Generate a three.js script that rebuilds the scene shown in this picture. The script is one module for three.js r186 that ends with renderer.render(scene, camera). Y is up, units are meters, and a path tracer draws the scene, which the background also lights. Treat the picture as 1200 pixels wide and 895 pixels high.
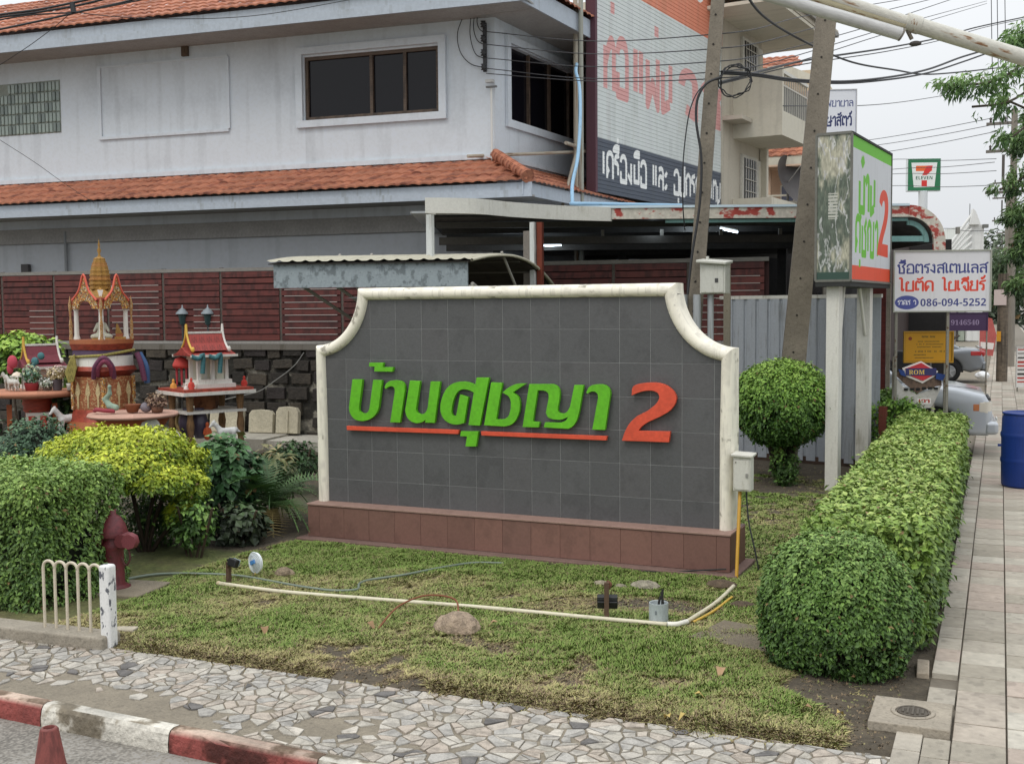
import * as THREE from 'three';
import { mergeGeometries, mergeVertices, toCreasedNormals } from 'three/addons/utils/BufferGeometryUtils.js';
import { RoundedBoxGeometry } from 'three/addons/geometries/RoundedBoxGeometry.js';

const scene = new THREE.Scene();
const DEG = Math.PI / 180, PI = Math.PI;
// ---- camera: 1.0 = one metre, eye 2.3 m above the lawn, the pavement runs along -z
const FOC = 1340, CX = 600, CY = 447.5;
const camera = new THREE.PerspectiveCamera(2 * Math.atan(CY / FOC) / DEG, 1024 / 763, 0.1, 3000);
camera.position.set(0, 2.3, 0);
camera.rotation.set(-0.0645, 23.15 * DEG, -0.008, 'YXZ');
camera.updateMatrixWorld(true);
scene.add(camera);
// ---- overcast sky, and the weak wide sun behind it
function overcast() {
  const w = 512, h = 256, d = new Float32Array(w * h * 4);
  for (let j = 0; j < h; j++) for (let i = 0; i < w; i++) {
    const el = ((j + 0.5) / h - 0.5) * PI, az = (i + 0.5) / w * 2 * PI, s = Math.sin(el);
    const cx = Math.cos(el) * Math.cos(az), cz = Math.cos(el) * Math.sin(az);
    const c = 0.5 * Math.sin(cx * 5 + 3 * s + 1.3) * Math.sin(cz * 4 + 2.2) + 0.35 * Math.sin(cx * 11 + cz * 9 + 0.7 + 4 * s) * Math.sin(cz * 13 - cx * 6);
    let L = s > 0 ? 0.67 + 0.98 * s : 0.3;
    if (s > 0) L *= 1 + 0.045 * c;
    const k = (j * w + i) * 4;
    d[k] = L * 0.965; d[k + 1] = L * 0.995; d[k + 2] = L * 1.03; d[k + 3] = 1;
  }
  const t = new THREE.DataTexture(d, w, h, THREE.RGBAFormat, THREE.FloatType);
  t.mapping = THREE.EquirectangularReflectionMapping; t.magFilter = t.minFilter = THREE.LinearFilter; t.needsUpdate = true;
  return t;
}
scene.background = overcast();
scene.environment = scene.background;
const sun = new THREE.DirectionalLight(0xfff6ea, 0.8);
sun.position.set(-14, 46, 20); sun.target.position.set(-5, 0, -12);
sun.castShadow = true; sun.shadow.radius = 40; sun.shadow.mapSize.set(2048, 2048);
Object.assign(sun.shadow.camera, { left: -40, right: 40, top: 40, bottom: -40, near: 1, far: 160 });
scene.add(sun, sun.target);
const renderer = new THREE.WebGLRenderer({ antialias: true });
renderer.setSize(1024, 763);
renderer.toneMapping = THREE.LinearToneMapping;
renderer.toneMappingExposure = 1.08;
renderer.shadowMap.enabled = true;

// ---- helpers
let SEED = 7;
const rng = s => { let a = s >>> 0; return () => { a = (a + 0x6D2B79F5) | 0; let t = Math.imul(a ^ (a >>> 15), 1 | a); t = (t + Math.imul(t ^ (t >>> 7), 61 | t)) ^ t; return ((t ^ (t >>> 14)) >>> 0) / 4294967296; }; };
const R0 = rng(11);
const V3 = (x, y, z) => new THREE.Vector3(x, y, z);
const mix = (a, b, t) => a + (b - a) * t, clamp = (x, a = 0, b = 1) => Math.min(b, Math.max(a, x)), sst = (a, b, x) => { const t = clamp((x - a) / (b - a)); return t * t * (3 - 2 * t); };
function ray(u, v) { return V3((u - CX) / FOC, (CY - v) / FOC, -1).applyQuaternion(camera.quaternion); }
function G(u, v, y = 0) { const d = ray(u, v), t = (y - 2.3) / d.y; return V3(d.x * t, y, d.z * t); }      // where a sight line meets a level
const FWD = V3(0, 0, -1).applyQuaternion(camera.quaternion);
function at(u, v, D) { const d = ray(u, v); return d.multiplyScalar(D / d.dot(FWD)).add(V3(0, 2.3, 0)); }    // a point at a distance
// periodic noise
const HASH = new Float32Array(65536); { const r = rng(99); for (let i = 0; i < 65536; i++) HASH[i] = r(); }
const hsh = (x, y, s) => HASH[((x * 374761 + y * 668265 + s * 9277) ^ (x * y * 31 + s)) & 65535];
function vn(x, y, px, py, s) {
  const X = Math.floor(x), Y = Math.floor(y), fx = x - X, fy = y - Y, u = fx * fx * (3 - 2 * fx), v = fy * fy * (3 - 2 * fy);
  const x0 = ((X % px) + px) % px, x1 = (x0 + 1) % px, y0 = ((Y % py) + py) % py, y1 = (y0 + 1) % py;
  return mix(mix(hsh(x0, y0, s), hsh(x1, y0, s), u), mix(hsh(x0, y1, s), hsh(x1, y1, s), u), v);
}
function fbm(u, v, fx, fy, oct, s = 0) { let a = 0, w = 0.5, n = 0; for (let o = 0; o < oct; o++) { a += w * vn(u * fx, v * fy, fx, fy, s + o); n += w; w *= 0.55; fx *= 2; fy *= 2; } return a / n; }
const nz = (x, y, s = 0) => vn(x + 4096, y + 4096, 32768, 32768, s);
const nf = (x, y, o = 4, s = 0) => { let a = 0, w = .5, n = 0; for (let i = 0; i < o; i++) { a += w * nz(x, y, s + i); n += w; w *= .55; x *= 2.03; y *= 2.03; } return a / n; };
function tex(size, fn, srgb = true) {
  const d = new Uint8Array(size * size * 4);
  for (let j = 0; j < size; j++) for (let i = 0; i < size; i++) {
    const c = fn((i + .5) / size, (j + .5) / size), k = (j * size + i) * 4;
    if (typeof c === 'number') d[k] = d[k + 1] = d[k + 2] = clamp(c) * 255; else { d[k] = clamp(c[0]) * 255; d[k + 1] = clamp(c[1]) * 255; d[k + 2] = clamp(c[2]) * 255; }
    d[k + 3] = 255;
  }
  const t = new THREE.DataTexture(d, size, size); t.wrapS = t.wrapT = THREE.RepeatWrapping; t.magFilter = THREE.LinearFilter; t.minFilter = THREE.LinearMipmapLinearFilter; t.generateMipmaps = true;
  if (srgb) t.colorSpace = THREE.SRGBColorSpace; t.needsUpdate = true; return t;
}
function rep(t, m) { const c = t.clone(); c.repeat.set(1 / m, 1 / m); c.needsUpdate = true; return c; }
// multiplicative surface maps (1 = clean)
const tPlaster = tex(512, (u, v) => { const st = fbm(u, v, 24, 2, 4, 3), bl = fbm(u, v, 3, 3, 5, 9), g = fbm(u, v, 90, 90, 2, 17); const k = 1 - .045 * sst(.5, .8, st) - .08 * sst(.45, .85, bl) - .05 * (g - .5); return [k, k * .998, k * .99]; });
const tConc = tex(512, (u, v) => { const bl = fbm(u, v, 4, 4, 5, 21), g = fbm(u, v, 64, 64, 3, 23), sp = sst(.68, .8, fbm(u, v, 40, 40, 2, 31)); const k = 1 - .26 * (bl - .2) - .14 * (g - .3) - .08 * sp; return [k, k * .99, k * .97]; });
const tStreak = tex(512, (u, v) => { const st = fbm(u, v, 40, 3, 5, 43), b = fbm(u, v, 5, 5, 4, 44); const m = sst(.52, .8, st) * sst(.3, .7, b); const g = fbm(u, v, 80, 80, 2, 45); return [1 - .17 * m - .07 * g, 1 - .18 * m - .07 * g, 1 - .21 * m - .07 * g]; });
const tFine = tex(256, (u, v) => 1 - .14 * fbm(u, v, 32, 32, 3, 51) - .08 * fbm(u, v, 4, 4, 3, 52));
const tRust = tex(512, (u, v) => { const m = .85 * sst(.64, .8, fbm(u, v, 9, 9, 5, 61)), g = fbm(u, v, 60, 60, 3, 62); const k = 1 - .15 * g; return [mix(k, .55, m), mix(k, .35, m), mix(k, .2, m)]; });
const tWood = tex(512, (u, v) => { const g = fbm(u + .02 * fbm(u, v, 4, 4, 2, 71), v, 3, 70, 4, 72), b = fbm(u, v, 8, 3, 4, 73); const k = 1 - .32 * g - .25 * sst(.4, .8, b); return [k, k * .98, k * .96]; });
const tTile = tex(512, (u, v) => { const b = fbm(u, v, 6, 6, 5, 81), g = fbm(u, v, 50, 50, 3, 82); const m = sst(.5, .75, b); const k = 1.04 - .12 * g - .07 * m; return [k, k * .985, k * .965]; });
const tAsph = tex(512, (u, v) => { const g = fbm(u, v, 120, 120, 2, 91), b = fbm(u, v, 5, 5, 5, 92); const k = .9 - .5 * (g - .5) - .35 * (b - .5); return [k, k * .985, k * .96]; });
const tStone = tex(512, (u, v) => { const b = fbm(u, v, 9, 9, 5, 101), g = fbm(u, v, 70, 70, 3, 102); const k = 1.03 - .2 * g - .18 * sst(.35, .8, b); return [k, k * .98, k * .95]; });
const bFine = tex(256, (u, v) => fbm(u, v, 48, 48, 3, 111), false);
const bRough = tex(512, (u, v) => fbm(u, v, 16, 16, 6, 121), false);
function mat(color, o = {}) {
  const m = new THREE.MeshStandardMaterial({ roughness: o.rough ?? .85, metalness: o.metal ?? 0 });
  m.color.set(color);
  if (o.map) m.map = rep(o.map, o.m ?? 1);
  if (o.bump) { m.bumpMap = rep(o.bump, o.bm ?? .5); m.bumpScale = o.bs ?? .004; }
  if (o.side) m.side = THREE.DoubleSide;
  return m;
}
// geometry
function tri(g, off = 0) {   // uv in metres, by the main axis of each face
  if (g.index) g = g.toNonIndexed();
  if (!g.attributes.normal) g.computeVertexNormals();
  const p = g.attributes.position, n = g.attributes.normal, uv = new Float32Array(p.count * 2);
  for (let i = 0; i < p.count; i += 3) {
    const ax = Math.abs(n.getX(i) + n.getX(i + 1) + n.getX(i + 2)), ay = Math.abs(n.getY(i) + n.getY(i + 1) + n.getY(i + 2)), az = Math.abs(n.getZ(i) + n.getZ(i + 1) + n.getZ(i + 2));
    for (let k = i; k < i + 3; k++) {
      const x = p.getX(k), y = p.getY(k), z = p.getZ(k);
      const [a, b] = ay >= ax && ay >= az ? [x, z] : ax > az ? [z + .37, y + .23] : [x, y];
      uv[k * 2] = a + off; uv[k * 2 + 1] = b + off * .7;
    }
  }
  g.setAttribute('uv', new THREE.BufferAttribute(uv, 2));
  for (const k of Object.keys(g.attributes)) if (!['position', 'normal', 'uv'].includes(k)) g.deleteAttribute(k);
  return g;
}
const mg = a => a.length === 1 ? a[0] : mergeGeometries(a);
function xf(g, x = 0, y = 0, z = 0, rx = 0, ry = 0, rz = 0) { const m = new THREE.Matrix4().makeRotationFromEuler(new THREE.Euler(rx, ry, rz)); m.setPosition(x, y, z); return g.applyMatrix4(m); }
const box = (w, h, d, x = 0, y = 0, z = 0, rx = 0, ry = 0, rz = 0) => xf(tri(new THREE.BoxGeometry(w, h, d), x * .37 + y), x, y, z, rx, ry, rz);
const rbox = (w, h, d, r, x = 0, y = 0, z = 0, rx = 0, ry = 0, rz = 0) => xf(tri(new RoundedBoxGeometry(w, h, d, 2, Math.min(r, w / 2.01, h / 2.01, d / 2.01)), x * .37 + z), x, y, z, rx, ry, rz);
const b2 = (x0, x1, y0, y1, z0, z1) => box(x1 - x0, y1 - y0, z1 - z0, (x0 + x1) / 2, (y0 + y1) / 2, (z0 + z1) / 2);   // by its six sides
const cyl = (r0, r1, h, x = 0, y = 0, z = 0, seg = 16, rx = 0, ry = 0, rz = 0) => xf(new THREE.CylinderGeometry(r1, r0, h, seg).toNonIndexed(), x, y, z, rx, ry, rz);
const sph = (r, x, y, z, sx = 1, sy = 1, sz = 1, seg = 14) => { const g = new THREE.SphereGeometry(r, seg, Math.max(6, seg * .7 | 0)).toNonIndexed(); g.scale(sx, sy, sz); return g.translate(x, y, z); };
const lathe = (pts, seg = 24, x = 0, y = 0, z = 0) => new THREE.LatheGeometry(pts.map(p => new THREE.Vector2(p[0], p[1])), seg).toNonIndexed().translate(x, y, z);
function tube(pts, r, seg, rs = 7) { const c = new THREE.CatmullRomCurve3(pts); return new THREE.TubeGeometry(c, seg ?? Math.max(6, pts.length * 6), r, rs).toNonIndexed(); }
function bar(a, b, r, rs = 8, r2 = r) { const d = b.clone().sub(a), g = new THREE.CylinderGeometry(r2, r, d.length(), rs).toNonIndexed(); g.applyQuaternion(new THREE.Quaternion().setFromUnitVectors(V3(0, 1, 0), d.clone().normalize())); const c = a.clone().add(b).multiplyScalar(.5); return g.translate(c.x, c.y, c.z); }
function ext(pts, depth, bev = 0, holes) {
  const s = new THREE.Shape(pts.map(p => new THREE.Vector2(p[0], p[1])));
  if (holes) for (const h of holes) s.holes.push(new THREE.Path(h.map(p => new THREE.Vector2(p[0], p[1]))));
  const g = new THREE.ExtrudeGeometry(s, { depth, bevelEnabled: bev > 0, bevelSize: bev, bevelThickness: bev, bevelOffset: -bev, bevelSegments: 2, curveSegments: 8 });
  return tri(g);
}
// things
const USED = new Map();
function numbered(n) { const k = USED.get(n) ?? 0; USED.set(n, k + 1); return k ? `${n}_${String(k).padStart(3, '0')}` : n; }
function fin(o) { o.traverse(c => { if (c.isMesh) { c.castShadow = true; c.receiveShadow = true; } }); return o; }
function thing(name, label, category, p = [0, 0, 0], ry = 0, group) {
  const o = new THREE.Group(); o.name = numbered(name);
  if (p.isVector3) o.position.copy(p); else o.position.set(...p);
  o.rotation.y = ry; o.userData = { label, category }; if (group) o.userData.group = group;
  scene.add(o); return o;
}
function struct(name, geo, m) { const o = geo ? new THREE.Mesh(geo, m) : new THREE.Group(); o.name = numbered(name); o.userData.kind = 'structure'; o.receiveShadow = true; scene.add(o); return o; }
function part(name, geo, m, parent, label) { const o = new THREE.Mesh(Array.isArray(geo) ? mg(geo) : geo, m); o.name = name; o.castShadow = o.receiveShadow = true; if (label) o.userData.label = label; parent.add(o); return o; }
function stuff(o) { o.userData.kind = 'stuff'; return o; }
function one(name, label, category, geo, m, group, p = [0, 0, 0], ry = 0) { const o = part(numbered(name), geo, m, scene); o.userData = { label, category }; if (group) o.userData.group = group; if (p.isVector3) o.position.copy(p); else o.position.set(...p); o.rotation.y = ry; return o; }
function dup(src, label, p, ry = 0, group, scale = 1) { const o = src.clone(); o.name = numbered(src.name.replace(/_\d{3}$/, '')); o.userData = { ...src.userData }; if (label) o.userData.label = label; if (group) o.userData.group = group; if (p.isVector3) o.position.copy(p); else o.position.set(...p); o.rotation.y = ry; if (scale !== 1) o.scale.setScalar(scale); scene.add(o); return o; }
// ---- lettering: a small pen alphabet (baseline 10, top 0), round heads as dots of [x, y]
const TH = {
  'บ': [8, 'M1 2V10H7V0', [[2.1, 1.4]]], 'ป': [8, 'M1 2V10H7V-3', [[2.1, 1.4]]], 'พ': [9.6, 'M1 2L2.6 10L4.8 3.5L7 10L8.6 0', [[1.9, 1.3]]], 'ผ': [9, 'M1.6 1V10L4.6 5.5L7.8 10V0', [[2.6, 2]]], 'ฉ': [9, 'M1.2 3Q1.5 0 4.2 0Q6.8 0 6.8 3V10M6.8 9L3 8', [[3, 5], [3, 8.6]]],
  'น': [9, 'M2 2V10L6.6 8.4M7 0V8', [[1.3, 1.2], [7.4, 9]]], 'ม': [8.6, 'M2 2V9H7.2V0', [[1.3, 1.2], [1.4, 9]]], 'ก': [8, 'M1.5 10V4.4L.8 3Q4 -1.6 7 2V10', []], 'ท': [8.6, 'M2 2V10M2 5.4Q5.4 -1.4 7.4 2V10', [[1.3, 1.2]]],
  'อ': [8.4, 'M1.2 2.6Q1.5 0 4.4 0Q7.4 0 7.4 4V10H1.3V6', [[2.2, 5.4]]], 'ต': [8.6, 'M1.4 9V3Q1.4 0 3 .2L4.4 1.5L5.8 .2Q7.6 0 7.6 3V10', [[3, 8.6]]], 'ด': [8.6, 'M1.8 10Q1 6 1.3 3Q1.6 0 4.5 0Q7.6 0 7.6 3V10M2 9.5L3 7', [[3.4, 6]]], 'ค': [8.6, 'M1.4 10V3Q1.5 0 4.5 0Q7.6 0 7.6 3V10M1.8 8L3.4 6', [[4, 5.2]]],
  'ร': [6.4, 'M4.6 8V4.6Q4.2 3.2 1.2 3.2Q1.2 .5 4 .6L5.8 0', [[4, 9]]], 'ส': [8.6, 'M1.6 9V6.4Q1.6 4.2 4 4.2L7 5.2M7 10V3Q6.2 -.4 1.3 1.6M5.6 1L8.4 -1.2', [[2.3, 9]]], 'ล': [8.4, 'M1.6 9V6.4Q1.6 4.2 4 4.2L7 5.2M7 10V3Q6.2 -.6 1.3 1.6', [[2.3, 9]]],
  'เ': [3.6, 'M1.2 0V8.6', [[1.9, 9]]], 'แ': [6.8, 'M1.2 0V8.6M4.4 0V8.6', [[1.9, 9], [5.1, 9]]], 'ง': [6.4, 'M4.6 2V9.6L1 6.6', [[3.8, 1.2]]], 'ซ': [9, 'M1.4 1.6L2.6 4V10H7V4.4L5.4 2.4L8.2 -.8', [[1.7, 1.3]]], 'ช': [9, 'M1.8 2V10H7V4.4L5.4 2.6L8 0', [[2.4, 1.6]]],
  'จ': [8, 'M1.2 2.6Q1.5 0 4 0Q7 0 7 3V10H5.2L3.6 7.4', [[3.4, 6.4]]], 'ย': [8.4, 'M1.2 1.4L2.6 4.4Q1 5.4 1.2 7V10H7.2V0', [[2, 1.1]]], 'ใ': [5.4, 'M2.4 9V-1.4Q2.2 -4 .6 -3.2', [[3.2, 9.1]]], 'า': [6.4, 'M1 2.2Q4.8 -1.8 5.2 2.6V10', []], 'ะ': [4.4, 'M.8 2.6Q2.2 4.2 3.6 1.6M.8 8Q2.2 9.6 3.6 7', []],
  'ณ': [12, 'M1.6 9V4.4L1 3Q3.6 -1 6 2V10L9.6 8.4M10 0V8', [[2.4, 9], [10.4, 9]]], 'ษ': [9, 'M1 2V10H7V0M4 6.4L8.6 5', [[2.1, 1.4]]], 'ศ': [9, 'M1.4 10V3Q1.5 0 4.5 0Q7.4 0 7.4 3V10M6.4 1L8.8 -1.2M1.8 8L3.4 6', [[4, 5.2]]], 'ญ': [12, 'M1.6 9V4.4L1 3Q3.6 -1 6 2V10H10.4V0', [[2.4, 9]]], 'โ': [5, 'M2.8 8.6V0Q1 -1 1.2 -3H4.6', [[3.5, 9]]], 'ว': [7.6, 'M1.2 2.6Q1.5 0 4 0Q6.4 0 6.4 4V8.4', [[5.7, 9]]], 'ท์': [0, '', []],
  'ั': [0, 'M-5.6 -2.4Q-3.6 -1 -1.4 -3.8', []], 'ี': [0, 'M-6.6 -1.6Q-4 -4.4 -1.2 -1.6ZM-1.3 -1.6V-4', []], 'ื': [0, 'M-6.6 -1.6Q-4 -4.4 -1.2 -1.6ZM-1.2 -1.6V-4M-2.8 -2.6V-4.2', []], '่': [0, 'M-2 -4.6V-6.8', []], '้': [0, 'M-5 -4.6L-3.4 -3.2L-1.2 -4.8', []], '์': [0, 'M-3.2 -2.4Q-1.6 -2.6 -1 -5', [[-3.2, -2.6]]], 'ุ': [0, 'M-1.6 11.8V14', [[-2.2, 12]]], ' ': [4, '', []],
};
function penText(x, str, X, Y, h, { width, lw = 1.5, color = '#000', heads = true, sx = 1 } = {}) {
  let w = 0; for (const c of str) w += (TH[c]?.[0] ?? 7);
  const k = h / 10, kx = width ? width / w : k * sx; let px = 0;
  x.save(); x.strokeStyle = color; x.fillStyle = color; x.lineJoin = 'round'; x.lineCap = heads ? 'round' : 'butt'; x.translate(X, Y); x.scale(kx, k); x.lineWidth = lw;
  for (const c of str) { const gph = TH[c]; if (!gph) { px += 7; continue; } x.save(); x.translate(px, 0); if (gph[1]) x.stroke(new Path2D(gph[1])); if (heads) for (const [a, b] of gph[2]) { x.beginPath(); x.arc(a, b, .95, 0, 7); x.lineWidth = lw * .6; x.stroke(); x.lineWidth = lw; } x.restore(); px += gph[0]; }
  x.restore(); return w * kx;
}
function canvasTex(w, h, draw) { const c = document.createElement('canvas'); c.width = w; c.height = h; const x = c.getContext('2d'); draw(x, w, h); const t = new THREE.CanvasTexture(c); t.colorSpace = THREE.SRGBColorSpace; t.anisotropy = 4; return t; }
function dirty(x, w, h, n, seed, a = .05, col = '60,55,45') { const r = rng(seed); for (let i = 0; i < n; i++) { x.fillStyle = `rgba(${col},${a * r()})`; const ww = w * .004 + r() * w * .03; x.fillRect(r() * w, r() * h, ww, h * (.05 + .4 * r())); } }
// ================= GROUND =================
const mRoad = mat('#8d8a85', { map: tAsph, m: 1.6, rough: .95, bump: bRough, bm: .35, bs: .004 });
struct('road', [tri(new THREE.PlaneGeometry(900, 500).rotateX(-PI / 2).translate(0, -.122, 245)), tri(new THREE.PlaneGeometry(400, 900).rotateX(-PI / 2).translate(202.2, -.154, -454.5))].reduce((a, b) => mg([a, b])), mRoad);
struct('ground', tri(new THREE.PlaneGeometry(1000, 1200).rotateX(-PI / 2).translate(-498.4, -.05, -605.1)), mat('#8f887b', { map: tConc, m: 3, rough: .95 }));
// worn red and white kerb
function paintTex(a, b, seed, thr) { return tex(512, (u, v) => { const w = fbm(u, v, 5, 5, 6, seed), w2 = fbm(u, v, 14, 14, 4, seed + 7), g = fbm(u, v, 70, 70, 2, seed + 3); const m = sst(thr - .06, thr + .08, w * .7 + w2 * .3), d = sst(.4, .75, fbm(u, v, 3, 3, 5, seed + 11)); const k = (1 - .2 * d) * (1 - .16 * g); return [mix(a[0], b[0], m) * k, mix(a[1], b[1], m) * k, mix(a[2], b[2], m) * k]; }); }
const tKerbW = paintTex([.9, .88, .83], [.52, .48, .41], 130, .55);
const mKerbW = mat('#ffffff', { map: tKerbW, m: 1.1, bump: bRough, bm: .4, bs: .012 }), mKerbR = mat('#ffffff', { map: tKerbW, m: 1.3, bump: bRough, bm: .4, bs: .012 }); mKerbR.vertexColors = true;
const kerb = struct('kerb');
function kerbStone(x0, x1, m) {
  const prof = [[0, -.2], [0, -.01], [.008, .002], [.06, .006], [.088, .0], [.104, -.022], [.112, -.07], [.116, -.2]];
  const n = Math.max(3, Math.ceil((x1 - x0) / .12)), pos = [];
  const P = (i, j) => { const x = mix(x0 + .004, x1 - .004, i / n), p = prof[j]; const w = (nf(x * 3.1, j * .7, 3, 5) - .5) * .022; return [x, p[1] + (j > 0 && j < 7 ? w * .6 : 0), -5.065 + (x + 5.55) * .046 + p[0] + (j > 3 ? w * .7 : 0)]; };
  for (let i = 0; i < n; i++) for (let j = 0; j < 7; j++) { const a = P(i, j), b = P(i + 1, j), c = P(i + 1, j + 1), d = P(i, j + 1); pos.push(...a, ...d, ...c, ...a, ...c, ...b); }
  for (const i of [0, n]) for (let j = 1; j < 7; j++) { const a = P(i, 0), b = P(i, j), c = P(i, j + 1); i ? pos.push(...a, ...c, ...b) : pos.push(...a, ...b, ...c); }
  const g = new THREE.BufferGeometry(); g.setAttribute('position', new THREE.Float32BufferAttribute(pos, 3)); g.computeVertexNormals(); const q = tri(g, x0); if (m === mKerbR) { const c = [], p = q.attributes.position; for (let i = 0; i < p.count; i++) { const f = sst(.004, -.012, p.getY(i)), k = .85 + .3 * nf(p.getX(i) * 9, p.getY(i) * 12, 3, 8); c.push(mix(.80, .42, f) * k, mix(.66, .105, f) * k, mix(.60, .10, f) * k); } q.setAttribute('color', new THREE.Float32BufferAttribute(c, 3)); } return part('kerb_stone', q, m, kerb);
}
{
  const e = [-13.2, -11.6, -10, -8.3, -6.6, -5.13, -4.16, -3.18, -2.2, -1.1, .1, 1.3];
  for (let i = 0; i < e.length - 1; i++) kerbStone(e[i], e[i + 1], i % 2 ? mKerbW : mKerbR);
  // broken faces: pale rough concrete showing in the chipped paint
}
struct('kerb', box(.17, .16, 120, 1.82, -.08, -65.2), mat('#a9a399', { map: tConc, m: 1.5 }));
// crazy paving
const verge = struct('paved_verge', tri(new THREE.ShapeGeometry(new THREE.Shape([[-15.4, 6.01], [.2, 6.01], [.2, 5.03 - .046 * 5.75], [-15.4, 5.03 + .046 * 9.85]].map(q => new THREE.Vector2(q[0], q[1])))).rotateX(-PI / 2).translate(0, -.0085, 0)), mat('#8f8779', { map: tConc, m: .9, bump: bRough, bm: .3, bs: .01 }));
{
  const r = rng(2024), done = [], X0 = -10.2, X1 = -.42, Z0 = -5.995, Z1 = -4.83, seeds = [], cell = .1, grid = new Map();
  for (let x = X0; x < X1 + .1; x += .108) for (let z = Z0 - .05; z < Z1 + .1; z += .084) { if (r() < .1) continue; const q = [x + (r() - .5) * .14, z + (r() - .5) * .11]; seeds.push(q); const k = `${Math.floor(q[0] / cell)},${Math.floor(q[1] / cell)}`; (grid.get(k) ?? grid.set(k, []).get(k)).push(q); }
  for (const c of seeds) {
    let p = [[c[0] - .16, c[1] - .12], [c[0] + .16, c[1] - .12], [c[0] + .16, c[1] + .12], [c[0] - .16, c[1] + .12]]; const cut = (ox, oz, nx, nzv) => { const o = []; for (let i = 0; i < p.length; i++) { const u = p[i], v = p[(i + 1) % p.length], du = (u[0] - ox) * nx + (u[1] - oz) * nzv, dv = (v[0] - ox) * nx + (v[1] - oz) * nzv; if (du <= 0) o.push(u); if (du * dv < 0) { const t = du / (du - dv); o.push([u[0] + t * (v[0] - u[0]), u[1] + t * (v[1] - u[1])]); } } p = o; };
    const gi = Math.floor(c[0] / cell), gj = Math.floor(c[1] / cell); for (let i = -3; i <= 3; i++) for (let j = -3; j <= 3; j++) for (const d of grid.get(`${gi + i},${gj + j}`) ?? []) if (d !== c) cut((c[0] + d[0]) / 2, (c[1] + d[1]) / 2, d[0] - c[0], d[1] - c[1]);
    cut(X1, 0, 1, 0); cut(0, Z0, 0, -1); cut(-5.55, -5.07, -.046, 1); if (p.length > 2) { const ed = p.map((q, i) => Math.hypot(q[0] - p[(i + 1) % p.length][0], q[1] - p[(i + 1) % p.length][1])); p = p.filter((q, i) => ed[i] > .018 || p.length < 4); if (p.length > 2) { if (r() < .62) { const a = r() * PI, nx = Math.cos(a), nzv = Math.sin(a), ox = c[0] + (r() - .5) * .03, oz = c[1] + (r() - .5) * .025, s1 = [], s2 = []; for (let i = 0; i < p.length; i++) { const u = p[i], v = p[(i + 1) % p.length], du = (u[0] - ox) * nx + (u[1] - oz) * nzv, dv = (v[0] - ox) * nx + (v[1] - oz) * nzv; (du >= 0 ? s1 : s2).push(u); if (du * dv < 0) { const t = du / (du - dv), q = [u[0] + t * (v[0] - u[0]), u[1] + t * (v[1] - u[1])]; s1.push(q); s2.push(q); } } if (s1.length > 2) done.push(s1); if (s2.length > 2) done.push(s2); } else done.push(p); } }
  }
  const tones = ['#bab8b3', '#b4b4b2', '#c3c1bb', '#bcb6ae', '#b0b0ae', '#b9b7b0', '#bab2a9', '#747374', '#cecbc4'].map(c => mat(c, { map: tStone, m: .35 + .2 * R0(), rough: .8 }));
  const list = [];
  for (const p of done) {
    let cx = 0, cz = 0; for (const q of p) { cx += q[0] / p.length; cz += q[1] / p.length; }
    const bare = sst(-5.36, -5.12, cz - .046 * (cx + 5.55)) * sst(-3.3, -4.4, cx) + .7 * sst(.55, .64, nf(cx * 1.6, cz * 3.2, 3, 3)) * sst(-2.6, -3.4, cx) * sst(-5.75, -5.5, cz);
    if (r() < bare * 1.15 || r() < .025 || cx < -9.9) continue;
    const gap = .0045 + .004 * r() + .003 * sst(-5.2, -6, cx), d = Math.hypot(p[0][0] - cx, p[0][1] - cz); const q = p.map(([x, z]) => { const l = Math.hypot(x - cx, z - cz), k = Math.max(.3, 1 - gap / Math.max(l * .72, .012)); return [cx + (x - cx) * k + (r() - .5) * .006, -(cz + (z - cz) * k + (r() - .5) * .006)]; });
    const h = .012 + .005 * r(), g = ext(q, h - .003, .003); g.rotateX(-PI / 2).translate(-cx, 0, -cz); g.rotateZ((r() - .5) * .014).rotateX((r() - .5) * .014).translate(cx, -.014, cz);
    let t = Math.floor(r() * 7); if (r() < .03) t = 7; else if (r() < .04) t = 8;
    list.push({ g: tri(g, r() * 9), t, d: Math.hypot(cx, cz, 2.3), cx });
  }
  list.sort((a, b) => (a.cx < -6.9) - (b.cx < -6.9) || a.d - b.d);
  list.slice(0, 300).forEach(s => part('paving_stone', s.g, tones[s.t], verge));
  for (let t = 0; t < 9; t++) { const rest = list.slice(300).filter(s => s.t === t).map(s => s.g); if (rest.length) stuff(part('paving_stones', mg(rest), tones[t], verge)); }
  console.log('paving stones', list.length);
}
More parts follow.
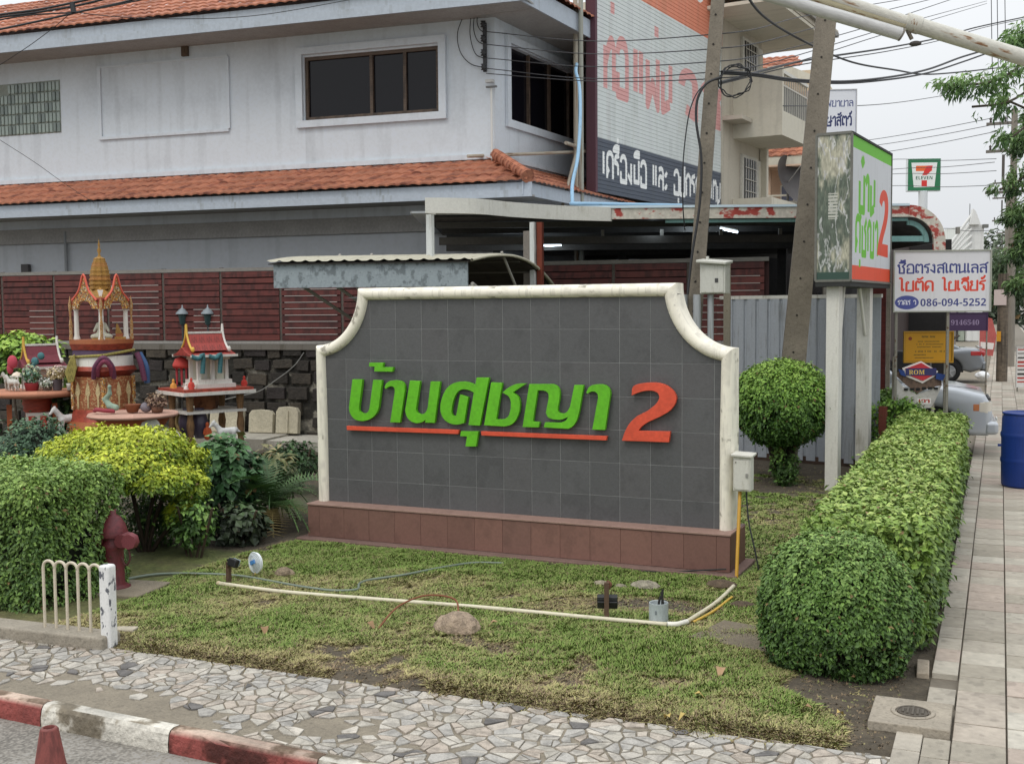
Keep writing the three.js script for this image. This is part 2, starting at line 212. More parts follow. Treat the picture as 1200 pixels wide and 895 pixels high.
// lawn: soil with grass growing on it
const pGreen = G(750, 775), pBare1 = G(770, 712), pBare2 = G(985, 835), pBare3 = G(640, 715), pBare4 = G(400, 762);
const gauss = (x, z, p, rx, rz) => Math.exp(-(((x - p.x) / rx) ** 2 + ((z - p.z) / rz) ** 2));
function lawnAt(x, z) {
  const n = nf(x * 1.3, z * 1.3, 4, 301), n2 = nf(x * 5, z * 5, 3, 311), n3 = nf(x * .6 + 9, z * .6, 3, 321);
  let dry = .28 + 1.5 * (n - .46) + .9 * (n2 - .5); let bare = .75 * sst(.6, .76, n2 * .5 + n3 * .3 + n * .3);
  dry += .65 * sst(-6.75, -6.05, z + .35 * (n - .5)); dry -= .7 * gauss(x, z, pGreen, .55, .5) + .55 * sst(-8.2, -9.2, z) * sst(-2, -3, x);
  bare += 1.1 * gauss(x, z, pBare1, .6, .3) + .55 * gauss(x, z, pBare2, .4, .4) + .6 * gauss(x, z, pBare3, .45, .3) + .5 * gauss(x, z, pBare4, .5, .18) + .3 * sst(-6.25, -6.0, z) * n2 * 1.6;
  bare += 2 * sst(-1.28, -1.0, x - .25 * (n - .5) - .5 * sst(-6.85, -6.4, z)) + 1.2 * sst(-6.25, -6.6, x + .5 * (n - .5)) * sst(-8.5, -9.2, z) + 1.3 * sst(-15.2, -15.8, z);
  bare += .9 * gauss(x, z, { x: -2.45, z: -14.5 }, .7, .6);
  return [clamp(dry), clamp(bare)];
}
const LX0 = -13.4, LX1 = -.36, LZ0 = -18.2, LZ1 = -5.93;
function lawnY(x, z) { const e = sst(LZ1 - .01, LZ1 - .22, z); return -.02 + e * .035 + .03 * (nf(x * 2.2, z * 2.2, 3, 331) - .45) + .014 * (nf(x * 9, z * 9, 2, 335) - .5) - .03 * sst(-1.0, -.6, x); }
{
  const S = 1024, d = new Uint8Array(S * S * 4);
  for (let j = 0; j < S; j++) for (let i = 0; i < S; i++) {
    const x = mix(LX0, LX1, (i + .5) / S), z = mix(LZ1, LZ0, (j + .5) / S), [dry, bare] = lawnAt(x, z), g = nz(x * 60, z * 60, 341), g2 = nf(x * 14, z * 14, 3, 345);
    const so = [104, 94, 78], th = [122, 114, 78], k = .72 + .3 * g2 + .22 * (g - .5), m = k * (1 - .12 * bare);
    const c = [0, 1, 2].map(q => mix(mix([98, 106, 58][q], th[q], dry), so[q], sst(.25, .8, bare)) * m), o = (j * S + i) * 4;
    d[o] = clamp(c[0], 0, 255); d[o + 1] = clamp(c[1], 0, 255); d[o + 2] = clamp(c[2], 0, 255); d[o + 3] = 255;
  }
  const t = new THREE.DataTexture(d, S, S); t.colorSpace = THREE.SRGBColorSpace; t.magFilter = THREE.LinearFilter; t.needsUpdate = true;
  const NX = 220, NZ = 210, g = new THREE.PlaneGeometry(1, 1, NX, NZ), p = g.attributes.position, uv = g.attributes.uv;
  for (let i = 0; i < p.count; i++) { const u = p.getX(i) + .5, v = p.getY(i) + .5, x = mix(LX0, LX1, u); let z = mix(LZ1, LZ0, v); if (v === 0) z += .035 * (nf(x * 3, 1, 3, 351) - .5) * 2; p.setXYZ(i, x, lawnY(x, z), z); uv.setXY(i, u, v); }
  g.computeVertexNormals();
  const m = new THREE.MeshStandardMaterial({ map: t, roughness: 1 }); m.bumpMap = rep(bRough, .3); m.bumpMap.repeat.set(42, 40); m.bumpScale = .012;
  struct('lawn_soil', g, m);
}
{
  const r = rng(555), pos = [];
  for (let b = 0; b < 6; b++) { const a = r() * 6.28, l = .3 + .7 * r(), ox = (r() - .5) * .5, oz = (r() - .5) * .5, w = .11 + .06 * r(), hx = Math.cos(a + 1.6) * w, hz = Math.sin(a + 1.6) * w, ln = .2 + .75 * r(); pos.push(ox - hx, 0, oz - hz, ox + hx, 0, oz + hz, ox + Math.cos(a) * ln, l, oz + Math.sin(a) * ln); }
  const g = new THREE.BufferGeometry(); g.setAttribute('position', new THREE.Float32BufferAttribute(pos, 3));
  const nrm = []; for (let i = 0; i < pos.length; i += 3) nrm.push(.1, 1, .1); g.setAttribute('normal', new THREE.Float32BufferAttribute(nrm, 3));
  const mats = [], cols = [], q = new THREE.Quaternion(), M = new THREE.Matrix4(), C = new THREE.Color();
  const inSign = (x, z) => x > -6.5 && x < -1.95 && z > -10.3 && z < -9.42;
  let tries = 0; const want = 380000;
  while (mats.length < want && tries++ < 2600000) {
    const far = r() < .3, x = far ? mix(-10, -.5, r()) : mix(-6.5, -.5, r()), z = far ? mix(-16.5, -9, r()) : mix(-9.7, -5.9, r());
    if (inSign(x, z) || (x < -6.3 && z > -7.4) || (z < -11 && x < -4.2 && x > -8)) continue;
    const [dry, bare] = lawnAt(x, z); if (r() < sst(.35, 1.0, bare) * .96) continue;
    const h = (.012 + .02 * r()) * (1 + .5 * gauss(x, z, pGreen, .6, .5)) * (1 - .3 * dry), w = .046 + .03 * r();
    q.setFromEuler(new THREE.Euler((r() - .5) * .4, r() * 6.28, (r() - .5) * .4));
    const sm = bare > .5 ? .6 : 1; M.compose(V3(x, lawnY(x, z) - .004, z), q, V3(w * sm, h * sm, w * sm)); mats.push(M.clone());
    const t = clamp(dry + .4 * sst(.3, .7, bare) + .25 * sst(-6.4, -6.0, z) + (r() - .5) * .8), k = .7 + .55 * r(); if (r() < .07 + .14 * dry + .3 * sst(-6.3, -6.0, z) + .5 * sst(.4, .8, bare)) C.setRGB(.22 * k, .16 * k, .095 * k); else C.setRGB(mix(.155, .36, t) * k, mix(.24, .315, t) * k, mix(.045, .14, t) * k); cols.push(C.clone());
  }
  const im = new THREE.InstancedMesh(g, new THREE.MeshStandardMaterial({ roughness: .9, side: THREE.DoubleSide }), mats.length);
  mats.forEach((m, i) => { im.setMatrixAt(i, m); im.setColorAt(i, cols[i]); });
  im.name = 'grass'; im.userData = { label: 'short patchy green and dry grass around the name wall', category: 'grass', kind: 'stuff' }; im.receiveShadow = im.castShadow = true; scene.add(im);
  console.log('tufts', mats.length);
}
// pavement of worn concrete slabs on the right
{
  const r = rng(77), sw = struct('pavement', tri(new THREE.PlaneGeometry(2.2, 150).rotateX(-PI / 2).translate(.74, -.03, -80)), mat('#7d766b', { map: tConc, m: 2 }));
  const tn = ['#b9b3a8', '#b3ada2', '#bfbaaf', '#b8afa4', '#b9aca2', '#a8a296', '#c6c2b8']  .map(c => mat(c, { map: tConc, m: 2.3, bump: bFine, bm: .2, bs: .003 })), far = tn.map(() => []);
  const cols = [[-.36, -.2], [-.2, .07], [.07, .37], [.37, .66], [.66, .96], [.96, 1.26], [1.26, 1.72]], rowd = .285;
  for (let i = 0, z = -5.2; z > -60; i++, z -= rowd) for (let c = 0; c < cols.length; c++) {
    const [a, b] = cols[c], near = z > -11.2 && c < 3; if (c === 0 && z > -6.75) continue;
    let t = Math.floor(r() * 6); if (r() < .05) t = 6; if (c === 1 && (i === 14 || i === 15)) t = 4; if (c === 2 && i === 14) t = 4; if (c === 0 && r() < .25 && z > -7.8) continue;
    if (c > 2 && z > -11) continue;
    const dz = near ? 0 : 0, g = near ? rbox(b - a - .009, .04, rowd - .008, .005, (a + b) / 2, -.016 + (r() - .5) * .006, z - rowd / 2 + dz, (r() - .5) * .012, 0, (r() - .5) * .012) : box(b - a - .009, .04, rowd - .008, (a + b) / 2, -.016 + (r() - .5) * .005, z - rowd / 2, (r() - .5) * .01, 0, (r() - .5) * .01);
    near ? part('paving_slab', g, tn[t], sw) : far[t].push(g);
  }
  for (let c = 0; c < 2; c++) for (let i = 0; i < 4; i++) part('paving_slab', rbox(.135, .04, .277, .005, -.41 + c * .14, -.017, -5.34 - i * .285 - (c ? 0 : .06), 0, 0, (r() - .5) * .02), tn[Math.floor(r() * 6)], sw);
  far.forEach((f, i) => f.length && stuff(part('paving_slabs', mg(f), tn[i], sw)));
}
// drain cover and loose slabs
{
  const c = G(1068, 843), mh = thing('drain_cover', 'square concrete drain slab with a round iron lid beside the pavement', 'drain cover', [c.x, 0, c.z], .0);
  const mC = mat('#a79f92', { map: tConc, m: .8, bump: bRough, bm: .3, bs: .005 }), mI = mat('#5d564c', { map: tRust, m: .4, rough: .7 });
  part('slab', rbox(.42, .07, .44, .008, 0, .008, 0), mC, mh); part('ring', tri(new THREE.TorusGeometry(.105, .014, 6, 40).rotateX(PI / 2).scale(1, .5, 1).translate(.01, .045, 0)), mC, mh);
  const lid = part('lid', cyl(.085, .085, .012, .01, .042, 0, 32), mI, mh); for (let i = -2; i < 3; i++) part('rib', box(.012, .008, .13 - Math.abs(i) * .03, .01 + i * .026, .052, 0), mI, lid); part('rim', tri(new THREE.TorusGeometry(.082, .005, 6, 32).rotateX(PI / 2).translate(.01, .049, 0)), mI, lid);
  const s = G(888, 752); const sl = one('concrete_slab', 'flat weathered concrete slab left of the round clipped bush', 'concrete slab', rbox(.78, .07, .52, .012, 0, 0, 0), mat('#7d7464', { map: tConc, m: .7, bump: bRough, bm: .4, bs: .01 }), null, [s.x, .0, s.z], -.25);
  const s2 = G(1086, 783); one('paving_offcut', 'pale narrow paving offcut in the soil beside the pavement', 'paving offcut', rbox(.075, .05, .3, .008), mat('#b3a797', { map: tConc, m: .5 }), null, [s2.x - .02, -.012, s2.z], 0.05);
}
// ================= NAME WALL =================
function frame(ox, oz, a) {
  const d = V3(Math.cos(a), 0, Math.sin(a)), n = V3(-Math.sin(a), 0, Math.cos(a)), o = V3(ox, 0, oz);
  return { d, n, a, ry: -a, on(u, v, off = 0) { const r = ray(u, v), q = o.clone().addScaledVector(n, off).sub(V3(0, 2.3, 0)), t = q.dot(n) / r.dot(n), p = r.multiplyScalar(t).add(V3(0, 2.3, 0)); return [p.clone().sub(o).dot(d), p.y]; }, w(s, y, off = 0) { return o.clone().addScaledVector(d, s).addScaledVector(n, off).setY(y); } };
}
const FS = frame(-5.97973, -9.78888, .01912), SC = 1.775;
const nameWall = thing('name_wall', 'dark grey tiled estate name wall with white curved coping and green Thai letters', 'name wall', FS.w(SC, 0), FS.ry);
{
  const W = nameWall, mCore = mat('#6f6b66', { map: tConc, m: 1 });
  const mCop = mat('#eceae4', { map: tex(512, (u, v) => { const st = fbm(u, v, 26, 3, 4, 203), b = fbm(u, v, 6, 6, 5, 207), cr = sst(.69, .8, fbm(u, v, 7, 7, 5, 211)); const k = 1 - .1 * sst(.45, .8, b) - .1 * sst(.55, .8, st); const m = cr * .45; return [mix(k, .3, m), mix(k * .985, .28, m), mix(k * .94, .24, m)]; }), m: .9, rough: .6, bump: bFine, bm: .3, bs: .002 });
  const OUT = 2.11, TOP = 1.61, YT = 2.503, RX = .50, RY = .565;
  const arc = (n, sgn, inset = 0) => { const a = []; for (let i = 0; i <= n; i++) { const t = i / n * PI / 2; a.push([sgn * (OUT - (RX + inset) * Math.cos(t) + 0), YT - (RY + inset) * Math.sin(t)]); } return a; };   // top end first
  const L = arc(20, -1), Rr = arc(20, 1);
  // core
  part('wall_core', ext([[-OUT + .03, .3], [OUT - .03, .3], ...Rr.slice().reverse().map(p => [p[0] - .03, p[1] - .03]), ...L.map(p => [p[0] + .03, p[1] - .03])], .17).translate(0, 0, -.178), mCore, W);
  // tiles, each cut to the curve
  const tiles = []; for (let i = 0; i < 5; i++) tiles.push(mat(['#56585b', '#535558', '#585a5d', '#545659', '#57585b'][i], { map: tTile, m: .5 + .13 * i, rough: .62, bump: bFine, bm: .3, bs: .0012 }));
  part('mortar', ext([[-OUT + .04, .3], [OUT - .04, .3], ...Rr.slice().reverse().map(p => [p[0] - .04, p[1] - .04]), ...L.map(p => [p[0] + .04, p[1] - .04])], .006).translate(0, 0, -.0035), mat('#9b9d9c', { map: tFine, m: .4 }), W);
  const r = rng(31), TW = .2864, lo = x => { const e = Math.abs(x) - (OUT - RX - .06); return e <= 0 ? YT - .06 : YT - (RY + .06) * Math.sqrt(Math.max(0, 1 - ((RX + .06 - e) / (RX + .06)) ** 2)); };
  const rows = [.375]; for (let j = -4; j <= 2; j++) rows.push(1.806 + .3 * j); rows.push(YT - .04);
  for (let i = -1; i <= 13; i++) for (let j = 0; j < rows.length - 1; j++) {
    const x0 = Math.max(-OUT + .05, i * TW - SC) + .002, x1 = Math.min(OUT - .05, (i + 1) * TW - SC) - .002, y0 = rows[j] + .002, y1 = rows[j + 1] - .002;
    if (x1 - x0 < .02) continue;
    const topv = []; for (let k = 0; k <= 8; k++) { const x = mix(x1, x0, k / 8); topv.push([x, Math.min(y1, lo(x))]); }
    if (Math.max(...topv.map(p => p[1])) < y0 + .02) continue;
    const flat = topv.every(p => p[1] >= y1 - 1e-6), pts = [[x0, y0], [x1, y0], ...(flat ? [topv[0], topv[8]] : topv.filter(p => p[1] > y0 + .002))]; if (pts.length < 3) continue;
    const g = flat ? rbox(x1 - x0, y1 - y0, .012, .002, (x0 + x1) / 2, (y0 + y1) / 2, -.001 + .0012 * (r() - .5), (r() - .5) * .003, (r() - .5) * .004, 0) : ext(pts, .011).translate(0, 0, -.006);
    part('wall_tile', tri(g, r() * 5), tiles[Math.floor(r() * 5)], W);
  }
  // coping: a half-round moulding swept round the outline
  const sec = [[-.004, -.2], [-.006, -.06], [-.004, .0], [.008, .035], [.03, .056], [.058, .064], [.084, .056], [.104, .035], [.112, .004], [.112, -.2]];
  function sweep(path, sgn, jit) {
    const n = path.length, pos = [], nr = [];
    for (let i = 0; i < n; i++) { const a = path[Math.max(0, i - 1)], b = path[Math.min(n - 1, i + 1)], dx = b[0] - a[0], dy = b[1] - a[1], l = Math.hypot(dx, dy); nr.push([sgn * -dy / l, sgn * dx / l]); }
    if (jit) { nr[0] = jit[0] ?? nr[0]; nr[n - 1] = jit[1] ?? nr[n - 1]; }
    const P = (i, j) => [path[i][0] - nr[i][0] * sec[j][0], path[i][1] - nr[i][1] * sec[j][0], sec[j][1]];
    for (let i = 0; i < n - 1; i++) for (let j = 0; j < sec.length - 1; j++) { const a = P(i, j), b = P(i + 1, j), c = P(i + 1, j + 1), d = P(i, j + 1); sgn > 0 ? pos.push(...a, ...d, ...c, ...a, ...c, ...b) : pos.push(...a, ...c, ...d, ...a, ...b, ...c); }
    for (const i of [0, n - 1]) { for (let j = 1; j < sec.length - 1; j++) pos.push(...P(i, 0), ...P(i, j), ...P(i, j + 1)); }
    const g = new THREE.BufferGeometry(); g.setAttribute('position', new THREE.Float32BufferAttribute(pos, 3)); g.computeVertexNormals(); let gg = tri(g); gg = mergeVertices(gg, 1e-4); gg.deleteAttribute('normal'); gg = toCreasedNormals(gg, .7); return tri(gg);
  }
  mCop.side = THREE.DoubleSide;
  const q = Math.SQRT1_2;
  const topLine = []; for (let i = 0; i <= 12; i++) topLine.push([mix(-TOP, TOP, i / 12), YT]);
  part('coping', sweep(topLine, 1, [[-1, 1], [1, 1]]), mCop, W, 'straight top length of white coping');
  part('coping', sweep(Rr.map(p => [p[0], p[1]]), 1, [[1, 1], [.9, .9]]), mCop, W); part('coping', sweep(L, -1, [[-1, 1], [-.9, .9]]), mCop, W);
  const sideR = [[OUT, YT - RY], [OUT, 1.2], [OUT, .372]], sideL = [[-OUT, YT - RY], [-OUT, 1.2], [-OUT, .372]];
  part('coping', sweep(sideR, 1, [[.9, .9], [1, 0]]), mCop, W); part('coping', sweep(sideL, -1, [[-.9, .9], [-1, 0]]), mCop, W);
  // plinth faced with brown tiles
  const mB = []; for (let i = 0; i < 4; i++) mB.push(mat(['#7d5c54', '#785850', '#815f56', '#7a5b53'][i], { map: tTile, m: .6 + .1 * i, rough: .6 }));
  part('plinth', b2(-2.115, 2.125, -.1, .358, -.42, .188), mat('#7b6660', { map: tFine, m: .4 }), W);
  part('plinth_cap', rbox(4.275, .018, .42, .004, .005, .366, .0), mat('#987d74', { map: tTile, m: .7, rough: .6 }), W);
  const edges = [-2.125]; for (let x = -1.99; x < 2.1; x += .2864) edges.push(x); edges.push(2.137);
  for (let i = 0; i < edges.length - 1; i++) if (edges[i + 1] - edges[i] > .03) part('plinth_tile', rbox(edges[i + 1] - edges[i] - .0016, .305, .012, .002, (edges[i] + edges[i + 1]) / 2, .2, .194 + (r() - .5) * .002), mB[Math.floor(r() * 4)], W);
  for (const z of [.04, -.24]) part('plinth_tile', rbox(.012, .305, .277, .002, 2.131, .2, z), mB[1], W);
  part('plinth_step', rbox(4.42, .16, .74, .012, .01, -.035, -.06), mat('#7d655e', { map: tConc, m: .8, bump: bRough, bm: .4, bs: .004 }), W);
  // raised letters
  const OFF = .06, A = (x, y) => [390 + x / 7.047, 410 + y / 7.047], B = (x, y) => [530 + x / 7.047, 410 + y / 7.047], Cc = (x, y) => [660 + x / 7.047, 430 + y / 7.047];
  const mG = mat('#6cc91c', { rough: .42, map: tFine, m: .8 }), mO = mat('#ea5a3c', { rough: .42, map: tFine, m: .8 });
  const LET = [
    ['letter', mG, A, '160,243 243,243 213,480 214,500 222,513 245,525 275,522 292,508 300,485 332,247 405,250 378,470 364,515 338,550 295,578 235,590 180,576 147,540 133,500 132,470'],
    ['letter_mark', mG, A, '300,105 417,105 410,142 497,142 490,180 340,178 343,138 297,136'],
    ['letter', mG, A, '425,310 433,285 448,268 475,253 530,249 570,262 590,290 593,335 553,600 472,598 510,345 508,315 492,299 460,303 435,322'],
    ['letter', mG, A, '635,253 720,258 685,490 693,520 725,533 755,526 775,500 783,470 807,260 885,262 838,603 760,600 765,577 735,598 690,607 640,590 607,550 595,500'],
    ['letter', mG, A, '1187,228 1290,228 1212,625 1119,620 1163,352 1130,334 1095,325 1060,326 1028,345 1000,395 982,470 978,520 986,540 1000,548 1018,540 1050,368 1118,390 1082,605 1030,618 985,614 935,592 900,550 885,500 888,440 905,380 935,320 975,283 1030,263 1090,260 1140,273 1175,290'],
    ['letter_mark', mG, B, '70,672 215,672 195,797 107,797 120,715 65,712'],
    ['letter', mG, B, '320,268 412,272 362,573 430,573 465,548 482,490 483,420 465,380 413,352 455,315 500,290 540,277 612,277 500,350 545,385 560,440 552,520 520,590 480,622 430,632 262,622'],
    ['letter', mG, B, '635,282 830,282 868,300 888,340 886,400 868,495 880,520 915,528 948,513 972,470 1008,290 1085,290 1050,500 1030,580 1000,628 960,652 755,640 765,598 895,600 938,585 957,553 900,578 840,575 790,560 772,520 795,400 794,360 768,336 705,333 665,590 722,595 712,640 580,637'],
    ['letter', mG, Cc, '190,210 210,166 245,146 310,141 355,152 382,180 390,220 345,520 240,517 288,250 283,217 255,201 225,204 200,221'],
    ['numeral', mO, Cc, '565,235 570,165 610,140 700,128 780,128 850,148 910,195 938,250 925,310 880,365 800,410 700,455 645,492 622,526 885,533 872,622 485,608 510,530 550,460 610,405 700,360 770,305 797,255 785,215 740,194 680,195 620,211'],
    ['underline', mO, A, '112,628 1040,660 1035,695 115,662'],
    ['underline', mO, (x, y) => [x, y], '563.4,505.4 711.4,511 710.4,516 564.1,510.2'],
  ];
  for (const [nm, m, f, s] of LET) {
    let p = s.split(' ').map(q => { const [x, y] = q.split(',').map(Number), [a, b] = FS.on(...f(x, y), OFF); return [a - SC, b]; });
    if (nm !== 'underline') { const o = []; for (let i = 0; i < p.length; i++) { const a = p[(i + p.length - 1) % p.length], b = p[i], c = p[(i + 1) % p.length], d1 = [b[0] - a[0], b[1] - a[1]], d2 = [c[0] - b[0], c[1] - b[1]], l1 = Math.hypot(...d1), l2 = Math.hypot(...d2), cs = (d1[0] * d2[0] + d1[1] * d2[1]) / l1 / l2; if (cs > .55 && Math.max(l1, l2) < .11) { o.push([b[0] - d1[0] * .22, b[1] - d1[1] * .22], [b[0] + d2[0] * .22, b[1] + d2[1] * .22]); } else o.push(b); } p = o; }
    part(nm, ext(p, .036, .002).translate(0, 0, .022), m, W);
  }
  // meter box and conduits on the right-hand end
  const bx = thing('meter_box', 'small pale plastic meter box on the right end of the name wall', 'meter box', FS.w(3.985, .88, .03), FS.ry);
  const mBox = mat('#cfcdc3', { rough: .5, map: tStreak, m: .5 });
  part('case', rbox(.15, .30, .13, .008, 0, 0, 0), mBox, bx); part('lid', rbox(.185, .022, .17, .006, .003, .16, .008, .05, 0, -.04), mBox, bx); part('door', rbox(.128, .25, .012, .004, 0, -.01, .068), mBox, bx); part('latch', rbox(.02, .035, .012, .003, .045, -.01, .078), mat('#8b8a84'), bx); part('screw', cyl(.006, .006, .01, -.05, .1, .075, 8, PI / 2), mat('#77756d', { metal: .6, rough: .5 }), bx);
  const y = G(863, 686, -.03), tp = FS.w(3.955, .73, .03);
  one('yellow_conduit', 'yellow plastic conduit dropping from the meter box to the ground', 'conduit', tube([tp, V3(mix(tp.x, y.x, .3), .5, mix(tp.z, y.z, .3)), V3(mix(tp.x, y.x, .7), .2, mix(tp.z, y.z, .7)), V3(y.x, -.06, y.z)], .015, 20, 10), mat('#d9a63a', { rough: .5, map: tFine }));
  one('grey_cable', 'thin dark cable running down behind the yellow conduit', 'cable', tube([FS.w(4.0, .74, -.0), FS.w(4.02, .45, -.03), FS.w(4.07, .2, -.05), FS.w(4.1, -.02, -.1)], .007, 16), mat('#3f4144'));
}
// ================= HOUSE =================
// roof of overlapping wavy clay tiles: x along the eave, rising towards -z
function tileRoof(x0, x1, len, { hipL = 0, hipR = 0, row = .33, wave = .2, pitch = .5, amp = .028 } = {}) {
  const pos = [], rows = Math.ceil(len / row), cp = Math.cos(pitch), sp = Math.sin(pitch);
  for (let k = 0; k < rows; k++) {
    const s0 = k * row, s1 = Math.min(len, s0 + row + .02), a = x0 + hipL * s0, b = x1 - hipR * s0; if (b - a < .1) break;
    const n = Math.ceil((b - a) / (wave / 6));
    const P = (i, j) => { const x = mix(a, b, i / n), s = j ? s1 : s0, w = Math.abs(Math.sin(x / wave * PI)), h = amp * Math.pow(w, .8) + (j ? 0 : .03) + (hsh(Math.floor(x / wave) & 255, k, 5) - .5) * .008; return [x, s * sp + h * cp, -s * cp + h * sp]; };
    for (let i = 0; i < n; i++) { const A = P(i, 0), B = P(i + 1, 0), C = P(i + 1, 1), D = P(i, 1); pos.push(...A, ...B, ...C, ...A, ...C, ...D); const A2 = [A[0], A[1] - .03, A[2]], B2 = [B[0], B[1] - .03, B[2]]; pos.push(...A2, ...B2, ...B, ...A2, ...B, ...A); }
  }
  const g = new THREE.BufferGeometry(); g.setAttribute('position', new THREE.Float32BufferAttribute(pos, 3)); g.computeVertexNormals(); return tri(g);
}
const tRoof = tex(512, (u, v) => { const b = fbm(u, v, 7, 7, 5, 401), g = fbm(u, v, 50, 50, 3, 402), s = sst(.5, .8, fbm(u, v, 22, 22, 4, 403)), q = hsh(Math.floor(u * 20) + 1, Math.floor(v * 12) + 3, 9); const k = 1 - .28 * b - .14 * g - .22 * s + .1 * (q - .5); return [k, k * (.97 - .1 * s), k * (.95 - .1 * s)]; });
const mRoof = mat('#cc8768', { map: tRoof, m: 4, rough: .75 }); mRoof.side = THREE.DoubleSide;
const mWhite = mat('#cdd4dc', { map: tPlaster, m: 4, rough: .8 }), mBlueGrey = mat('#b3bcc6', { map: tStreak, m: 3, rough: .7 }), mLowWall = mat('#b4b8bd', { map: tPlaster, m: 5, rough: .8 });
const mSoffit = mat('#a9a7a3', { map: tFine, m: 1 }), mFrameBr = mat('#6b5a4c', { rough: .6, map: tWood, m: .6 });
const mGlassD = new THREE.MeshPhysicalMaterial({ color: '#141318', roughness: .12, metalness: 0, specularIntensity: .55 });
const mRoomD = mat('#1a1a1c');
const FH = frame(-8.38, -18.94, -4.05 * DEG);
const house = thing('house', 'two-storey white house with red clay tile roofs behind the maroon fence', 'house', FH.w(0, 0), FH.ry);
{
  const W = house, YR = 26.6 * DEG;   // the right side runs back, slightly open
  // side wall frame inside the house group: origin at the corner, direction back
  const sideDir = PI / 2 - (4.05 * DEG) - 3.4 * DEG;   // turn about y from local x to the side
  const side = g => g.applyMatrix4(new THREE.Matrix4().makeRotationY(sideDir));
  // walls (front with a real window opening)
  const wx0 = -12.5, op = [-3.84, -1.09, 5.88, 7.06];
  const front = [b2(wx0, op[0], 4.0, 8.2, -.2, 0), b2(op[1], 0, 4.0, 8.2, -.2, 0), b2(op[0], op[1], 4.0, op[2], -.2, 0), b2(op[0], op[1], op[3], 8.2, -.2, 0)];
  part('wall', front, mWhite, W, 'white upper front wall');
  part('wall', b2(wx0, 0, -.1, 4.0, -.22, -.02), mLowWall, W, 'grey lower front wall');
  const so = [.55, 4.4, 5.75, 7.1];
  part('wall', [b2(0, so[0], 4, 8.2, -.2, 0), b2(so[1], 9, 4, 8.2, -.2, 0), b2(so[0], so[1], 4, so[2], -.2, 0), b2(so[0], so[1], so[3], 8.2, -.2, 0)].map(side), mWhite, W, 'white upper side wall in shade');
  part('wall', side(b2(.02, 9, -.1, 4.0, -.22, -.02)), mLowWall, W, 'grey lower side wall');
  part('string_course', [box(12.5, .09, .07, -6.25, 5.02, .02), side(box(9, .09, .07, 4.5, 5.02, .02))], mWhite, W);
  // upstairs window
  const win = part('window', [b2(-4.0, -.93, 7.1, 7.23, .003, .07), b2(-4.0, -.93, 5.74, 5.87, .003, .07), b2(-4.0, -3.86, 5.87, 7.1, .003, .07), b2(-1.07, -.93, 5.87, 7.1, .003, .07)], mWhite, W);
  const wf = []; for (const x of [op[0] + .03, -2.46, -1.78, op[1] - .03]) wf.push(box(.06, 1.18, .07, x, 6.47, -.07)); wf.push(box(2.75, .06, .07, -2.465, 5.91, -.068), box(2.75, .06, .07, -2.465, 7.03, -.068));
  part('frame', wf, mFrameBr, win);
  for (const [a, b, z] of [[-3.78, -2.49, -.09], [-2.43, -1.81, -.1], [-1.75, -1.15, -.09]]) part('pane', b2(a, b, 5.94, 7.0, z, z + .006), mGlassD, win);
  part('curtain', b2(-3.7, -1.2, 5.9, 7.05, -.19, -.185), mat('#4a4750', { map: tWood, m: .4 }), win);
  // side window
  const sw = part('window', [b2(.4, 4.55, 7.12, 7.26, .003, .06), b2(.4, 4.55, 5.6, 5.74, .003, .06), b2(.4, .54, 5.74, 7.12, .003, .06), b2(4.41, 4.55, 5.74, 7.12, .003, .06)].map(side), mWhite, W);
  for (let i = 0; i < 5; i++) part('mullion', side(box(.06, 1.34, .06, mix(.58, 4.37, i / 4), 6.42, -.08)), mFrameBr, sw);
  for (let i = 0; i < 4; i++) part('pane', side(b2(mix(.61, 4.4, i / 4), mix(.55, 4.34, (i + 1) / 4), 5.75, 7.1, -.11, -.104)), mGlassD, sw);
  // blind panel with raised rim
  const bp = part('blind_panel', b2(-8.47, -5.53, 5.83, 7.2, .002, .012), mWhite, W);
  part('rim', [b2(-8.55, -5.5, 5.77, 5.83, .003, .045), b2(-8.55, -5.5, 7.2, 7.24, .003, .03), b2(-8.55, -8.47, 5.83, 7.2, .003, .045), b2(-5.53, -5.47, 5.83, 7.2, .003, .04)], mWhite, bp);
  part('vent_pipe', [cyl(.03, .03, .22, -6.45, 7.42, .05, 10), box(.14, .2, .07, -6.45, 7.38, .03)], mat('#5b4b3e'), W);
  // glass blocks
  const gb = part('block_window', b2(-11.8, -9.5, 5.98, 7.05, -.02, .004), mat('#9aa097', { map: tFine }), W);
  const mGB = new THREE.MeshPhysicalMaterial({ color: '#8d9a92', roughness: .22, clearcoat: .4 }), mGB2 = new THREE.MeshPhysicalMaterial({ color: '#6e7a74', roughness: .22, clearcoat: .4 });
  for (let i = 0; i < 12; i++) for (let j = 0; j < 5; j++) { if (j === 4 && i > 6) continue; part('glass_block', [rbox(.07, .19, .05, .02, -9.6 - i * .19 - .04, 6.09 + j * .21, .02), rbox(.08, .19, .03, .012, -9.6 - i * .19 + .045, 6.09 + j * .21, .012)], (i + j) % 3 ? mGB : mGB2, gb); }
  // eaves
  const fas = (y0, y1, off, x1) => [b2(-13, x1, y0, y1, off - .03, off)];
  part('fascia', [...fas(7.43, 7.76, 1.0, .93), ...fas(7.43, 7.58, 1.015, .93)], mBlueGrey, W, 'upper blue-grey eaves board');
  part('soffit', b2(-13, .9, 7.47, 7.5, -.2, .97), mSoffit, W);
  const ur = part('roof', tileRoof(-13, .98, 3.2, { pitch: 27 * DEG, hipR: .95 }).translate(0, 7.79, 1.06), mRoof, W, 'upper clay tile roof');
  part('ridge_tile', tube([V3(.98, 7.84, 1.06), V3(-.4, 8.5, -.4), V3(-1.8, 9.2, -1.9)], .1, 12, 8), mRoof, ur);
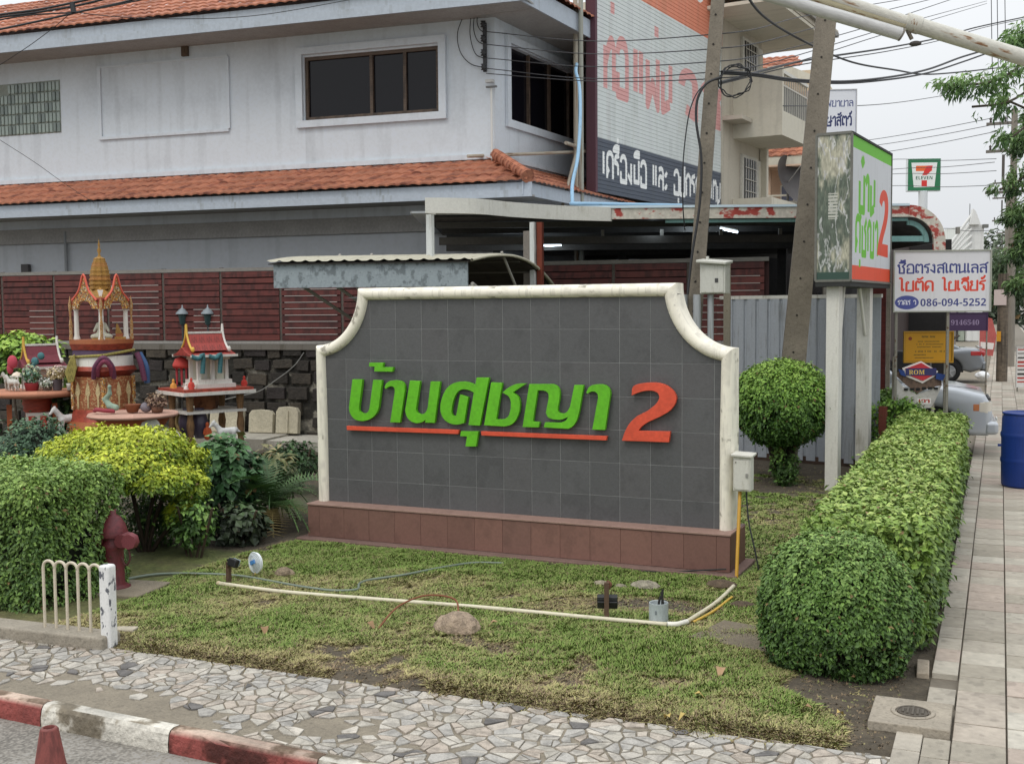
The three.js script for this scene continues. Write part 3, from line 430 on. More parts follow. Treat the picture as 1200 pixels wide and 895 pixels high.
  // side eaves: swing the same pieces round the corner
  part('fascia', side(b2(-.9, 9, 7.43, 7.76, .93, .96)), mBlueGrey, W); part('soffit', side(b2(-.2, 9, 7.465, 7.495, -.2, .93)), mSoffit, W);
  part('roof', side(tileRoof(-1.2, 9, 3.2, { pitch: 27 * DEG, hipL: .95 }).translate(0, 7.79, 1.02)), mRoof, W, 'clay tiles over the side wall');
  // lower skirt roof
  part('fascia', [...fas(4.17, 4.41, 1.1, 1.03), ...fas(4.17, 4.29, 1.115, 1.03)], mBlueGrey, W, 'lower blue-grey eaves board'); part('soffit', b2(-13, .95, 4.2, 4.23, -.1, 1.07), mSoffit, W);
  const lr = part('roof', tileRoof(-13, .98, 1.35, { pitch: 24 * DEG, hipR: .9, wave: .2 }).translate(0, 4.43, 1.16), mRoof, W, 'lower skirt of clay tiles');
  for (let i = 0; i < 5; i++) { const a = V3(mix(.98, .02, i / 5), mix(4.5, 5.03, i / 5), mix(1.14, .05, i / 5)), b = V3(mix(.98, .02, (i + 1.12) / 5), mix(4.5, 5.03, (i + 1.12) / 5) + .015, mix(1.14, .05, (i + 1.12) / 5)); part('ridge_tile', bar(a, b, .115, 12, .095), mRoof, lr); }
  part('fascia', side(b2(-1.0, 9, 4.2, 4.42, 1.0, 1.03)), mBlueGrey, W); part('roof', side(tileRoof(-1.05, 9, 1.35, { pitch: 24 * DEG, hipL: .9 }).translate(0, 4.43, 1.08)), mRoof, W);
  part('beam', b2(-13, 0, 3.72, 4.02, -.02, .06), mSoffit, W); part('drain_pipe', cyl(.035, .035, 1.3, -9.45, 3.3, .05, 10), mat('#8c8f90'), W);
  part('junction_box', box(.18, .2, .08, -10.5, 3.2, .04), mat('#4c4a4a'), W); part('dark_edge', b2(-.06, .06, -.1, 4.0, -.02, .02), mat('#5c605f'), W);
}
const I0 = (u, v, off = .12) => { const [s, y] = FH.on(u, v, off); return FH.w(s, y, off); };
{ // insulator rack on the house corner
  const p = I0(567.5, 55, .1), t = thing('insulator_rack', 'dark rack of cable insulators on the upper house corner', 'insulator rack', p, FH.ry); const md = mat('#2a292b', { rough: .5 });
  part('bracket', box(.06, .86, .05, 0, 0, -.03), md, t); for (let i = 0; i < 4; i++) part('insulator', lathe([[0, -.06], [.05, -.05], [.03, -.02], [.055, .0], [.03, .03], [.05, .05], [0, .06]], 12, 0, -.36 + i * .25, .05), md, t);
  const q = I0(574, 95, .12), t2 = thing('cable_clamp', 'pale cable clamp cluster under the insulator rack', 'cable clamp', q, FH.ry); part('body', box(.14, .05, .1), mat('#b7b7b4'), t2); part('arm', box(.2, .03, .05, .03, -.1, 0), mat('#6a6a6a'), t2); part('conduit', cyl(.02, .02, 1.3, .02, -.75, -.02, 8), mat('#d0d0cc'), t2);
}
// ================= FENCE ON THE STONE WALL =================
const FF = frame(-11.35, -16.44, -5.5 * DEG);
const mMar = [0, 1, 2, 3].map(i => mat(['#723531', '#6b302b', '#783a34', '#672e2b'][i], { map: tWood, m: .7 + .15 * i, rough: .6 })), mPost = mat('#66605b', { map: tConc, m: 1 });
const fence = thing('slat_fence', 'maroon horizontal slat fence on top of the dark stone wall', 'fence', FF.w(0, 0), FF.ry);
{
  const r = rng(61), xs = []; for (let x = -10.4; x < 8.2; x += 1.16) xs.push(x);
  for (let i = 0; i < xs.length - 1; i++) {
    const a = xs[i], b = xs[i + 1], n = 11;
    part('post', box(.06, 1.36, .06, a, 2.36, -.02), mPost, fence);
    for (let k = 0; k < n; k++) { const y = 1.78 + k * .1085; part('slat', box(b - a - .05, .094 - (r() < .1 ? .012 : 0), .016, (a + b) / 2, y + .05, .02 + (r() - .5) * .006, (r() - .5) * .03, 0, (r() - .5) * .003), mMar[Math.floor(r() * 4)], fence); }
    if (i % 3 !== 2) part('steel_strip', [0, 1, 2, 3, 4, 5, 6, 7, 8].slice(0, i % 3 === 0 ? 9 : 5).map(k => box((b - a) * (i % 3 ? .45 : .85), .010, .012, (a + b) / 2 + (i % 3 ? .3 : 0), 1.885 + k * .1085, .034)), mat('#b5aca6', { rough: .5 }), fence);
  }
  part('top_rail', box(18.6, .06, .07, -1.1, 3.0, 0), mat('#8f8c86', { map: tFine }), fence); part('bottom_rail', box(18.6, .05, .08, -1.1, 1.745, .0), mat('#a19e98', { map: tFine }), fence);
  part('backing', b2(-10.4, 8.2, 1.76, 2.97, -.045, -.035), mat('#3b2322'), fence);
}
const stoneWall = thing('stone_wall', 'dark mossy stone block wall with pale mortar behind the shrines', 'wall', FF.w(0, 0), FF.ry);
{
  part('mortar_core', b2(-10.4, 8.2, -.1, 1.62, -.32, -.04), mat('#ffffff', { map: tex(512, (u, v) => { const m = sst(.44, .62, fbm(u, v, 5, 7, 6, 531)), g = .8 + .4 * (fbm(u, v, 60, 60, 2, 535) - .3); return [mix(.2, .62, m) * g, mix(.19, .6, m) * g, mix(.165, .545, m) * g]; }), m: 1.6, bump: bRough, bm: .4, bs: .014 }), stoneWall);
  part('cap', b2(-10.4, 8.2, 1.62, 1.715, -.34, .05), mat('#6f6a62', { map: tStreak, m: 1.2 }), stoneWall);
  const r = rng(87), mS = ['#3f3b37', '#34312d', '#49443d', '#3a3535', '#544e45'].map(c => mat(c, { map: tStone, m: .5, bump: bRough, bm: .3, bs: .012 }));
  for (let j = 0, y = .03; y < 1.5; j++) { const h = .2 + .08 * r(); for (let x = -6.6 - r() * .3; x < 1.2;) { const w = .26 + .24 * r(); if (r() > .03) part('stone', rbox(w - .03 - .06 * r(), h - .03 - .05 * r(), .09, .014, x + w / 2 + (r() - .5) * .03, y + h / 2 + (r() - .5) * .05, -.035 + r() * .03, (r() - .5) * .06, (r() - .5) * .06, (r() - .5) * .14), mS[Math.floor(r() * 5)], stoneWall); x += w; } y += h; }
  const cable = one('sagging_cable', 'thin grey cable hanging along the stone wall left of the name wall', 'cable', tube([[356, 413], [345, 428], [322, 446], [304, 458], [280, 464], [255, 470]].map(([u, v]) => { const [s, y] = FF.on(u, v, .1); return FF.w(s, y, .1); }), .008, 30), mat('#8a8a86'));
}
{ // short culvert halves leaning on the wall
  const mC = mat('#cfc9b4', { map: tConc, m: .7, bump: bRough, bm: .4, bs: .006 }), base = thing('concrete_slab_upright', 'pale upright concrete slab against the stone wall, widest of the row', 'concrete slab', FF.w(-.95, .2, .18), FF.ry);
  part('slab', rbox(.66, .42, .1, .03, 0, .2, 0, -.12), mC, base);
  const list = [[-.28, .46, .40, 'pale upright concrete slab with rounded top, second from the name wall'], [.22, .42, .46, 'pale ribbed concrete slab standing nearest the name wall\'s left edge'], [-1.55, .36, .44, 'small rounded concrete block behind the white horse figure']];
  for (const [s, w, h, l] of list) { const t = thing('concrete_slab_upright', l, 'concrete slab', FF.w(s, .2, .18), FF.ry); part('slab', ext([[-w / 2, 0], [w / 2, 0], [w / 2, h * .8], [w * .38, h * .96], [0, h], [-w * .38, h * .96], [-w / 2, h * .8]], .09, .012).rotateX(-.1).translate(0, 0, -.04), mC, t); if (l.includes('ribbed')) part('rib', box(.03, h * .8, .03, .02, h * .45, .055, -.1), mC, t); }
}
// lanterns on the wall
{
  const mk = (u, label) => { const [s] = FF.on(u, 380, .25), t = thing('garden_lantern', label, 'lantern', FF.w(s, 1.72, .02), FF.ry); const g = mat('#7d868b', { rough: .55, metal: .2 }), gg = mat('#2f4648', { rough: .35 }); part('post', cyl(.02, .025, .34, 0, .17, 0, 10), mat('#3a3b3d'), t); part('lamp_body', lathe([[0, .32], [.05, .34], [.075, .5], [.08, .52], [0, .52]], 12), gg, t); part('cap', lathe([[.12, .52], [.115, .545], [.06, .6], [.02, .63], [.012, .68], [0, .69]], 14), g, t); return t; };
  mk(205, 'grey-capped garden lantern on the stone wall, left of the pair'); mk(235, 'grey-capped garden lantern on the stone wall, right of the pair');
}
// ================= CANOPY, SHOP AND BILLBOARD =================
const mSteelW = mat('#d5d4cc', { map: tStreak, m: 1.2, rough: .6 }), mDark = mat('#2b2a2a', { map: tFine, m: 2 }), mPeel = mat('#ffffff', { map: tex(512, (u, v) => { const m = .85 * sst(.5, .6, fbm(u, v, 22, 34, 4, 501) * .6 + fbm(u, v, 5, 5, 3, 507) * .4), g = fbm(u, v, 60, 60, 2, 502), k = 1 - .16 * g; return [mix(.84, .66, m) * k, mix(.82, .2, m) * k, mix(.77, .17, m) * k]; }), m: 2.2 }), mTeal = mat('#7fa9a6', { map: tStreak, m: 1.4 }), mGalv = mat('#9ea2a4', { rough: .5, metal: .3, map: tStreak, m: 1.2 });
const YC = 3.74, dC = u => { const a = at(u, 240, 16.5); return a; };
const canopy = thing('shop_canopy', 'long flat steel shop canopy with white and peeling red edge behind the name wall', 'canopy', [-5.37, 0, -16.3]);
{
  const O = canopy.position, L = p => p.clone().sub(O);
  // curved white edge on the left
  const pl = [[498, 14.84], [530, 14.9], [560, 15.04], [600, 15.56], [660, 16.15], [716, 16.48]].map(([u, D]) => L(at(u, 240, D)).setY(0)), cv = new THREE.CatmullRomCurve3(pl), pos = [];
  const n = 28, th = .05; for (let i = 0; i < n; i++) { const a = cv.getPoint(i / n), b = cv.getPoint((i + 1) / n); for (const [z0, z1, y0, y1] of [[0, 0, YC - .2, YC], [0, -th, YC, YC], [-th, -th, YC, YC - .2], [-th, 0, YC - .2, YC - .2]]) { const A = [a.x, y0, a.z + z0], B = [b.x, y0, b.z + z0], C = [b.x, y1, b.z + z1], D = [a.x, y1, a.z + z1]; pos.push(...A, ...B, ...C, ...A, ...C, ...D); } }
  pos.push(pl[0].x, YC - .2, pl[0].z, pl[0].x, YC, pl[0].z, pl[0].x, YC, pl[0].z - .3, pl[0].x, YC - .2, pl[0].z, pl[0].x, YC, pl[0].z - .3, pl[0].x, YC - .2, pl[0].z - .3);
  const g = new THREE.BufferGeometry(); g.setAttribute('position', new THREE.Float32BufferAttribute(pos, 3)); g.computeVertexNormals(); const fm = mSteelW.clone(); fm.side = THREE.DoubleSide; part('edge_board', tri(g), fm, canopy, 'curved white left edge board');
  // main edge board to the arch on the right
  const a = L(at(716, 243, 16.5)).setY(0), b = L(at(1066, 243, 16.5)).setY(0), len = a.distanceTo(b), ry = -Math.atan2(b.z - a.z, b.x - a.x);
  const E = g2 => xf(g2, a.x, 0, a.z, 0, ry, 0);
  part('edge_board', E(b2(0, len, YC - .17, YC - .015, -.04, 0)), mPeel, canopy, 'white edge board with peeling red paint');
  part('edge_trim', E(b2(-.6, len, YC - .012, YC + .022, -.3, .02)), mat('#c9dbe6', { rough: .5 }), canopy); part('gutter', E(b2(.8, len, YC - .225, YC - .18, -.12, -.05)), mTeal, canopy);
  const ring = (r0, r1, x0, yc, d) => { const p = []; for (let i = 0; i <= 14; i++) { const t = PI / 2 - i / 14 * PI / 2; p.push([x0 + r1 * Math.cos(t), yc + r1 * Math.sin(t)]); } for (let i = 14; i >= 0; i--) { const t = PI / 2 - i / 14 * PI / 2; p.push([x0 + r0 * Math.cos(t), yc + r0 * Math.sin(t)]); } return ext(p, d); };
  part('arch_end', E(ring(.36, .53, len, YC - .53, .05).translate(0, 0, -.04)), mPeel, canopy, 'curved end of the canopy edge with rows of red paint');
  part('arch_band', E(ring(.25, .32, len, YC - .53, .05).translate(0, 0, -.12)), mTeal, canopy); part('cross_bar', E(b2(len - 1.2, len + .3, YC - .52, YC - .44, -.13, -.08)), mTeal, canopy);
  part('arch_leg', E(b2(len + .36, len + .53, YC - .98, YC - .53, -.04, .01)), mPeel, canopy);
  part('barrel_side', E(ring(.50, .53, len, YC - .53, 4.5).translate(0, 0, -4.55)), mGalv, canopy);
  // roof sheet and steel under it
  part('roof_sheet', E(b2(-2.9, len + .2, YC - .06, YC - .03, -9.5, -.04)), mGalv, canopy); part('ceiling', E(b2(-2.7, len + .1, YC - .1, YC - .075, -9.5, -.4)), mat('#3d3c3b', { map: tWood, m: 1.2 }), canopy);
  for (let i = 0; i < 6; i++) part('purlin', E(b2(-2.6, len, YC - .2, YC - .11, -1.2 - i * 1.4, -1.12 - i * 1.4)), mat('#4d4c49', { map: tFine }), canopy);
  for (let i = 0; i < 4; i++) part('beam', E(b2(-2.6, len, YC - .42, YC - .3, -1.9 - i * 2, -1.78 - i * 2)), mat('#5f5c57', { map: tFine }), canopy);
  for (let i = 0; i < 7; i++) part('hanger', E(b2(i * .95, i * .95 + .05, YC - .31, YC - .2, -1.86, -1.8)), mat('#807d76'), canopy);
  const mp = mat('#cfd3d2', { map: tStreak, m: .9 });
  { const p = L(at(504, 270, 15.1)); part('post', b2(p.x - .04, p.x + .04, 0, YC - .2, p.z - .04, p.z + .04), mp, canopy); const q = L(at(624.5, 280, 16.6)); part('post', b2(q.x - .035, q.x + .035, 0, YC - .2, q.z - .04, q.z + .04), mp, canopy); part('panel', b2(q.x - .16, q.x - .04, 2.2, 3.42, q.z - .05, q.z - .02), mat('#8f8a86', { map: tConc, m: .6 }), canopy); part('post', b2(q.x + .05, q.x + .13, 0, YC - .2, q.z - .1, q.z - .02), mat('#7d3a28', { map: tRust, m: .6 }), canopy); }
  { const q = L(at(1033, 400, 17.4)); part('post', b2(q.x - .13, q.x + .06, -.1, YC - .2, q.z - .1, q.z), mat('#6d2d29', { map: tWood, m: .8 }), canopy, 'maroon box post at the street end'); part('post', b2(q.x + .07, q.x + .13, -.1, YC - .2, q.z - .05, q.z), mat('#9b9489', { map: tConc, m: .8 }), canopy); }
}
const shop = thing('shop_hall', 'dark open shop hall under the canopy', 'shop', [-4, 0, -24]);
{
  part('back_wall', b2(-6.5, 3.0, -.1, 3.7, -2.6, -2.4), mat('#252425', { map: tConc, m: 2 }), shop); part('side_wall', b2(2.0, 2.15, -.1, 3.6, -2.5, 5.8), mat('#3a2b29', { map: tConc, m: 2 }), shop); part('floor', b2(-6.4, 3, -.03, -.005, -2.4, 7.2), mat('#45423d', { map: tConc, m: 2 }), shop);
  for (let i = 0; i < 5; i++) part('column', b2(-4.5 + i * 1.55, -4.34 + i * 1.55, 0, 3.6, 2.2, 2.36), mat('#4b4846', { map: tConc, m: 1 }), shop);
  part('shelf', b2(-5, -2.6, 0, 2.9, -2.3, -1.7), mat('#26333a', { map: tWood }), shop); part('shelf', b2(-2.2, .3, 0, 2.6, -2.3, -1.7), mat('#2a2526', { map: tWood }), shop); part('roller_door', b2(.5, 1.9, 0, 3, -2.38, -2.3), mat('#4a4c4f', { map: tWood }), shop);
  // stacked goods against the street side, seen past the sign posts
  const mB = mat('#1d2733'); part('blue_drum', cyl(.3, .3, .95, 2.9, .47, 4.2, 18), mB, shop); part('cabinet', rbox(.6, 1.5, .5, .02, 2.6, .75, 2.9), mat('#3b3a3a', { map: tFine }), shop);
}
const mTubeOn = new THREE.MeshStandardMaterial({ color: '#ffffff', emissive: '#dff0ff', emissiveIntensity: 2.2 });
for (const [u0, v0, u1, v1, D, l] of [[589, 283.5, 612, 283, 19.5, 'lit fluorescent tube at the left end of the shop, beside the white post'], [630, 287.5, 658, 287, 20, 'lit fluorescent tube just right of the rusty canopy post'], [751, 255, 780, 256.5, 18.2, 'lit fluorescent tube directly under the peeling canopy edge'], [806, 261, 818, 262, 18.8, 'lit fluorescent tube partly hidden by the upright concrete pole'], [844, 267.5, 865, 272, 18.6, 'lit fluorescent tube right of the upright concrete pole']]) {
  const a = at(u0, v0, D), b = at(u1, v1, D), c = a.clone().add(b).multiplyScalar(.5), t = thing('fluorescent_tube', l, 'tube light', c, 0, 'lit tubes under the canopy'); part('tube', bar(a.clone().sub(c), b.clone().sub(c), .019, 10), mTubeOn, t); part('batten', bar(a.clone().sub(c).add(V3(0, .045, 0)), b.clone().sub(c).add(V3(0, .045, 0)), .02, 6), mSteelW, t);
  const pl = new THREE.PointLight(0xdff0ff, .3, 0, 2); pl.position.copy(c).add(V3(0, -.08, 0)); pl.castShadow = true; scene.add(pl);
}
{ // corrugated zinc fence
  const FZ = frame(-3.95, -17.15, .22), t = thing('zinc_fence', 'grey corrugated metal fence panel under the canopy behind the clipped tree', 'fence', FZ.w(0, 0), FZ.ry), mz = mat('#a9afb6', { map: tStreak, m: 1.4, rough: .55, metal: .15 }); mz.side = THREE.DoubleSide;
  for (let k = 0; k < 5; k++) { if (k === 4) { part('metal_sheet', box(.24, 2.36, .01, 2.365, 1.24, .004), mz, t); continue; } const p = []; for (let x = 0; x <= .561; x += .187) { if (x > .5) { p.push([x, 0]); break; } p.push([x, 0], [x + .06, 0], [x + .075, .022], [x + .1, .022], [x + .115, 0]); } const q = p.map(([x, z]) => [x, z - .004]).reverse(); const g = ext([...p, ...q], 2.36); g.rotateX(-PI / 2); part('metal_sheet', tri(g.translate(k * .561, .06, (k % 2) * .003), k * .4), mz, t); }
  part('top_rail', box(2.5, .05, .06, 1.24, 2.43, -.02), mSteelW, t); part('bottom_rail', box(2.5, .12, .06, 1.24, .06, -.03), mat('#59463a', { map: tWood }), t); part('post', b2(2.5, 2.6, 0, .9, .02, .1), mat('#7a4032', { map: tRust, m: .5 }), t);
}
const bar2 = (a, b, ln) => { const l = Math.hypot(b.y - a.y, b.z - a.z), g = box(ln - .06, .01, l + .01); g.rotateX(-Math.atan2(b.y - a.y, -(b.z - a.z)) * -1); return g.translate(-ln / 2, (a.y + b.y) / 2 - .03, (a.z + b.z) / 2); };
{ // arched awning
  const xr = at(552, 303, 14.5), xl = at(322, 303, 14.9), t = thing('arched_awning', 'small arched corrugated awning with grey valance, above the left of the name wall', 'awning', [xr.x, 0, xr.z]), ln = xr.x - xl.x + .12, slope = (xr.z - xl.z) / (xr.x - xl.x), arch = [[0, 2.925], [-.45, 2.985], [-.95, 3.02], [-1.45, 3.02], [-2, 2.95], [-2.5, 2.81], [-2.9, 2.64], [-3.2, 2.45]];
  const c = new THREE.CatmullRomCurve3(arch.map(([z, y]) => V3(0, y, z))), N = 20, pos = [], M = 150;
  for (let i = 0; i < N; i++) { const a = c.getPoint(i / N), b = c.getPoint((i + 1) / N); for (let k = 0; k < M; k++) { const X = j => -ln * j / M, hgt = j => .02 * Math.pow(Math.abs(Math.sin(X(j) / .17 * PI)), 6); const A = [X(k), a.y + hgt(k), a.z], B = [X(k + 1), a.y + hgt(k + 1), a.z], C = [X(k + 1), b.y + hgt(k + 1), b.z], D = [X(k), b.y + hgt(k), b.z]; pos.push(...A, ...C, ...B, ...A, ...D, ...C); } }
  const g = new THREE.BufferGeometry(); g.setAttribute('position', new THREE.Float32BufferAttribute(pos, 3)); g.computeVertexNormals(); const ms = mat('#b5b19e', { map: tStreak, m: 1.2, rough: .6 }); ms.side = THREE.DoubleSide; part('roof_sheet', tri(g), ms, t);
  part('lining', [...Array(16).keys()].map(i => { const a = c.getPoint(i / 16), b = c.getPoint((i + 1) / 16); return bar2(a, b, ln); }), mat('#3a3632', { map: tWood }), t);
  part('edge_rib', tube(c.getPoints(16).map(p => V3(.01, p.y - .01, p.z)), .02, 30, 6), mat('#bdb9a6', { map: tStreak }), t);
  part('valance', box(ln - .14, .31, .03, -ln / 2, 2.74, -.06), mat('#9aa5aa', { map: tex(256, (u, v) => { const m = .5 * sst(.5, .7, fbm(u, v, 16, 14, 5, 521)); const k = 1 - .1 * fbm(u, v, 40, 40, 2, 522); return [mix(k, .52, m), mix(k, .53, m), mix(k, .53, m)]; }), m: .9 }), t);
  const mb = mat('#a5a29a', { map: tFine }); for (const x of [-.03, -1.8, -ln + .4]) { if (x > -1) part('post', b2(x - .03, x + .03, 0, 2.6, -.12, -.06), mb, t); if (x > -1) part('rear_post', b2(x - .03, x + .03, 0, 2.4, -3.16, -3.1), mb, t); part('brace', bar(V3(x, 2.62, -.1), V3(x, 1.9, -2.1), .022, 8), mb, t); part('strut', bar(V3(x - .02, 3.06, -1.1), V3(x - .02, 2.2, -2), .018, 8), mb, t); }
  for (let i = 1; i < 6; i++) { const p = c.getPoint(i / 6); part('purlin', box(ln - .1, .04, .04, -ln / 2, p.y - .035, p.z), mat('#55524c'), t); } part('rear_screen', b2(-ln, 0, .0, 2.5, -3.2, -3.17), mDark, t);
  const sh = new THREE.Matrix4().set(1, 0, 0, 0, 0, 1, 0, 0, slope, 0, 1, 0, 0, 0, 0, 1); t.traverse(o => o.isMesh && o.geometry.applyMatrix4(sh));
}
// ---- billboard
const FB = frame(-7.22, -21.05, -83.4 * DEG);
{
  const t = thing('billboard', 'big ribbed steel billboard with faded pink Thai letters and a navy band', 'billboard', FB.w(0, 0), FB.ry), S1 = 8.25, Y0 = 4.53, Y1 = 10.2;
  const cv = canvasTex(2048, 1400, (x, w, h) => {
    const X = s => s / S1 * w, Y = y => (Y1 - y) / (Y1 - Y0) * h, ky = h / (Y1 - Y0), kx = w / S1;
    x.fillStyle = '#cfd5d3'; x.fillRect(0, 0, w, h); x.fillStyle = '#d8876a'; x.fillRect(0, 0, w, Y(8.63)); x.fillStyle = '#4d5562'; x.fillRect(0, Y(5.57), w, h); dirty(x, w, h, 300, 5, .04);
    x.fillStyle = '#eef0ee'; x.beginPath(); x.ellipse(X(7.7), Y(9.2), .55 * kx, .42 * ky, 0, 0, 7); x.fill(); x.fillStyle = '#7c838c'; x.beginPath(); x.ellipse(X(7.7), Y(9.25), .36 * kx, .3 * ky, 0, 0, 7); x.fill(); x.fillStyle = '#eef0ee'; x.fillRect(X(7.55), Y(9.4), .1 * kx, .3 * ky); x.beginPath(); x.ellipse(X(5.6), Y(9.6), .3 * kx, .25 * ky, 0, 0, 7); x.fill();
    const pk = '#d69f9b', o = { lw: 2.5, color: pk, heads: false };
    penText(x, 'ท่อ', X(.3), Y(7.58), 1.02 * ky, { ...o, width: 1.25 * kx }); penText(x, 'แผ่น', X(1.8), Y(7.58), 1.0 * ky, { ...o, width: 2.2 * kx }); penText(x, 'ฉาก', X(4.3), Y(7.58), 1.0 * ky, { ...o, width: 3.6 * kx });
    x.strokeStyle = '#8d807c'; x.lineWidth = 2; for (const s of [.5, .95, 2.2, 2.9, 3.5, 4.9]) { x.beginPath(); x.moveTo(X(s), Y(7.3)); x.lineTo(X(s + .1), Y(6.6)); x.stroke(); } x.strokeStyle = '#a7aca9'; x.beginPath(); x.moveTo(X(3.05), 0); x.lineTo(X(3.05), Y(5.57)); x.stroke();
    const q = { lw: 2.1, color: '#eceeec', heads: false }; penText(x, 'เครื่องมือ', X(.3), Y(5.33), .5 * ky, { ...q, width: 2.2 * kx }); penText(x, 'และ', X(2.8), Y(5.33), .5 * ky, { ...q, width: .85 * kx }); penText(x, 'อุปกรณ์', X(4.0), Y(5.33), .5 * ky, { ...q, width: 1.9 * kx }); penText(x, 'สแตนเลส', X(6.0), Y(5.33), .5 * ky, { ...q, width: 1.85 * kx });
  });
  const pos = [], uv = [], n = 70, dy = (Y1 - Y0) / n; for (let i = 0; i < n; i++) for (const [ya, yb, za, zb] of [[0, .8, .009, .009], [.8, .9, .009, .0], [.9, 1, .0, .009]]) { const a = Y0 + (i + ya) * dy, b = Y0 + (i + yb) * dy, P = [[0, a, za], [S1, a, za], [S1, b, zb], [0, b, zb]]; for (const k of [0, 1, 2, 0, 2, 3]) { pos.push(...P[k]); uv.push(P[k][0] / S1, (P[k][1] - Y0) / (Y1 - Y0)); } }
  const g = new THREE.BufferGeometry(); g.setAttribute('position', new THREE.Float32BufferAttribute(pos, 3)); g.setAttribute('uv', new THREE.Float32BufferAttribute(uv, 2)); g.computeVertexNormals();
  part('face_sheet', g, new THREE.MeshStandardMaterial({ map: cv, roughness: .65 }), t); part('edge_trim', b2(-.06, .03, Y0 - .02, Y1, -.16, .035), mat('#5a3c45'), t); part('rear_frame', b2(0, S1, Y0, Y1, -.2, -.1), mat('#3a3638'), t);
  // steel behind its near edge
  const mp = mat('#b9b1a0', { map: tRust, m: .9, rough: .6 }); const m1 = thing('scaffold_frame', 'rusty pale scaffold pipes holding the near edge of the billboard', 'scaffold', FB.w(-.35, 0, -.25), FB.ry); for (const y of [5.35, 8.9]) part('cross_pipe', bar(V3(-.6, y, .1), V3(.7, y + .03, -.1), .035, 8), mp, m1); part('upright', cyl(.045, .045, 10.6, .02, 5.3, .0, 10), mp, m1); part('diagonal', bar(V3(-.9, 3.9, .1), V3(.05, 5.3, 0), .03, 8), mp, m1); { const a = at(548, 183, 20.3), b = at(700, 177, 22.3), iv = m1.matrixWorld; m1.updateMatrixWorld(); a.applyMatrix4(iv.clone().invert()); b.applyMatrix4(m1.matrixWorld.clone().invert()); part('long_pipe', bar(a, b, .032, 8), mp, m1); }
}
{ // mast and blue water pipe by the billboard
  const p = at(681, 120, 21.3), t = one('mast_pipe', 'tall thin galvanised mast beside the billboard edge', 'mast', cyl(.045, .045, 11, 0, 5.5, 0, 10), mat('#a9aa9f', { map: tRust, m: 1.2 }), null, [p.x, 0, p.z]);
  const pts = [[676, 75], [675, 84], [679, 100], [680, 140], [677, 185], [671, 215], [671, 236], [673, 238.5], [700, 239], [800, 241]].map(([u, v], i) => at(u, v, i < 7 ? 20.8 : 17.2 - 0 * i)); for (let i = 0; i < 7; i++) pts[i] = at([676, 675, 679, 680, 677, 671, 671][i], [75, 84, 100, 140, 185, 215, 236][i], 20.8 - i * .5); one('blue_water_pipe', 'pale blue water pipe bending onto the canopy edge', 'water pipe', tube(pts, .03, 60, 8), mat('#8fb6d3', { rough: .5, map: tStreak, m: .5 }));
}
// ---- the two concrete poles
function pole(name, label, base, top, w0, w1, holes) {
  const d = top.clone().sub(base), t = thing(name, label, 'utility pole', base), mP = mat('#857e73', { map: tConc, m: .9, bump: bRough, bm: .5, bs: .004 }); const g = new THREE.CylinderGeometry(w1 * .707, w0 * .707, d.length(), 4, 1).toNonIndexed(); g.rotateY(PI / 4 + .2); g.computeVertexNormals(); g.translate(0, d.length() / 2, 0);
  const q = new THREE.Quaternion().setFromUnitVectors(V3(0, 1, 0), d.clone().normalize()); g.applyQuaternion(q); part('shaft', tri(g), mP, t);
  for (let i = 0; i < holes; i++) { const k = .16 + .8 * i / holes, c = d.clone().multiplyScalar(k), w = mix(w0, w1, k); part('bolt_hole', cyl(.014, .014, .02, c.x + .04 * w, c.y, c.z + w * .5, 8, PI / 2 - .0), mat('#2c2926'), t); }
  return t;
}
const P1a = at(816, 340, 15), P1b = at(844.5, -40, 15); { const k = P1a.y / (P1b.y - P1a.y); P1a.sub(P1b.clone().sub(P1a).multiplyScalar(k)); }
const P2a = at(931, 415, 15.5), P2b = at(969, 15, 15.5); { const d = P2b.clone().sub(P2a), k = P2a.y / d.y; P2a.addScaledVector(d, -k); P2b.addScaledVector(d, .25); }
pole('concrete_pole', 'upright grey concrete pole with cable coil, behind the right of the name wall', P1a, P1b, .215, .165, 14);
pole('concrete_pole', 'leaning thick grey concrete pole beside the map sign box', P2a, P2b, .33, .25, 12);
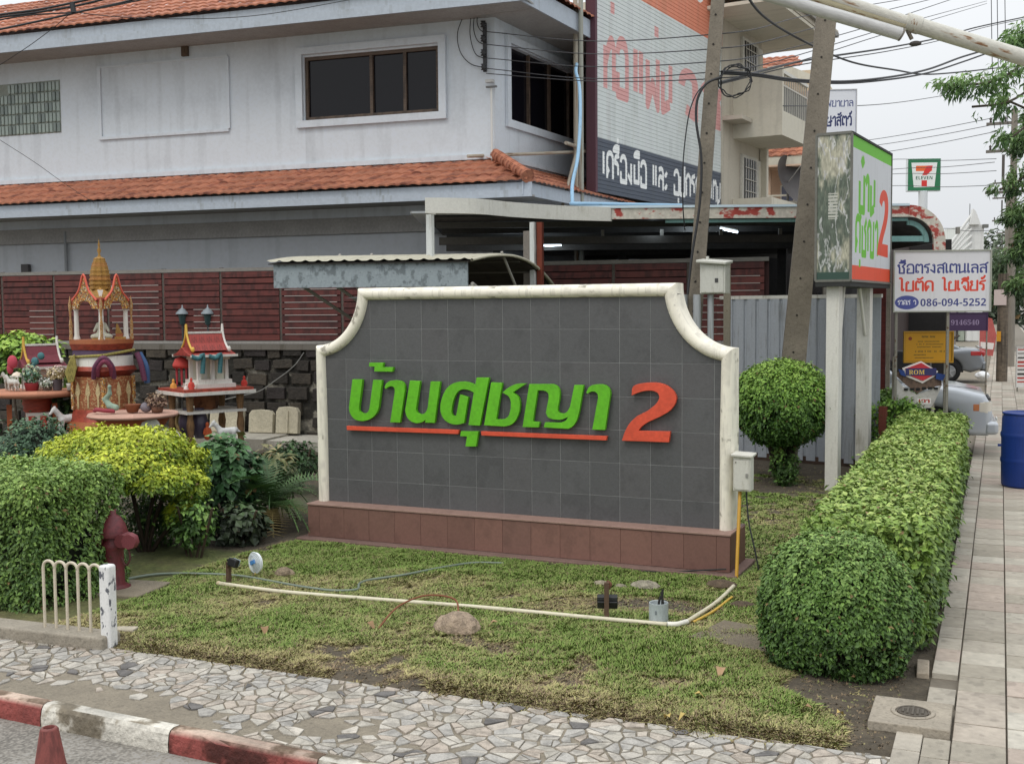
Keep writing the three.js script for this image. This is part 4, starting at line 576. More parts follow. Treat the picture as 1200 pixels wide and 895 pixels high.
{
  const p = at(838, 326, 14.75), t = thing('meter_cabinet', 'pale grey electric cabinet with slanted top on the upright concrete pole', 'cabinet', p, -.1), mB = mat('#cbcbc2', { map: tStreak, m: .7, rough: .5 });
  part('case', rbox(.34, .40, .2, .012), mB, t); part('cover', rbox(.40, .035, .3, .01, .0, .215, .02, .1, 0, -.09), mB, t); part('door', rbox(.30, .35, .012, .006, 0, -.01, .105), mB, t); part('label_plate', box(.045, .055, .004, .06, -.03, .113), mat('#4a4a4a'), t); part('vent', cyl(.02, .02, .05, -.1, .26, 0, 10), mB, t);
  const pm = mat('#a9adb0', { rough: .5, metal: .2, map: tStreak }); let i = 0; for (const [u, r, l, D] of [[801, .055, 'thick grey conduit at the foot of the upright pole, leftmost', 14.9], [817, .05, 'thick grey conduit directly below the upright pole', 14.8], [833, .04, 'thinner grey conduit under the electric cabinet', 14.8]]) { const q = at(u, 345, D); one('pole_conduit', l, 'conduit', cyl(r, r, q.y, 0, q.y / 2, 0, 14), pm, null, [q.x, 0, q.z]); i++; }
  const q = at(852.5, 305, 15.4); one('rusty_post', 'thin rusty steel post at the left end of the corrugated metal fence', 'post', box(.085, q.y, .06, 0, q.y / 2, 0), mat('#a59c8b', { map: tRust, m: .6 }), null, [q.x, 0, q.z]);
  const c = at(862, 95, 14.85), pts = []; for (let i = 0; i <= 60; i++) { const a = i / 60 * PI * 6, r = .2 + .018 * Math.sin(i * 1.1) + .008 * Math.sin(i * 2.9); pts.push(V3(c.x + r * Math.cos(a), c.y + r * 1.0 * Math.sin(a), c.z + .02 * Math.sin(i * .9) + .0008 * i)); } one('cable_coil', 'coil of black cable hanging on the upright concrete pole', 'cable coil', tube(pts, .008, 240, 6), mat('#1d1e20', { rough: .5 }));
}
// ================= RIGHT SIDE: BOX SIGN, STREET, VEHICLES =================
const mPostW = mat('#dcdad2', { map: tStreak, m: 1.1, rough: .55 });
{
  const c = at(998, 240, 13.7), a = -(90 - 6.2) * DEG, FX = frame(c.x, c.z, a);   // text face runs back from the near corner
  const t = thing('box_sign', 'tall box sign on two white posts with green Thai letters and map print', 'sign', FX.w(0, 0), FX.ry), Lz = 2.35, Wd = .42, Y0 = 2.6, Y1 = 4.36;
  const face = canvasTex(900, 680, (x, w, h) => {
    x.fillStyle = '#c9ccd0'; x.fillRect(0, 0, w, h); x.fillStyle = '#62b81a'; x.fillRect(0, 0, w, h * .085); x.fillStyle = '#dd4a22'; x.fillRect(0, h * .9, w, h * .1);
    const g = { lw: 2.7, color: '#63b81c', heads: false }; penText(x, 'บ้าน', w * .16, h * .25, h * .25, { ...g, width: w * .42 }); penText(x, 'ศุชญา', w * .08, h * .56, h * .25, { ...g, lw: 2.3, width: w * .58 });
    x.fillStyle = '#d8431f'; x.beginPath(); x.moveTo(w * .68, h * .40); x.bezierCurveTo(w * .69, h * .27, w * .93, h * .24, w * .93, h * .42); x.bezierCurveTo(w * .93, h * .56, w * .8, h * .63, w * .77, h * .71); x.lineTo(w * .93, h * .71); x.lineTo(w * .93, h * .81); x.lineTo(w * .63, h * .8); x.bezierCurveTo(w * .66, h * .64, w * .82, h * .56, w * .83, h * .43); x.bezierCurveTo(w * .83, h * .36, w * .77, h * .36, w * .75, h * .43); x.closePath(); x.fill(); dirty(x, w, h, 60, 3, .05);
  });
  const map = tex(512, (u, v) => { const n = fbm(u, v, 4, 6, 7, 601), r = Math.abs(fbm(u + .2, v, 3, 4, 6, 607) - .5), f = fbm(u, v, 30, 30, 3, 611), top = sst(.4, .95, v); const road = sst(.035, .012, r), lite = .85 * sst(.4, .66, n + .16 * top - .05); let c = [mix(.34, .74, lite), mix(.38, .72, lite), mix(.33, .64, lite)]; c = c.map(q => mix(q, .74, road * .8) * (.75 + .5 * f)); if (u > .34 && u < .62 && v > .42 && v < .6 && ((v * 44) % 1) < .72) c = [.72, .72, .68]; if (v < .05) c = [.2, .3, .26]; return c; });
  part('case', b2(.015, Lz - .015, Y0 + .01, Y1 - .01, -Wd + .015, -.015), mat('#8f8f8a', { map: tFine }), t);
  const pf = new THREE.Mesh(new THREE.PlaneGeometry(Lz - .03, Y1 - Y0 - .03).translate(Lz / 2, (Y0 + Y1) / 2, .002), new THREE.MeshStandardMaterial({ map: face, roughness: .6 })); pf.name = 'printed_face'; pf.castShadow = pf.receiveShadow = true; t.add(pf); pf.userData.label = 'text face with green and red letters';
  const ps = new THREE.Mesh(new THREE.PlaneGeometry(Wd - .02, Y1 - Y0 - .03).rotateY(-PI / 2).translate(-.002, (Y0 + Y1) / 2, -Wd / 2), new THREE.MeshStandardMaterial({ map: map, roughness: .35 })); ps.name = 'printed_face'; ps.castShadow = ps.receiveShadow = true; t.add(ps); ps.userData.label = 'end face with aerial map print';
  const mt = mat('#77776f', { map: tFine, rough: .5 }), dk = mat('#2f302f'); for (const [x, z] of [[0, 0], [Lz, 0], [0, -Wd], [Lz, -Wd]]) part('edge_trim', b2(x - .014, x + .014, Y0, Y1, z - .014, z + .014), mt, t);
  for (const y of [Y0, Y1]) { part('edge_trim', b2(0, Lz, y - .014, y + .014, -.012, .016), y === Y1 ? dk : mt, t); part('edge_trim', b2(-.016, .012, y - .014, y + .014, -Wd, 0), mt, t); }
  part('base_tray', b2(-.01, Lz, Y0 - .07, Y0 - .014, -Wd, -.0), dk, t); part('roof_plate', b2(0, Lz, Y1 + .0145, Y1 + .022, -Wd, 0), mt, t);
  part('post', b2(.10, .27, -.1, Y0 - .07, -.31, -.155), mPostW, t, 'front white steel post'); part('post', b2(1.75, 1.93, -.1, Y0 - .07, -.31, -.14), mPostW, t, 'rear white steel post');
  for (const [p, q] of [[[.3, 1.75, -.2], [.52, 2.53, -.2]], [[1.75, 1.9, -.2], [1.4, 2.53, -.2]]]) part('bracket', bar(V3(...p), V3(...q), .022, 8), mPostW, t);
}
function board(name, label, cat, u0, v0, u1, v1, D, draw, cw, ch, { legs = [], ry = .16, th = .05, frameCol = '#9b9d93', legD = .03 } = {}) {
  const c = at((u0 + u1) / 2, (v0 + v1) / 2, D), w = (u1 - u0) * D / FOC * 1.0 / Math.cos(ry - .16), h = (v1 - v0) * D / FOC, t = thing(name, label, cat, [c.x, 0, c.z], 23.15 * DEG + ry - .16 - .12);
  part('panel', rbox(w, h, th, .008, 0, c.y, -th / 2 - .003), mat(frameCol, { map: tFine, rough: .5 }), t);
  const m = new THREE.Mesh(new THREE.PlaneGeometry(w - .02, h - .02).translate(0, c.y, .001), new THREE.MeshStandardMaterial({ map: canvasTex(cw, ch, draw), roughness: .55 })); m.name = 'printed_face'; m.receiveShadow = m.castShadow = true; t.add(m);
  const fr = .018; for (const s of [-1, 1]) { part('frame_bar', box(fr, h, .02, s * (w / 2 - fr / 2), c.y, .008), mat(frameCol, { rough: .5 }), t); part('frame_bar', box(w - 2 * fr, fr, .02, 0, c.y + s * (h / 2 - fr / 2), .008), mat(frameCol, { rough: .5 }), t); }
  for (const x of legs) part('leg', box(legD, c.y - h / 2 + .1, legD, x * w, (c.y - h / 2 - .1) / 2, -th / 2), mat('#8d8a80', { map: tRust, m: .8 }), t);
  return t;
}
board('shop_sign', 'white shop sign with blue and red Thai lines and a phone number', 'sign', 1048.5, 293, 1160.5, 365.5, 15.7, (x, w, h) => {
  x.fillStyle = '#d4d4d8'; x.fillRect(0, 0, w, h); dirty(x, w, h, 40, 9, .04); penText(x, 'ซื้อตรงสเตนเลส', w * .03, h * .22, h * .145, { width: w * .94, lw: 1.75, color: '#39407f' }); penText(x, 'ใบตัด', w * .055, h * .5, h * .155, { width: w * .36, lw: 2.0, color: '#d2442f' }); penText(x, 'ใบเจียร์', w * .5, h * .5, h * .155, { width: w * .45, lw: 2.0, color: '#d2442f' });
  x.fillStyle = '#474f92'; x.beginPath(); x.ellipse(w * .137, h * .85, w * .125, h * .115, 0, 0, 7); x.fill(); penText(x, 'รวดเร็ว', w * .04, h * .815, h * .07, { width: w * .195, lw: 1.8, color: '#e4e4ec' }); x.fillStyle = '#3c427e'; x.font = `bold ${h * .17}px sans-serif`; x.textBaseline = 'middle'; x.fillText('086-094-5252', w * .275, h * .855, w * .70);
}, 1024, 672, { legs: [-.46, .07], legD: .035, ry: .2 });
board('notice_board', 'yellow notice board with small lines of dark text', 'sign', 1060, 388, 1117, 425, 16.2, (x, w, h) => {
  x.fillStyle = '#c9920f'; x.fillRect(0, 0, w, h); x.strokeStyle = '#8f6a10'; x.lineWidth = 5; x.strokeRect(9, 9, w - 18, h - 18); x.fillStyle = '#8a3a18'; x.beginPath(); x.arc(w * .12, h * .22, h * .06, 0, 7); x.fill();
  const r = rng(12); x.fillStyle = '#6b5618'; for (const [y, a, b, k] of [[.13, .36, .62, 7], [.3, .28, .72, 4], [.39, .25, .8, 4], [.48, .27, .76, 4], [.62, .2, .84, 6], [.74, .2, .44, 5], [.84, .22, .6, 4]]) for (let q = a; q < b; q += .028) if (r() > .12) x.fillRect(w * q, h * y + r() * 2, w * .02, h * .008 * k);
}, 512, 330, { legs: [-.3, .34], frameCol: '#b98a18', ry: .2, th: .03 });
board('shop_banner', 'purple banner with a phone number, hanging behind the white shop sign', 'banner', 1112, 366, 1157.5, 387.5, 24, (x, w, h) => { x.fillStyle = '#3a2348'; x.fillRect(0, 0, w, h); x.fillStyle = '#8c7c98'; x.font = `bold ${h * .4}px serif`; x.textBaseline = 'middle'; x.fillText('9146540', w * .06, h * .55, w * .8); }, 384, 180, { frameCol: '#3a2348', th: .012, ry: .2, legs: [-.48, .48], legD: .025 });
{ // house-shaped advertising board in front of the pickup
  const D = 15.9, c = at(1080, 470, D), k = D / FOC, P = (u, v) => [(u - 1080) * k, (470 - v) * k], t = thing('shaped_sign', 'cut-out red and blue roof-shaped advertising board above the hedge', 'sign', c, 23.15 * DEG);
  const sh = (pts, m, z, nm) => part(nm, ext(pts.map(p => P(...p)), .012).translate(0, 0, z), m, t);
  sh([[1045, 480], [1049, 440], [1058, 452], [1075, 462], [1095, 456], [1104, 452], [1097, 470], [1092, 478]], mat('#cbc7c2', { map: tFine }), -.03, 'panel'); sh([[1047, 437], [1060, 449], [1075, 461], [1090, 454], [1104, 452], [1103, 444], [1085, 440], [1062, 433]], mat('#7d685c', { map: tWood, m: .2 }), -.016, 'roof_panel'); sh([[1057, 431], [1079, 423], [1099, 435], [1095, 441], [1081, 449], [1062, 441]], mat('#ddd6d2'), -.003, 'rim'); sh([[1060, 432], [1079, 425], [1096, 435], [1092, 440], [1081, 446], [1064, 439]], mat('#b8323c'), .010, 'diamond');
  sh([[1052, 432], [1059, 434], [1061, 441], [1055, 439]], mat('#27407c'), .011, 'ribbon'); sh([[1097, 437], [1108, 439], [1104, 446], [1096, 444]], mat('#27407c'), .011, 'ribbon');
  const m = new THREE.Mesh(new THREE.PlaneGeometry(36 * k, 8.5 * k).translate(-1.5 * k, 34.5 * k, .026), new THREE.MeshStandardMaterial({ map: canvasTex(256, 64, (x, w, h) => { x.fillStyle = '#2c2c5e'; x.fillRect(0, 0, w, h); x.fillStyle = '#d8b45a'; x.font = `bold ${h * .86}px serif`; x.textBaseline = 'middle'; x.fillText('ROM', w * .1, h * .54, w * .8); }), roughness: .5 })); m.name = 'lettering'; t.add(m);
  for (let i = 0; i < 6; i++) part('drip', box(4.5 * k, 3 * k, .008, (1062 + i * 7 - 1080) * k, (470 - 456 - (i > 2 ? -1 : 0)) * k, .0), mat('#151515'), t); const p2 = new THREE.Mesh(new THREE.PlaneGeometry(16 * k, 7 * k).translate(4 * k, 0, -.016), new THREE.MeshStandardMaterial({ map: canvasTex(128, 64, (x, w, h) => { x.fillStyle = '#d8d4d0'; x.fillRect(0, 0, w, h); penText(x, 'เวา', w * .1, h * .25, h * .5, { width: w * .8, lw: 2.4, color: '#a8322c' }); }) })); p2.name = 'lettering'; t.add(p2);
  part('stake', box(.045, 1.25, .03, (1049 - 1080) * k, .0, -.05), mat('#a9a294', { map: tRust }), t); part('stake', box(.04, 1.0, .03, .18, -.25, -.06), mat('#a9a294', { map: tRust }), t);
}
// ---- vehicles: body from side profile (nose at x = 0, car runs to -x), width along z
function carBody(prof, w, arches, bev) {
  const pts = []; for (const p of prof) pts.push(p);
  const s = new THREE.Shape(); prof.forEach((p, i) => i ? s.lineTo(p[0], p[1]) : s.moveTo(p[0], p[1]));
  const g = new THREE.ExtrudeGeometry(s, { depth: w - 2 * bev, bevelEnabled: true, bevelSize: bev, bevelThickness: bev, bevelOffset: -bev, bevelSegments: 4, curveSegments: 8 }); g.translate(0, 0, -w / 2 + bev); let q = mergeVertices((() => { const k = g.clone(); k.deleteAttribute('uv'); k.deleteAttribute('normal'); return k; })(), 1e-4); q = toCreasedNormals(q, .6); return tri(q);
}
const archPts = (cx, r, n = 10) => { const a = []; for (let i = 0; i <= n; i++) { const t = i / n * PI; a.push([cx + r * Math.cos(t), .36 + r * Math.sin(t)]); } return a; };
function wheel(x, z, r, parent, sgn) { const w = part('wheel', xf(new THREE.TorusGeometry(r * .78, r * .24, 10, 28).toNonIndexed(), x, r, z), mat('#19191a', { rough: .9 }), parent); part('rim', xf(lathe([[0, .05], [r * .2, .055], [r * .5, .03], [r * .6, .06], [r * .64, .0]], 20), x, r, z, sgn * PI / 2, 0, 0), mat('#9a9c9e', { metal: .7, rough: .35 }), w); for (let i = 0; i < 5; i++) part('spoke', box(r * .12, r * .55, .02, x + Math.sin(i * 1.2566) * r * .3, r + Math.cos(i * 1.2566) * r * .3, z + sgn * .06, 0, 0, -i * 1.2566), mat('#b6b8ba', { metal: .7, rough: .35 }), w); return w; }
const mSilver = new THREE.MeshPhysicalMaterial({ color: '#b4b9bf', metalness: .35, roughness: .34, clearcoat: .8, clearcoatRoughness: .08 }), mGlassCar = new THREE.MeshPhysicalMaterial({ color: '#0d1013', roughness: .04, clearcoat: 1 }), mLens = new THREE.MeshPhysicalMaterial({ color: '#d9d2c4', roughness: .08, clearcoat: 1 }), mRedL = new THREE.MeshPhysicalMaterial({ color: '#a3161b', roughness: .12, clearcoat: 1 }), mBlk = mat('#1b1c1d', { rough: .6 });
{
  const t = thing('pickup_truck', 'silver pickup truck with its nose out by the pavement behind the hedge', 'pickup truck', [-.12, -.02, -19.2], 3 * DEG), w = 1.72;
  part('body', carBody([[-.06, .36], [-.02, .5], [-.01, .72], [-.05, .86], [-.12, .98], [-.5, 1.07], [-1.0, 1.12], [-1.2, 1.13], [-3.2, 1.12], [-5.0, 1.1], [-5.02, .45], [-4.5, .4], ...archPts(-4.0, .42).reverse(), [-3.4, .34], [-1.4, .34], ...archPts(-.86, .43).reverse(), [-.35, .36]].map(p => p), w, [], .085), mSilver, t);
  part('cabin', carBody([[-1.12, 1.08], [-1.95, 1.66], [-2.2, 1.71], [-3.0, 1.7], [-3.25, 1.6], [-3.35, 1.08]], w - .14, [], .09), mSilver, t);
  part('windscreen', (() => { const g = box(.02, .74, w - .36); g.rotateZ(.97 + 0); return g.translate(-1.52, 1.41, 0); })(), mGlassCar, t);
  for (const s of [-1, 1]) { part('side_window', ext([[-1.55, 1.13], [-2.05, 1.6], [-3.05, 1.6], [-3.15, 1.13]], .01).translate(0, 0, s * (w / 2 - .065) - .005), mGlassCar, t); const zc = s * (w / 2 - .09), hl = part('headlight', [rbox(.05, .17, .26, .02, -.035, .79, s * (w / 2 - .22)), cyl(.092, .092, .165, -.105, .79, zc, 20), rbox(.10, .165, .05, .02, -.15, .79, s * (w / 2 - .022))], mLens, t); part('indicator', rbox(.10, .12, .05, .02, -.235, .785, s * (w / 2 - .021)), mat('#b9744a', { rough: .2 }), hl); wheel(-.86, s * (w / 2 - .13), .36, t, s); wheel(-4.0, s * (w / 2 - .13), .36, t, s); part('mirror', rbox(.09, .17, .18, .03, -1.75, 1.22, s * (w / 2 + .12)), mSilver, t); }
  part('wheel_well', [box(.9, .5, w - .2, -.86, .55, 0), box(.9, .5, w - .2, -4, .55, 0)], mBlk, t); part('bumper', rbox(.2, .2, w + .02, .06, -.02, .48, 0), mSilver, t); part('grille', rbox(.04, .2, .9, .015, -.035, .8, 0), mBlk, t); part('bonnet_seam', box(.8, .006, .008, -.62, 1.09, w / 2 - .16, 0, 0, -.09), mBlk, t); part('number_plate', box(.012, .14, .34, .09, .5, 0), mat('#d8d8d2'), t);
}
{
  const mSilver = new THREE.MeshPhysicalMaterial({ color: '#7d8288', metalness: .5, roughness: .3, clearcoat: .8 }), t = thing('sedan', 'silver sedan parked tail-out beside the pavement, beyond the pickup', 'car', [-.45, -.02, -37.4], 4 * DEG), w = 1.75;
  part('body', carBody([[-.08, .4], [-.0, .55], [-.02, .7], [-.12, .92], [-.2, 1.0], [-.6, 1.02], [-1.2, .98], [-3.6, .92], [-4.4, .75], [-4.5, .4], [-4.2, .28], ...archPts(-3.7, .36).reverse(), [-1.5, .26], ...archPts(-1.0, .37).reverse(), [-.4, .3]], w, [], .1), mSilver, t);
  part('cabin', carBody([[-.62, .98], [-1.3, 1.38], [-1.8, 1.47], [-2.5, 1.46], [-3.5, .92]], w - .2, [], .1), mSilver, t); part('rear_window', (() => { const g = box(.02, .66, w - .46); g.rotateZ(-1.02); return g.translate(-.98, 1.215, 0); })(), mGlassCar, t);
  for (const s of [-1, 1]) { part('side_window', ext([[-1.05, 1.0], [-1.5, 1.36], [-2.5, 1.38], [-3.1, 1.0]], .01).translate(0, 0, s * (w / 2 - .09) - .005), mGlassCar, t); part('tail_light', rbox(.22, .16, .3, .05, -.12, .86, s * (w / 2 - .2)), mRedL, t); part('tail_light', rbox(.3, .13, .05, .02, -.26, .87, s * (w / 2 - .012)), mRedL, t); wheel(-1.0, s * (w / 2 - .12), .32, t, s); wheel(-3.7, s * (w / 2 - .12), .32, t, s); }
  part('bumper', rbox(.16, .26, w, .06, -.03, .5, 0), mSilver, t); part('diffuser', rbox(.1, .12, w - .4, .03, -.02, .34, 0), mBlk, t); part('spoiler', rbox(.12, .03, w - .3, .01, -.14, 1.04, 0), mSilver, t); part('number_plate', box(.012, .14, .4, -.0, .76, 0), mat('#d5d6d2'), t); part('wheel_well', [box(.8, .4, w - .2, -1, .5, 0), box(.8, .4, w - .2, -3.7, .5, 0)], mBlk, t);
}
{ // barrel
  const c = G(1202, 570), t = thing('plastic_barrel', 'tall blue plastic barrel on the pavement at the right edge', 'barrel', [c.x, 0, c.z]); const m = mat('#12347f', { rough: .5, map: tStreak, m: .5 });
  part('drum', lathe([[0, 0], [.265, .005], [.285, .03], [.29, .3], [.30, .32], [.30, .36], [.29, .38], [.292, .62], [.302, .64], [.302, .68], [.29, .7], [.285, .87], [.27, .91], [.275, .925], [.255, .935], [.24, .92], [.0, .915]], 36), m, t); part('lid_ring', tri(new THREE.TorusGeometry(.272, .014, 8, 36).rotateX(PI / 2).translate(0, .93, 0)), m, t); part('lug', box(.06, .03, .02, -.3, .52, .05), m, t);
}
// ---- houses beyond the billboard
const mBeige = mat('#cfcabb', { map: tPlaster, m: 4 }), mBeige2 = mat('#bdb6a8', { map: tPlaster, m: 4 }), mPink = mat('#d9bda6', { map: tPlaster, m: 3 }), mRail = mat('#bcb8ad', { rough: .5 });
{
  const p = at(862, 240, 29), FA = frame(p.x, p.z, -83.4 * DEG), t = thing('apartment_building', 'beige apartment building with projecting balconies beyond the billboard', 'building', FA.w(0, 0), FA.ry);
  part('wall', b2(-1, 2.1, 0, 10.2, -6, -.0), mBeige2, t);
  for (const [y0, y1, n] of [[8.0, 9.05, 0], [5.0, 6.1, 1]]) { const wd = part('window', b2(.35, 1.6, y0 - .08, y1 + .08, .004, .07), mat('#dedbd0', { map: tFine }), t); part('pane', b2(.47, 1.48, y0, y1, .071, .08), mGlassD, wd); for (let i = 0; i < 5; i++) part('grille_bar', b2(.55 + i * .2, .57 + i * .2, y0, y1, .085, .1), mRail, wd); for (let i = 0; i < 3; i++) part('grille_bar', b2(.47, 1.48, y0 + .25 + i * .3, y0 + .27 + i * .3, .101, .115), mRail, wd); const d = part('door', b2(1.7, 2.05, y0 - 1.0, y1 + .05, .004, .05), mat('#e3e0d6', { map: tFine }), t); part('door_panel', b2(1.76, 2.0, y0 - .8, y1 - .1, .051, .06), mBeige, d); }
  part('balcony', [b2(-.2, 2.2, 6.5, 6.75, 0, 1.25), b2(-.2, -.08, 6.75, 8.12, 0, 1.25)], mBeige, t, 'upper balcony slab and end wall'); part('parapet', b2(-.08, 2.2, 6.75, 7.1, 1.15, 1.25), mBeige, t);
  for (let i = 0; i < 12; i++) part('rail_bar', b2(i * .195, i * .195 + .025, 7.1, 8.02, 1.18, 1.21), mRail, t); part('hand_rail', b2(-.08, 2.2, 8.02, 8.1, 1.16, 1.24), mat('#d9d7cf'), t); part('hand_rail', b2(-.08, 2.2, 7.72, 7.76, 1.171, 1.215), mRail, t);
  part('privacy_panel', [b2(.05, 1.0, 7.12, 7.72, 1.186, 1.2), b2(1.06, 2.15, 7.12, 7.72, 1.186, 1.2)], mat('#8c8a83', { map: tFine }), t);
  part('balcony', [b2(-.2, 2.2, 3.6, 3.9, 0, 1.0), b2(-.2, -.08, 3.9, 5.0, 0, 1.0), b2(-.08, 1.9, 3.9, 5.0, .9, 1.0)], mBeige, t, 'lower balcony with solid parapet'); part('column', b2(1.95, 2.12, 3.9, 6.5, .02, .2), mBeige, t); part('ledge', b2(-1, -.22, 6.85, 6.95, .0, .5), mBeige2, t);
  part('soffit', b2(-2, 3.4, 9.3, 9.38, -1, 1.6), mBeige, t); part('roof', [b2(-2, 3.4, 9.39, 9.6, 1.5, 1.62), b2(-2, 3.42, 9.6, 9.68, -6, 1.7)], mBeige2, t); part('gutter', b2(-2, 3.4, 9.5, 9.62, 1.63, 1.72), mat('#8d8a84'), t);
}
{
  const p = at(893, 240, 39), FA = frame(p.x, p.z, -2 * DEG), t = thing('terrace_house', 'pinkish house with small red tile roofs and a satellite dish, right of the beige apartments', 'house', FA.w(0, 0), FA.ry), k = 39 / FOC, Y = v => 2.3 + (356 - v) * k, X = u => (u - 893) * k * 1.08;
  part('wall', b2(X(880), X(950), 0, Y(110), -6, 0), mPink, t); part('wall', b2(X(880), X(950), Y(110), Y(78), -6, -1.2), mat('#d3c3a8', { map: tPlaster, m: 3 }), t, 'cream upper wall');
  part('roof', tileRoof(X(885), X(936), 1.2, { pitch: .5, hipR: .3, wave: .25, amp: .04 }).translate(0, Y(84), .4), mRoof, t, 'upper red tile roof'); part('gable', ext([[X(880), Y(88)], [X(955), Y(104)], [X(955), Y(99)], [X(918), Y(80)], [X(880), Y(84)]], .12).translate(0, 0, .3), mBeige, t);
  part('roof', tileRoof(X(885), X(945), 1.3, { pitch: .5, wave: .25, amp: .04, hipR: .4 }).translate(0, Y(188), 1.2), mRoof, t, 'lower red tile roof'); part('fascia', b2(X(880), X(945), Y(197), Y(188), 1.05, 1.2), mBeige, t); part('soffit', b2(X(880), X(945), Y(199), Y(197), 0, 1.2), mPink, t);
  const wd = part('window', b2(X(913), X(935), Y(236), Y(216), .003, .06), mat('#e4e2da'), t); for (let i = 0; i < 3; i++) part('pane', b2(X(914.5 + i * 7), X(919.5 + i * 7), Y(234.5), Y(217.5), .061, .07), mat('#77809a', { rough: .2 }), wd);
  part('hand_rail', [b2(X(905), X(945), Y(232), Y(230), 1.0, 1.06), b2(X(905), X(945), Y(241), Y(239), 1.0, 1.06)], mat('#d9d4c4'), t); part('column', b2(X(900), X(906), 0, Y(199), .6, .8), mPink, t);
  const d = at(924, 214, 37.5), dish = thing('satellite_dish', 'dark mesh satellite dish in front of the pinkish house', 'satellite dish', d, .3); const g = lathe([[0, 0], [.3, .03], [.6, .13], [.85, .28], [.86, .29], [.6, .15], [.3, .05], [0, .02]], 28); xf(g, 0, 0, 0, 1.1, 0, -.75); part('reflector', g, mat('#45403f', { map: tFine, rough: .5 }), dish); part('feed_arm', bar(V3(0, 0, 0), V3(.35, .5, .35), .02, 6), mat('#8f8d88'), dish); part('mast', cyl(.04, .04, 2.4, 0, -1.2, -.1, 8), mat('#6f6d69'), dish);
}
board('clinic_sign', 'white animal clinic sign with blue Thai letters, partly behind the leaning pole', 'sign', 948, 105, 1004, 168, 24, (x, w, h) => { x.fillStyle = '#d9dce2'; x.fillRect(0, 0, w, h); penText(x, 'พยาบาล', w * .36, h * .2, h * .11, { width: w * .58, lw: 1.6, color: '#3d4879' }); penText(x, 'ษาสัตว์', w * .37, h * .5, h * .17, { width: w * .54, lw: 2.2, color: '#27315f' }); x.strokeStyle = '#5a6390'; x.lineWidth = 3; x.strokeRect(6, 6, w - 12, h - 12); }, 512, 560, { legs: [-.1], legD: .1, th: .12, ry: .22, frameCol: '#c3c4c4' });
{ // convenience store sign
  const D = 62, k = D / FOC, c = at(1083.5, 204.5, D), t = thing('store_sign', 'square green and white store sign with an orange and red 7 on a pole', 'sign', [c.x, 0, c.z], 20 * DEG), w = 39 * k, h = 38.5 * k;
  part('cabinet', rbox(w, h, .3, .03, 0, c.y, -.16), mat('#d3dadb'), t);
  const m = new THREE.Mesh(new THREE.PlaneGeometry(w - .08, h - .08).translate(0, c.y, .002), new THREE.MeshStandardMaterial({ roughness: .4, map: canvasTex(512, 512, (x, W, H) => { x.fillStyle = '#1f7048'; x.fillRect(0, 0, W, H); x.fillStyle = '#e2e5e3'; x.beginPath(); x.moveTo(W * .1, H * .12); x.lineTo(W * .9, H * .12); x.lineTo(W * .82, H * .9); x.lineTo(W * .18, H * .9); x.fill(); x.fillStyle = '#e3672e'; x.fillRect(W * .24, H * .22, W * .5, H * .17); x.fillStyle = '#cf2f2c'; x.beginPath(); x.moveTo(W * .58, H * .22); x.lineTo(W * .76, H * .22); x.lineTo(W * .72, H * .38); x.lineTo(W * .55, H * .55); x.lineTo(W * .42, H * .55); x.fill(); x.fillRect(W * .42, H * .68, W * .17, H * .2); x.fillStyle = '#e2e5e3'; x.fillRect(W * .16, H * .52, W * .68, H * .16); x.fillStyle = '#1f5a40'; x.font = `bold ${H * .15}px sans-serif`; x.textAlign = 'center'; x.textBaseline = 'middle'; x.fillText('ELEVEN', W * .5, H * .605, W * .62); }) })); m.name = 'printed_face'; t.add(m);
  part('pole', cyl(.24, .24, c.y - h / 2, 0, (c.y - h / 2) / 2, -.16, 16), mat('#cfd4d6', { rough: .5 }), t);
}
{ // white louvred tower
  const D = 72, k = D / FOC, c = at(1128, 300, D), t = thing('louvred_building', 'white building corner with stepped slanting louvres above the street signs', 'building', [c.x, 0, c.z], 23 * DEG), P = (u, v) => [(u - 1128) * k, 2.3 + (355 - v) * k], m = mat('#dadbda', { map: tPlaster, m: 4 });
  const [a, b] = P(1135, 262), [c2] = P(1153, 262); part('wall', b2(a, c2, 0, b, -4, 0), m, t); part('fin', ext([P(1134, 262), P(1147, 262), P(1141, 247), P(1138, 244)], .3).translate(0, 0, .01), m, t); for (let i = 0; i < 6; i++) { const q = P(1112 + i * 1.5, 286 + i * 3.5), s = P(1138, 250 + i * 8.2); part('louvre', bar(V3(q[0], q[1], .1), V3(s[0], s[1], .1), .09, 6), m, t); } const e = P(1150, 262), f = P(1149, 262); part('aerial', cyl(.03, .03, 1.4, f[0] - .3, e[1] + .7, -1, 6), mat('#8f9294'), t); part('camera_box', box(.3, .22, .3, e[0] + .2, e[1] - .1, .1), mat('#6f706c'), t);
}
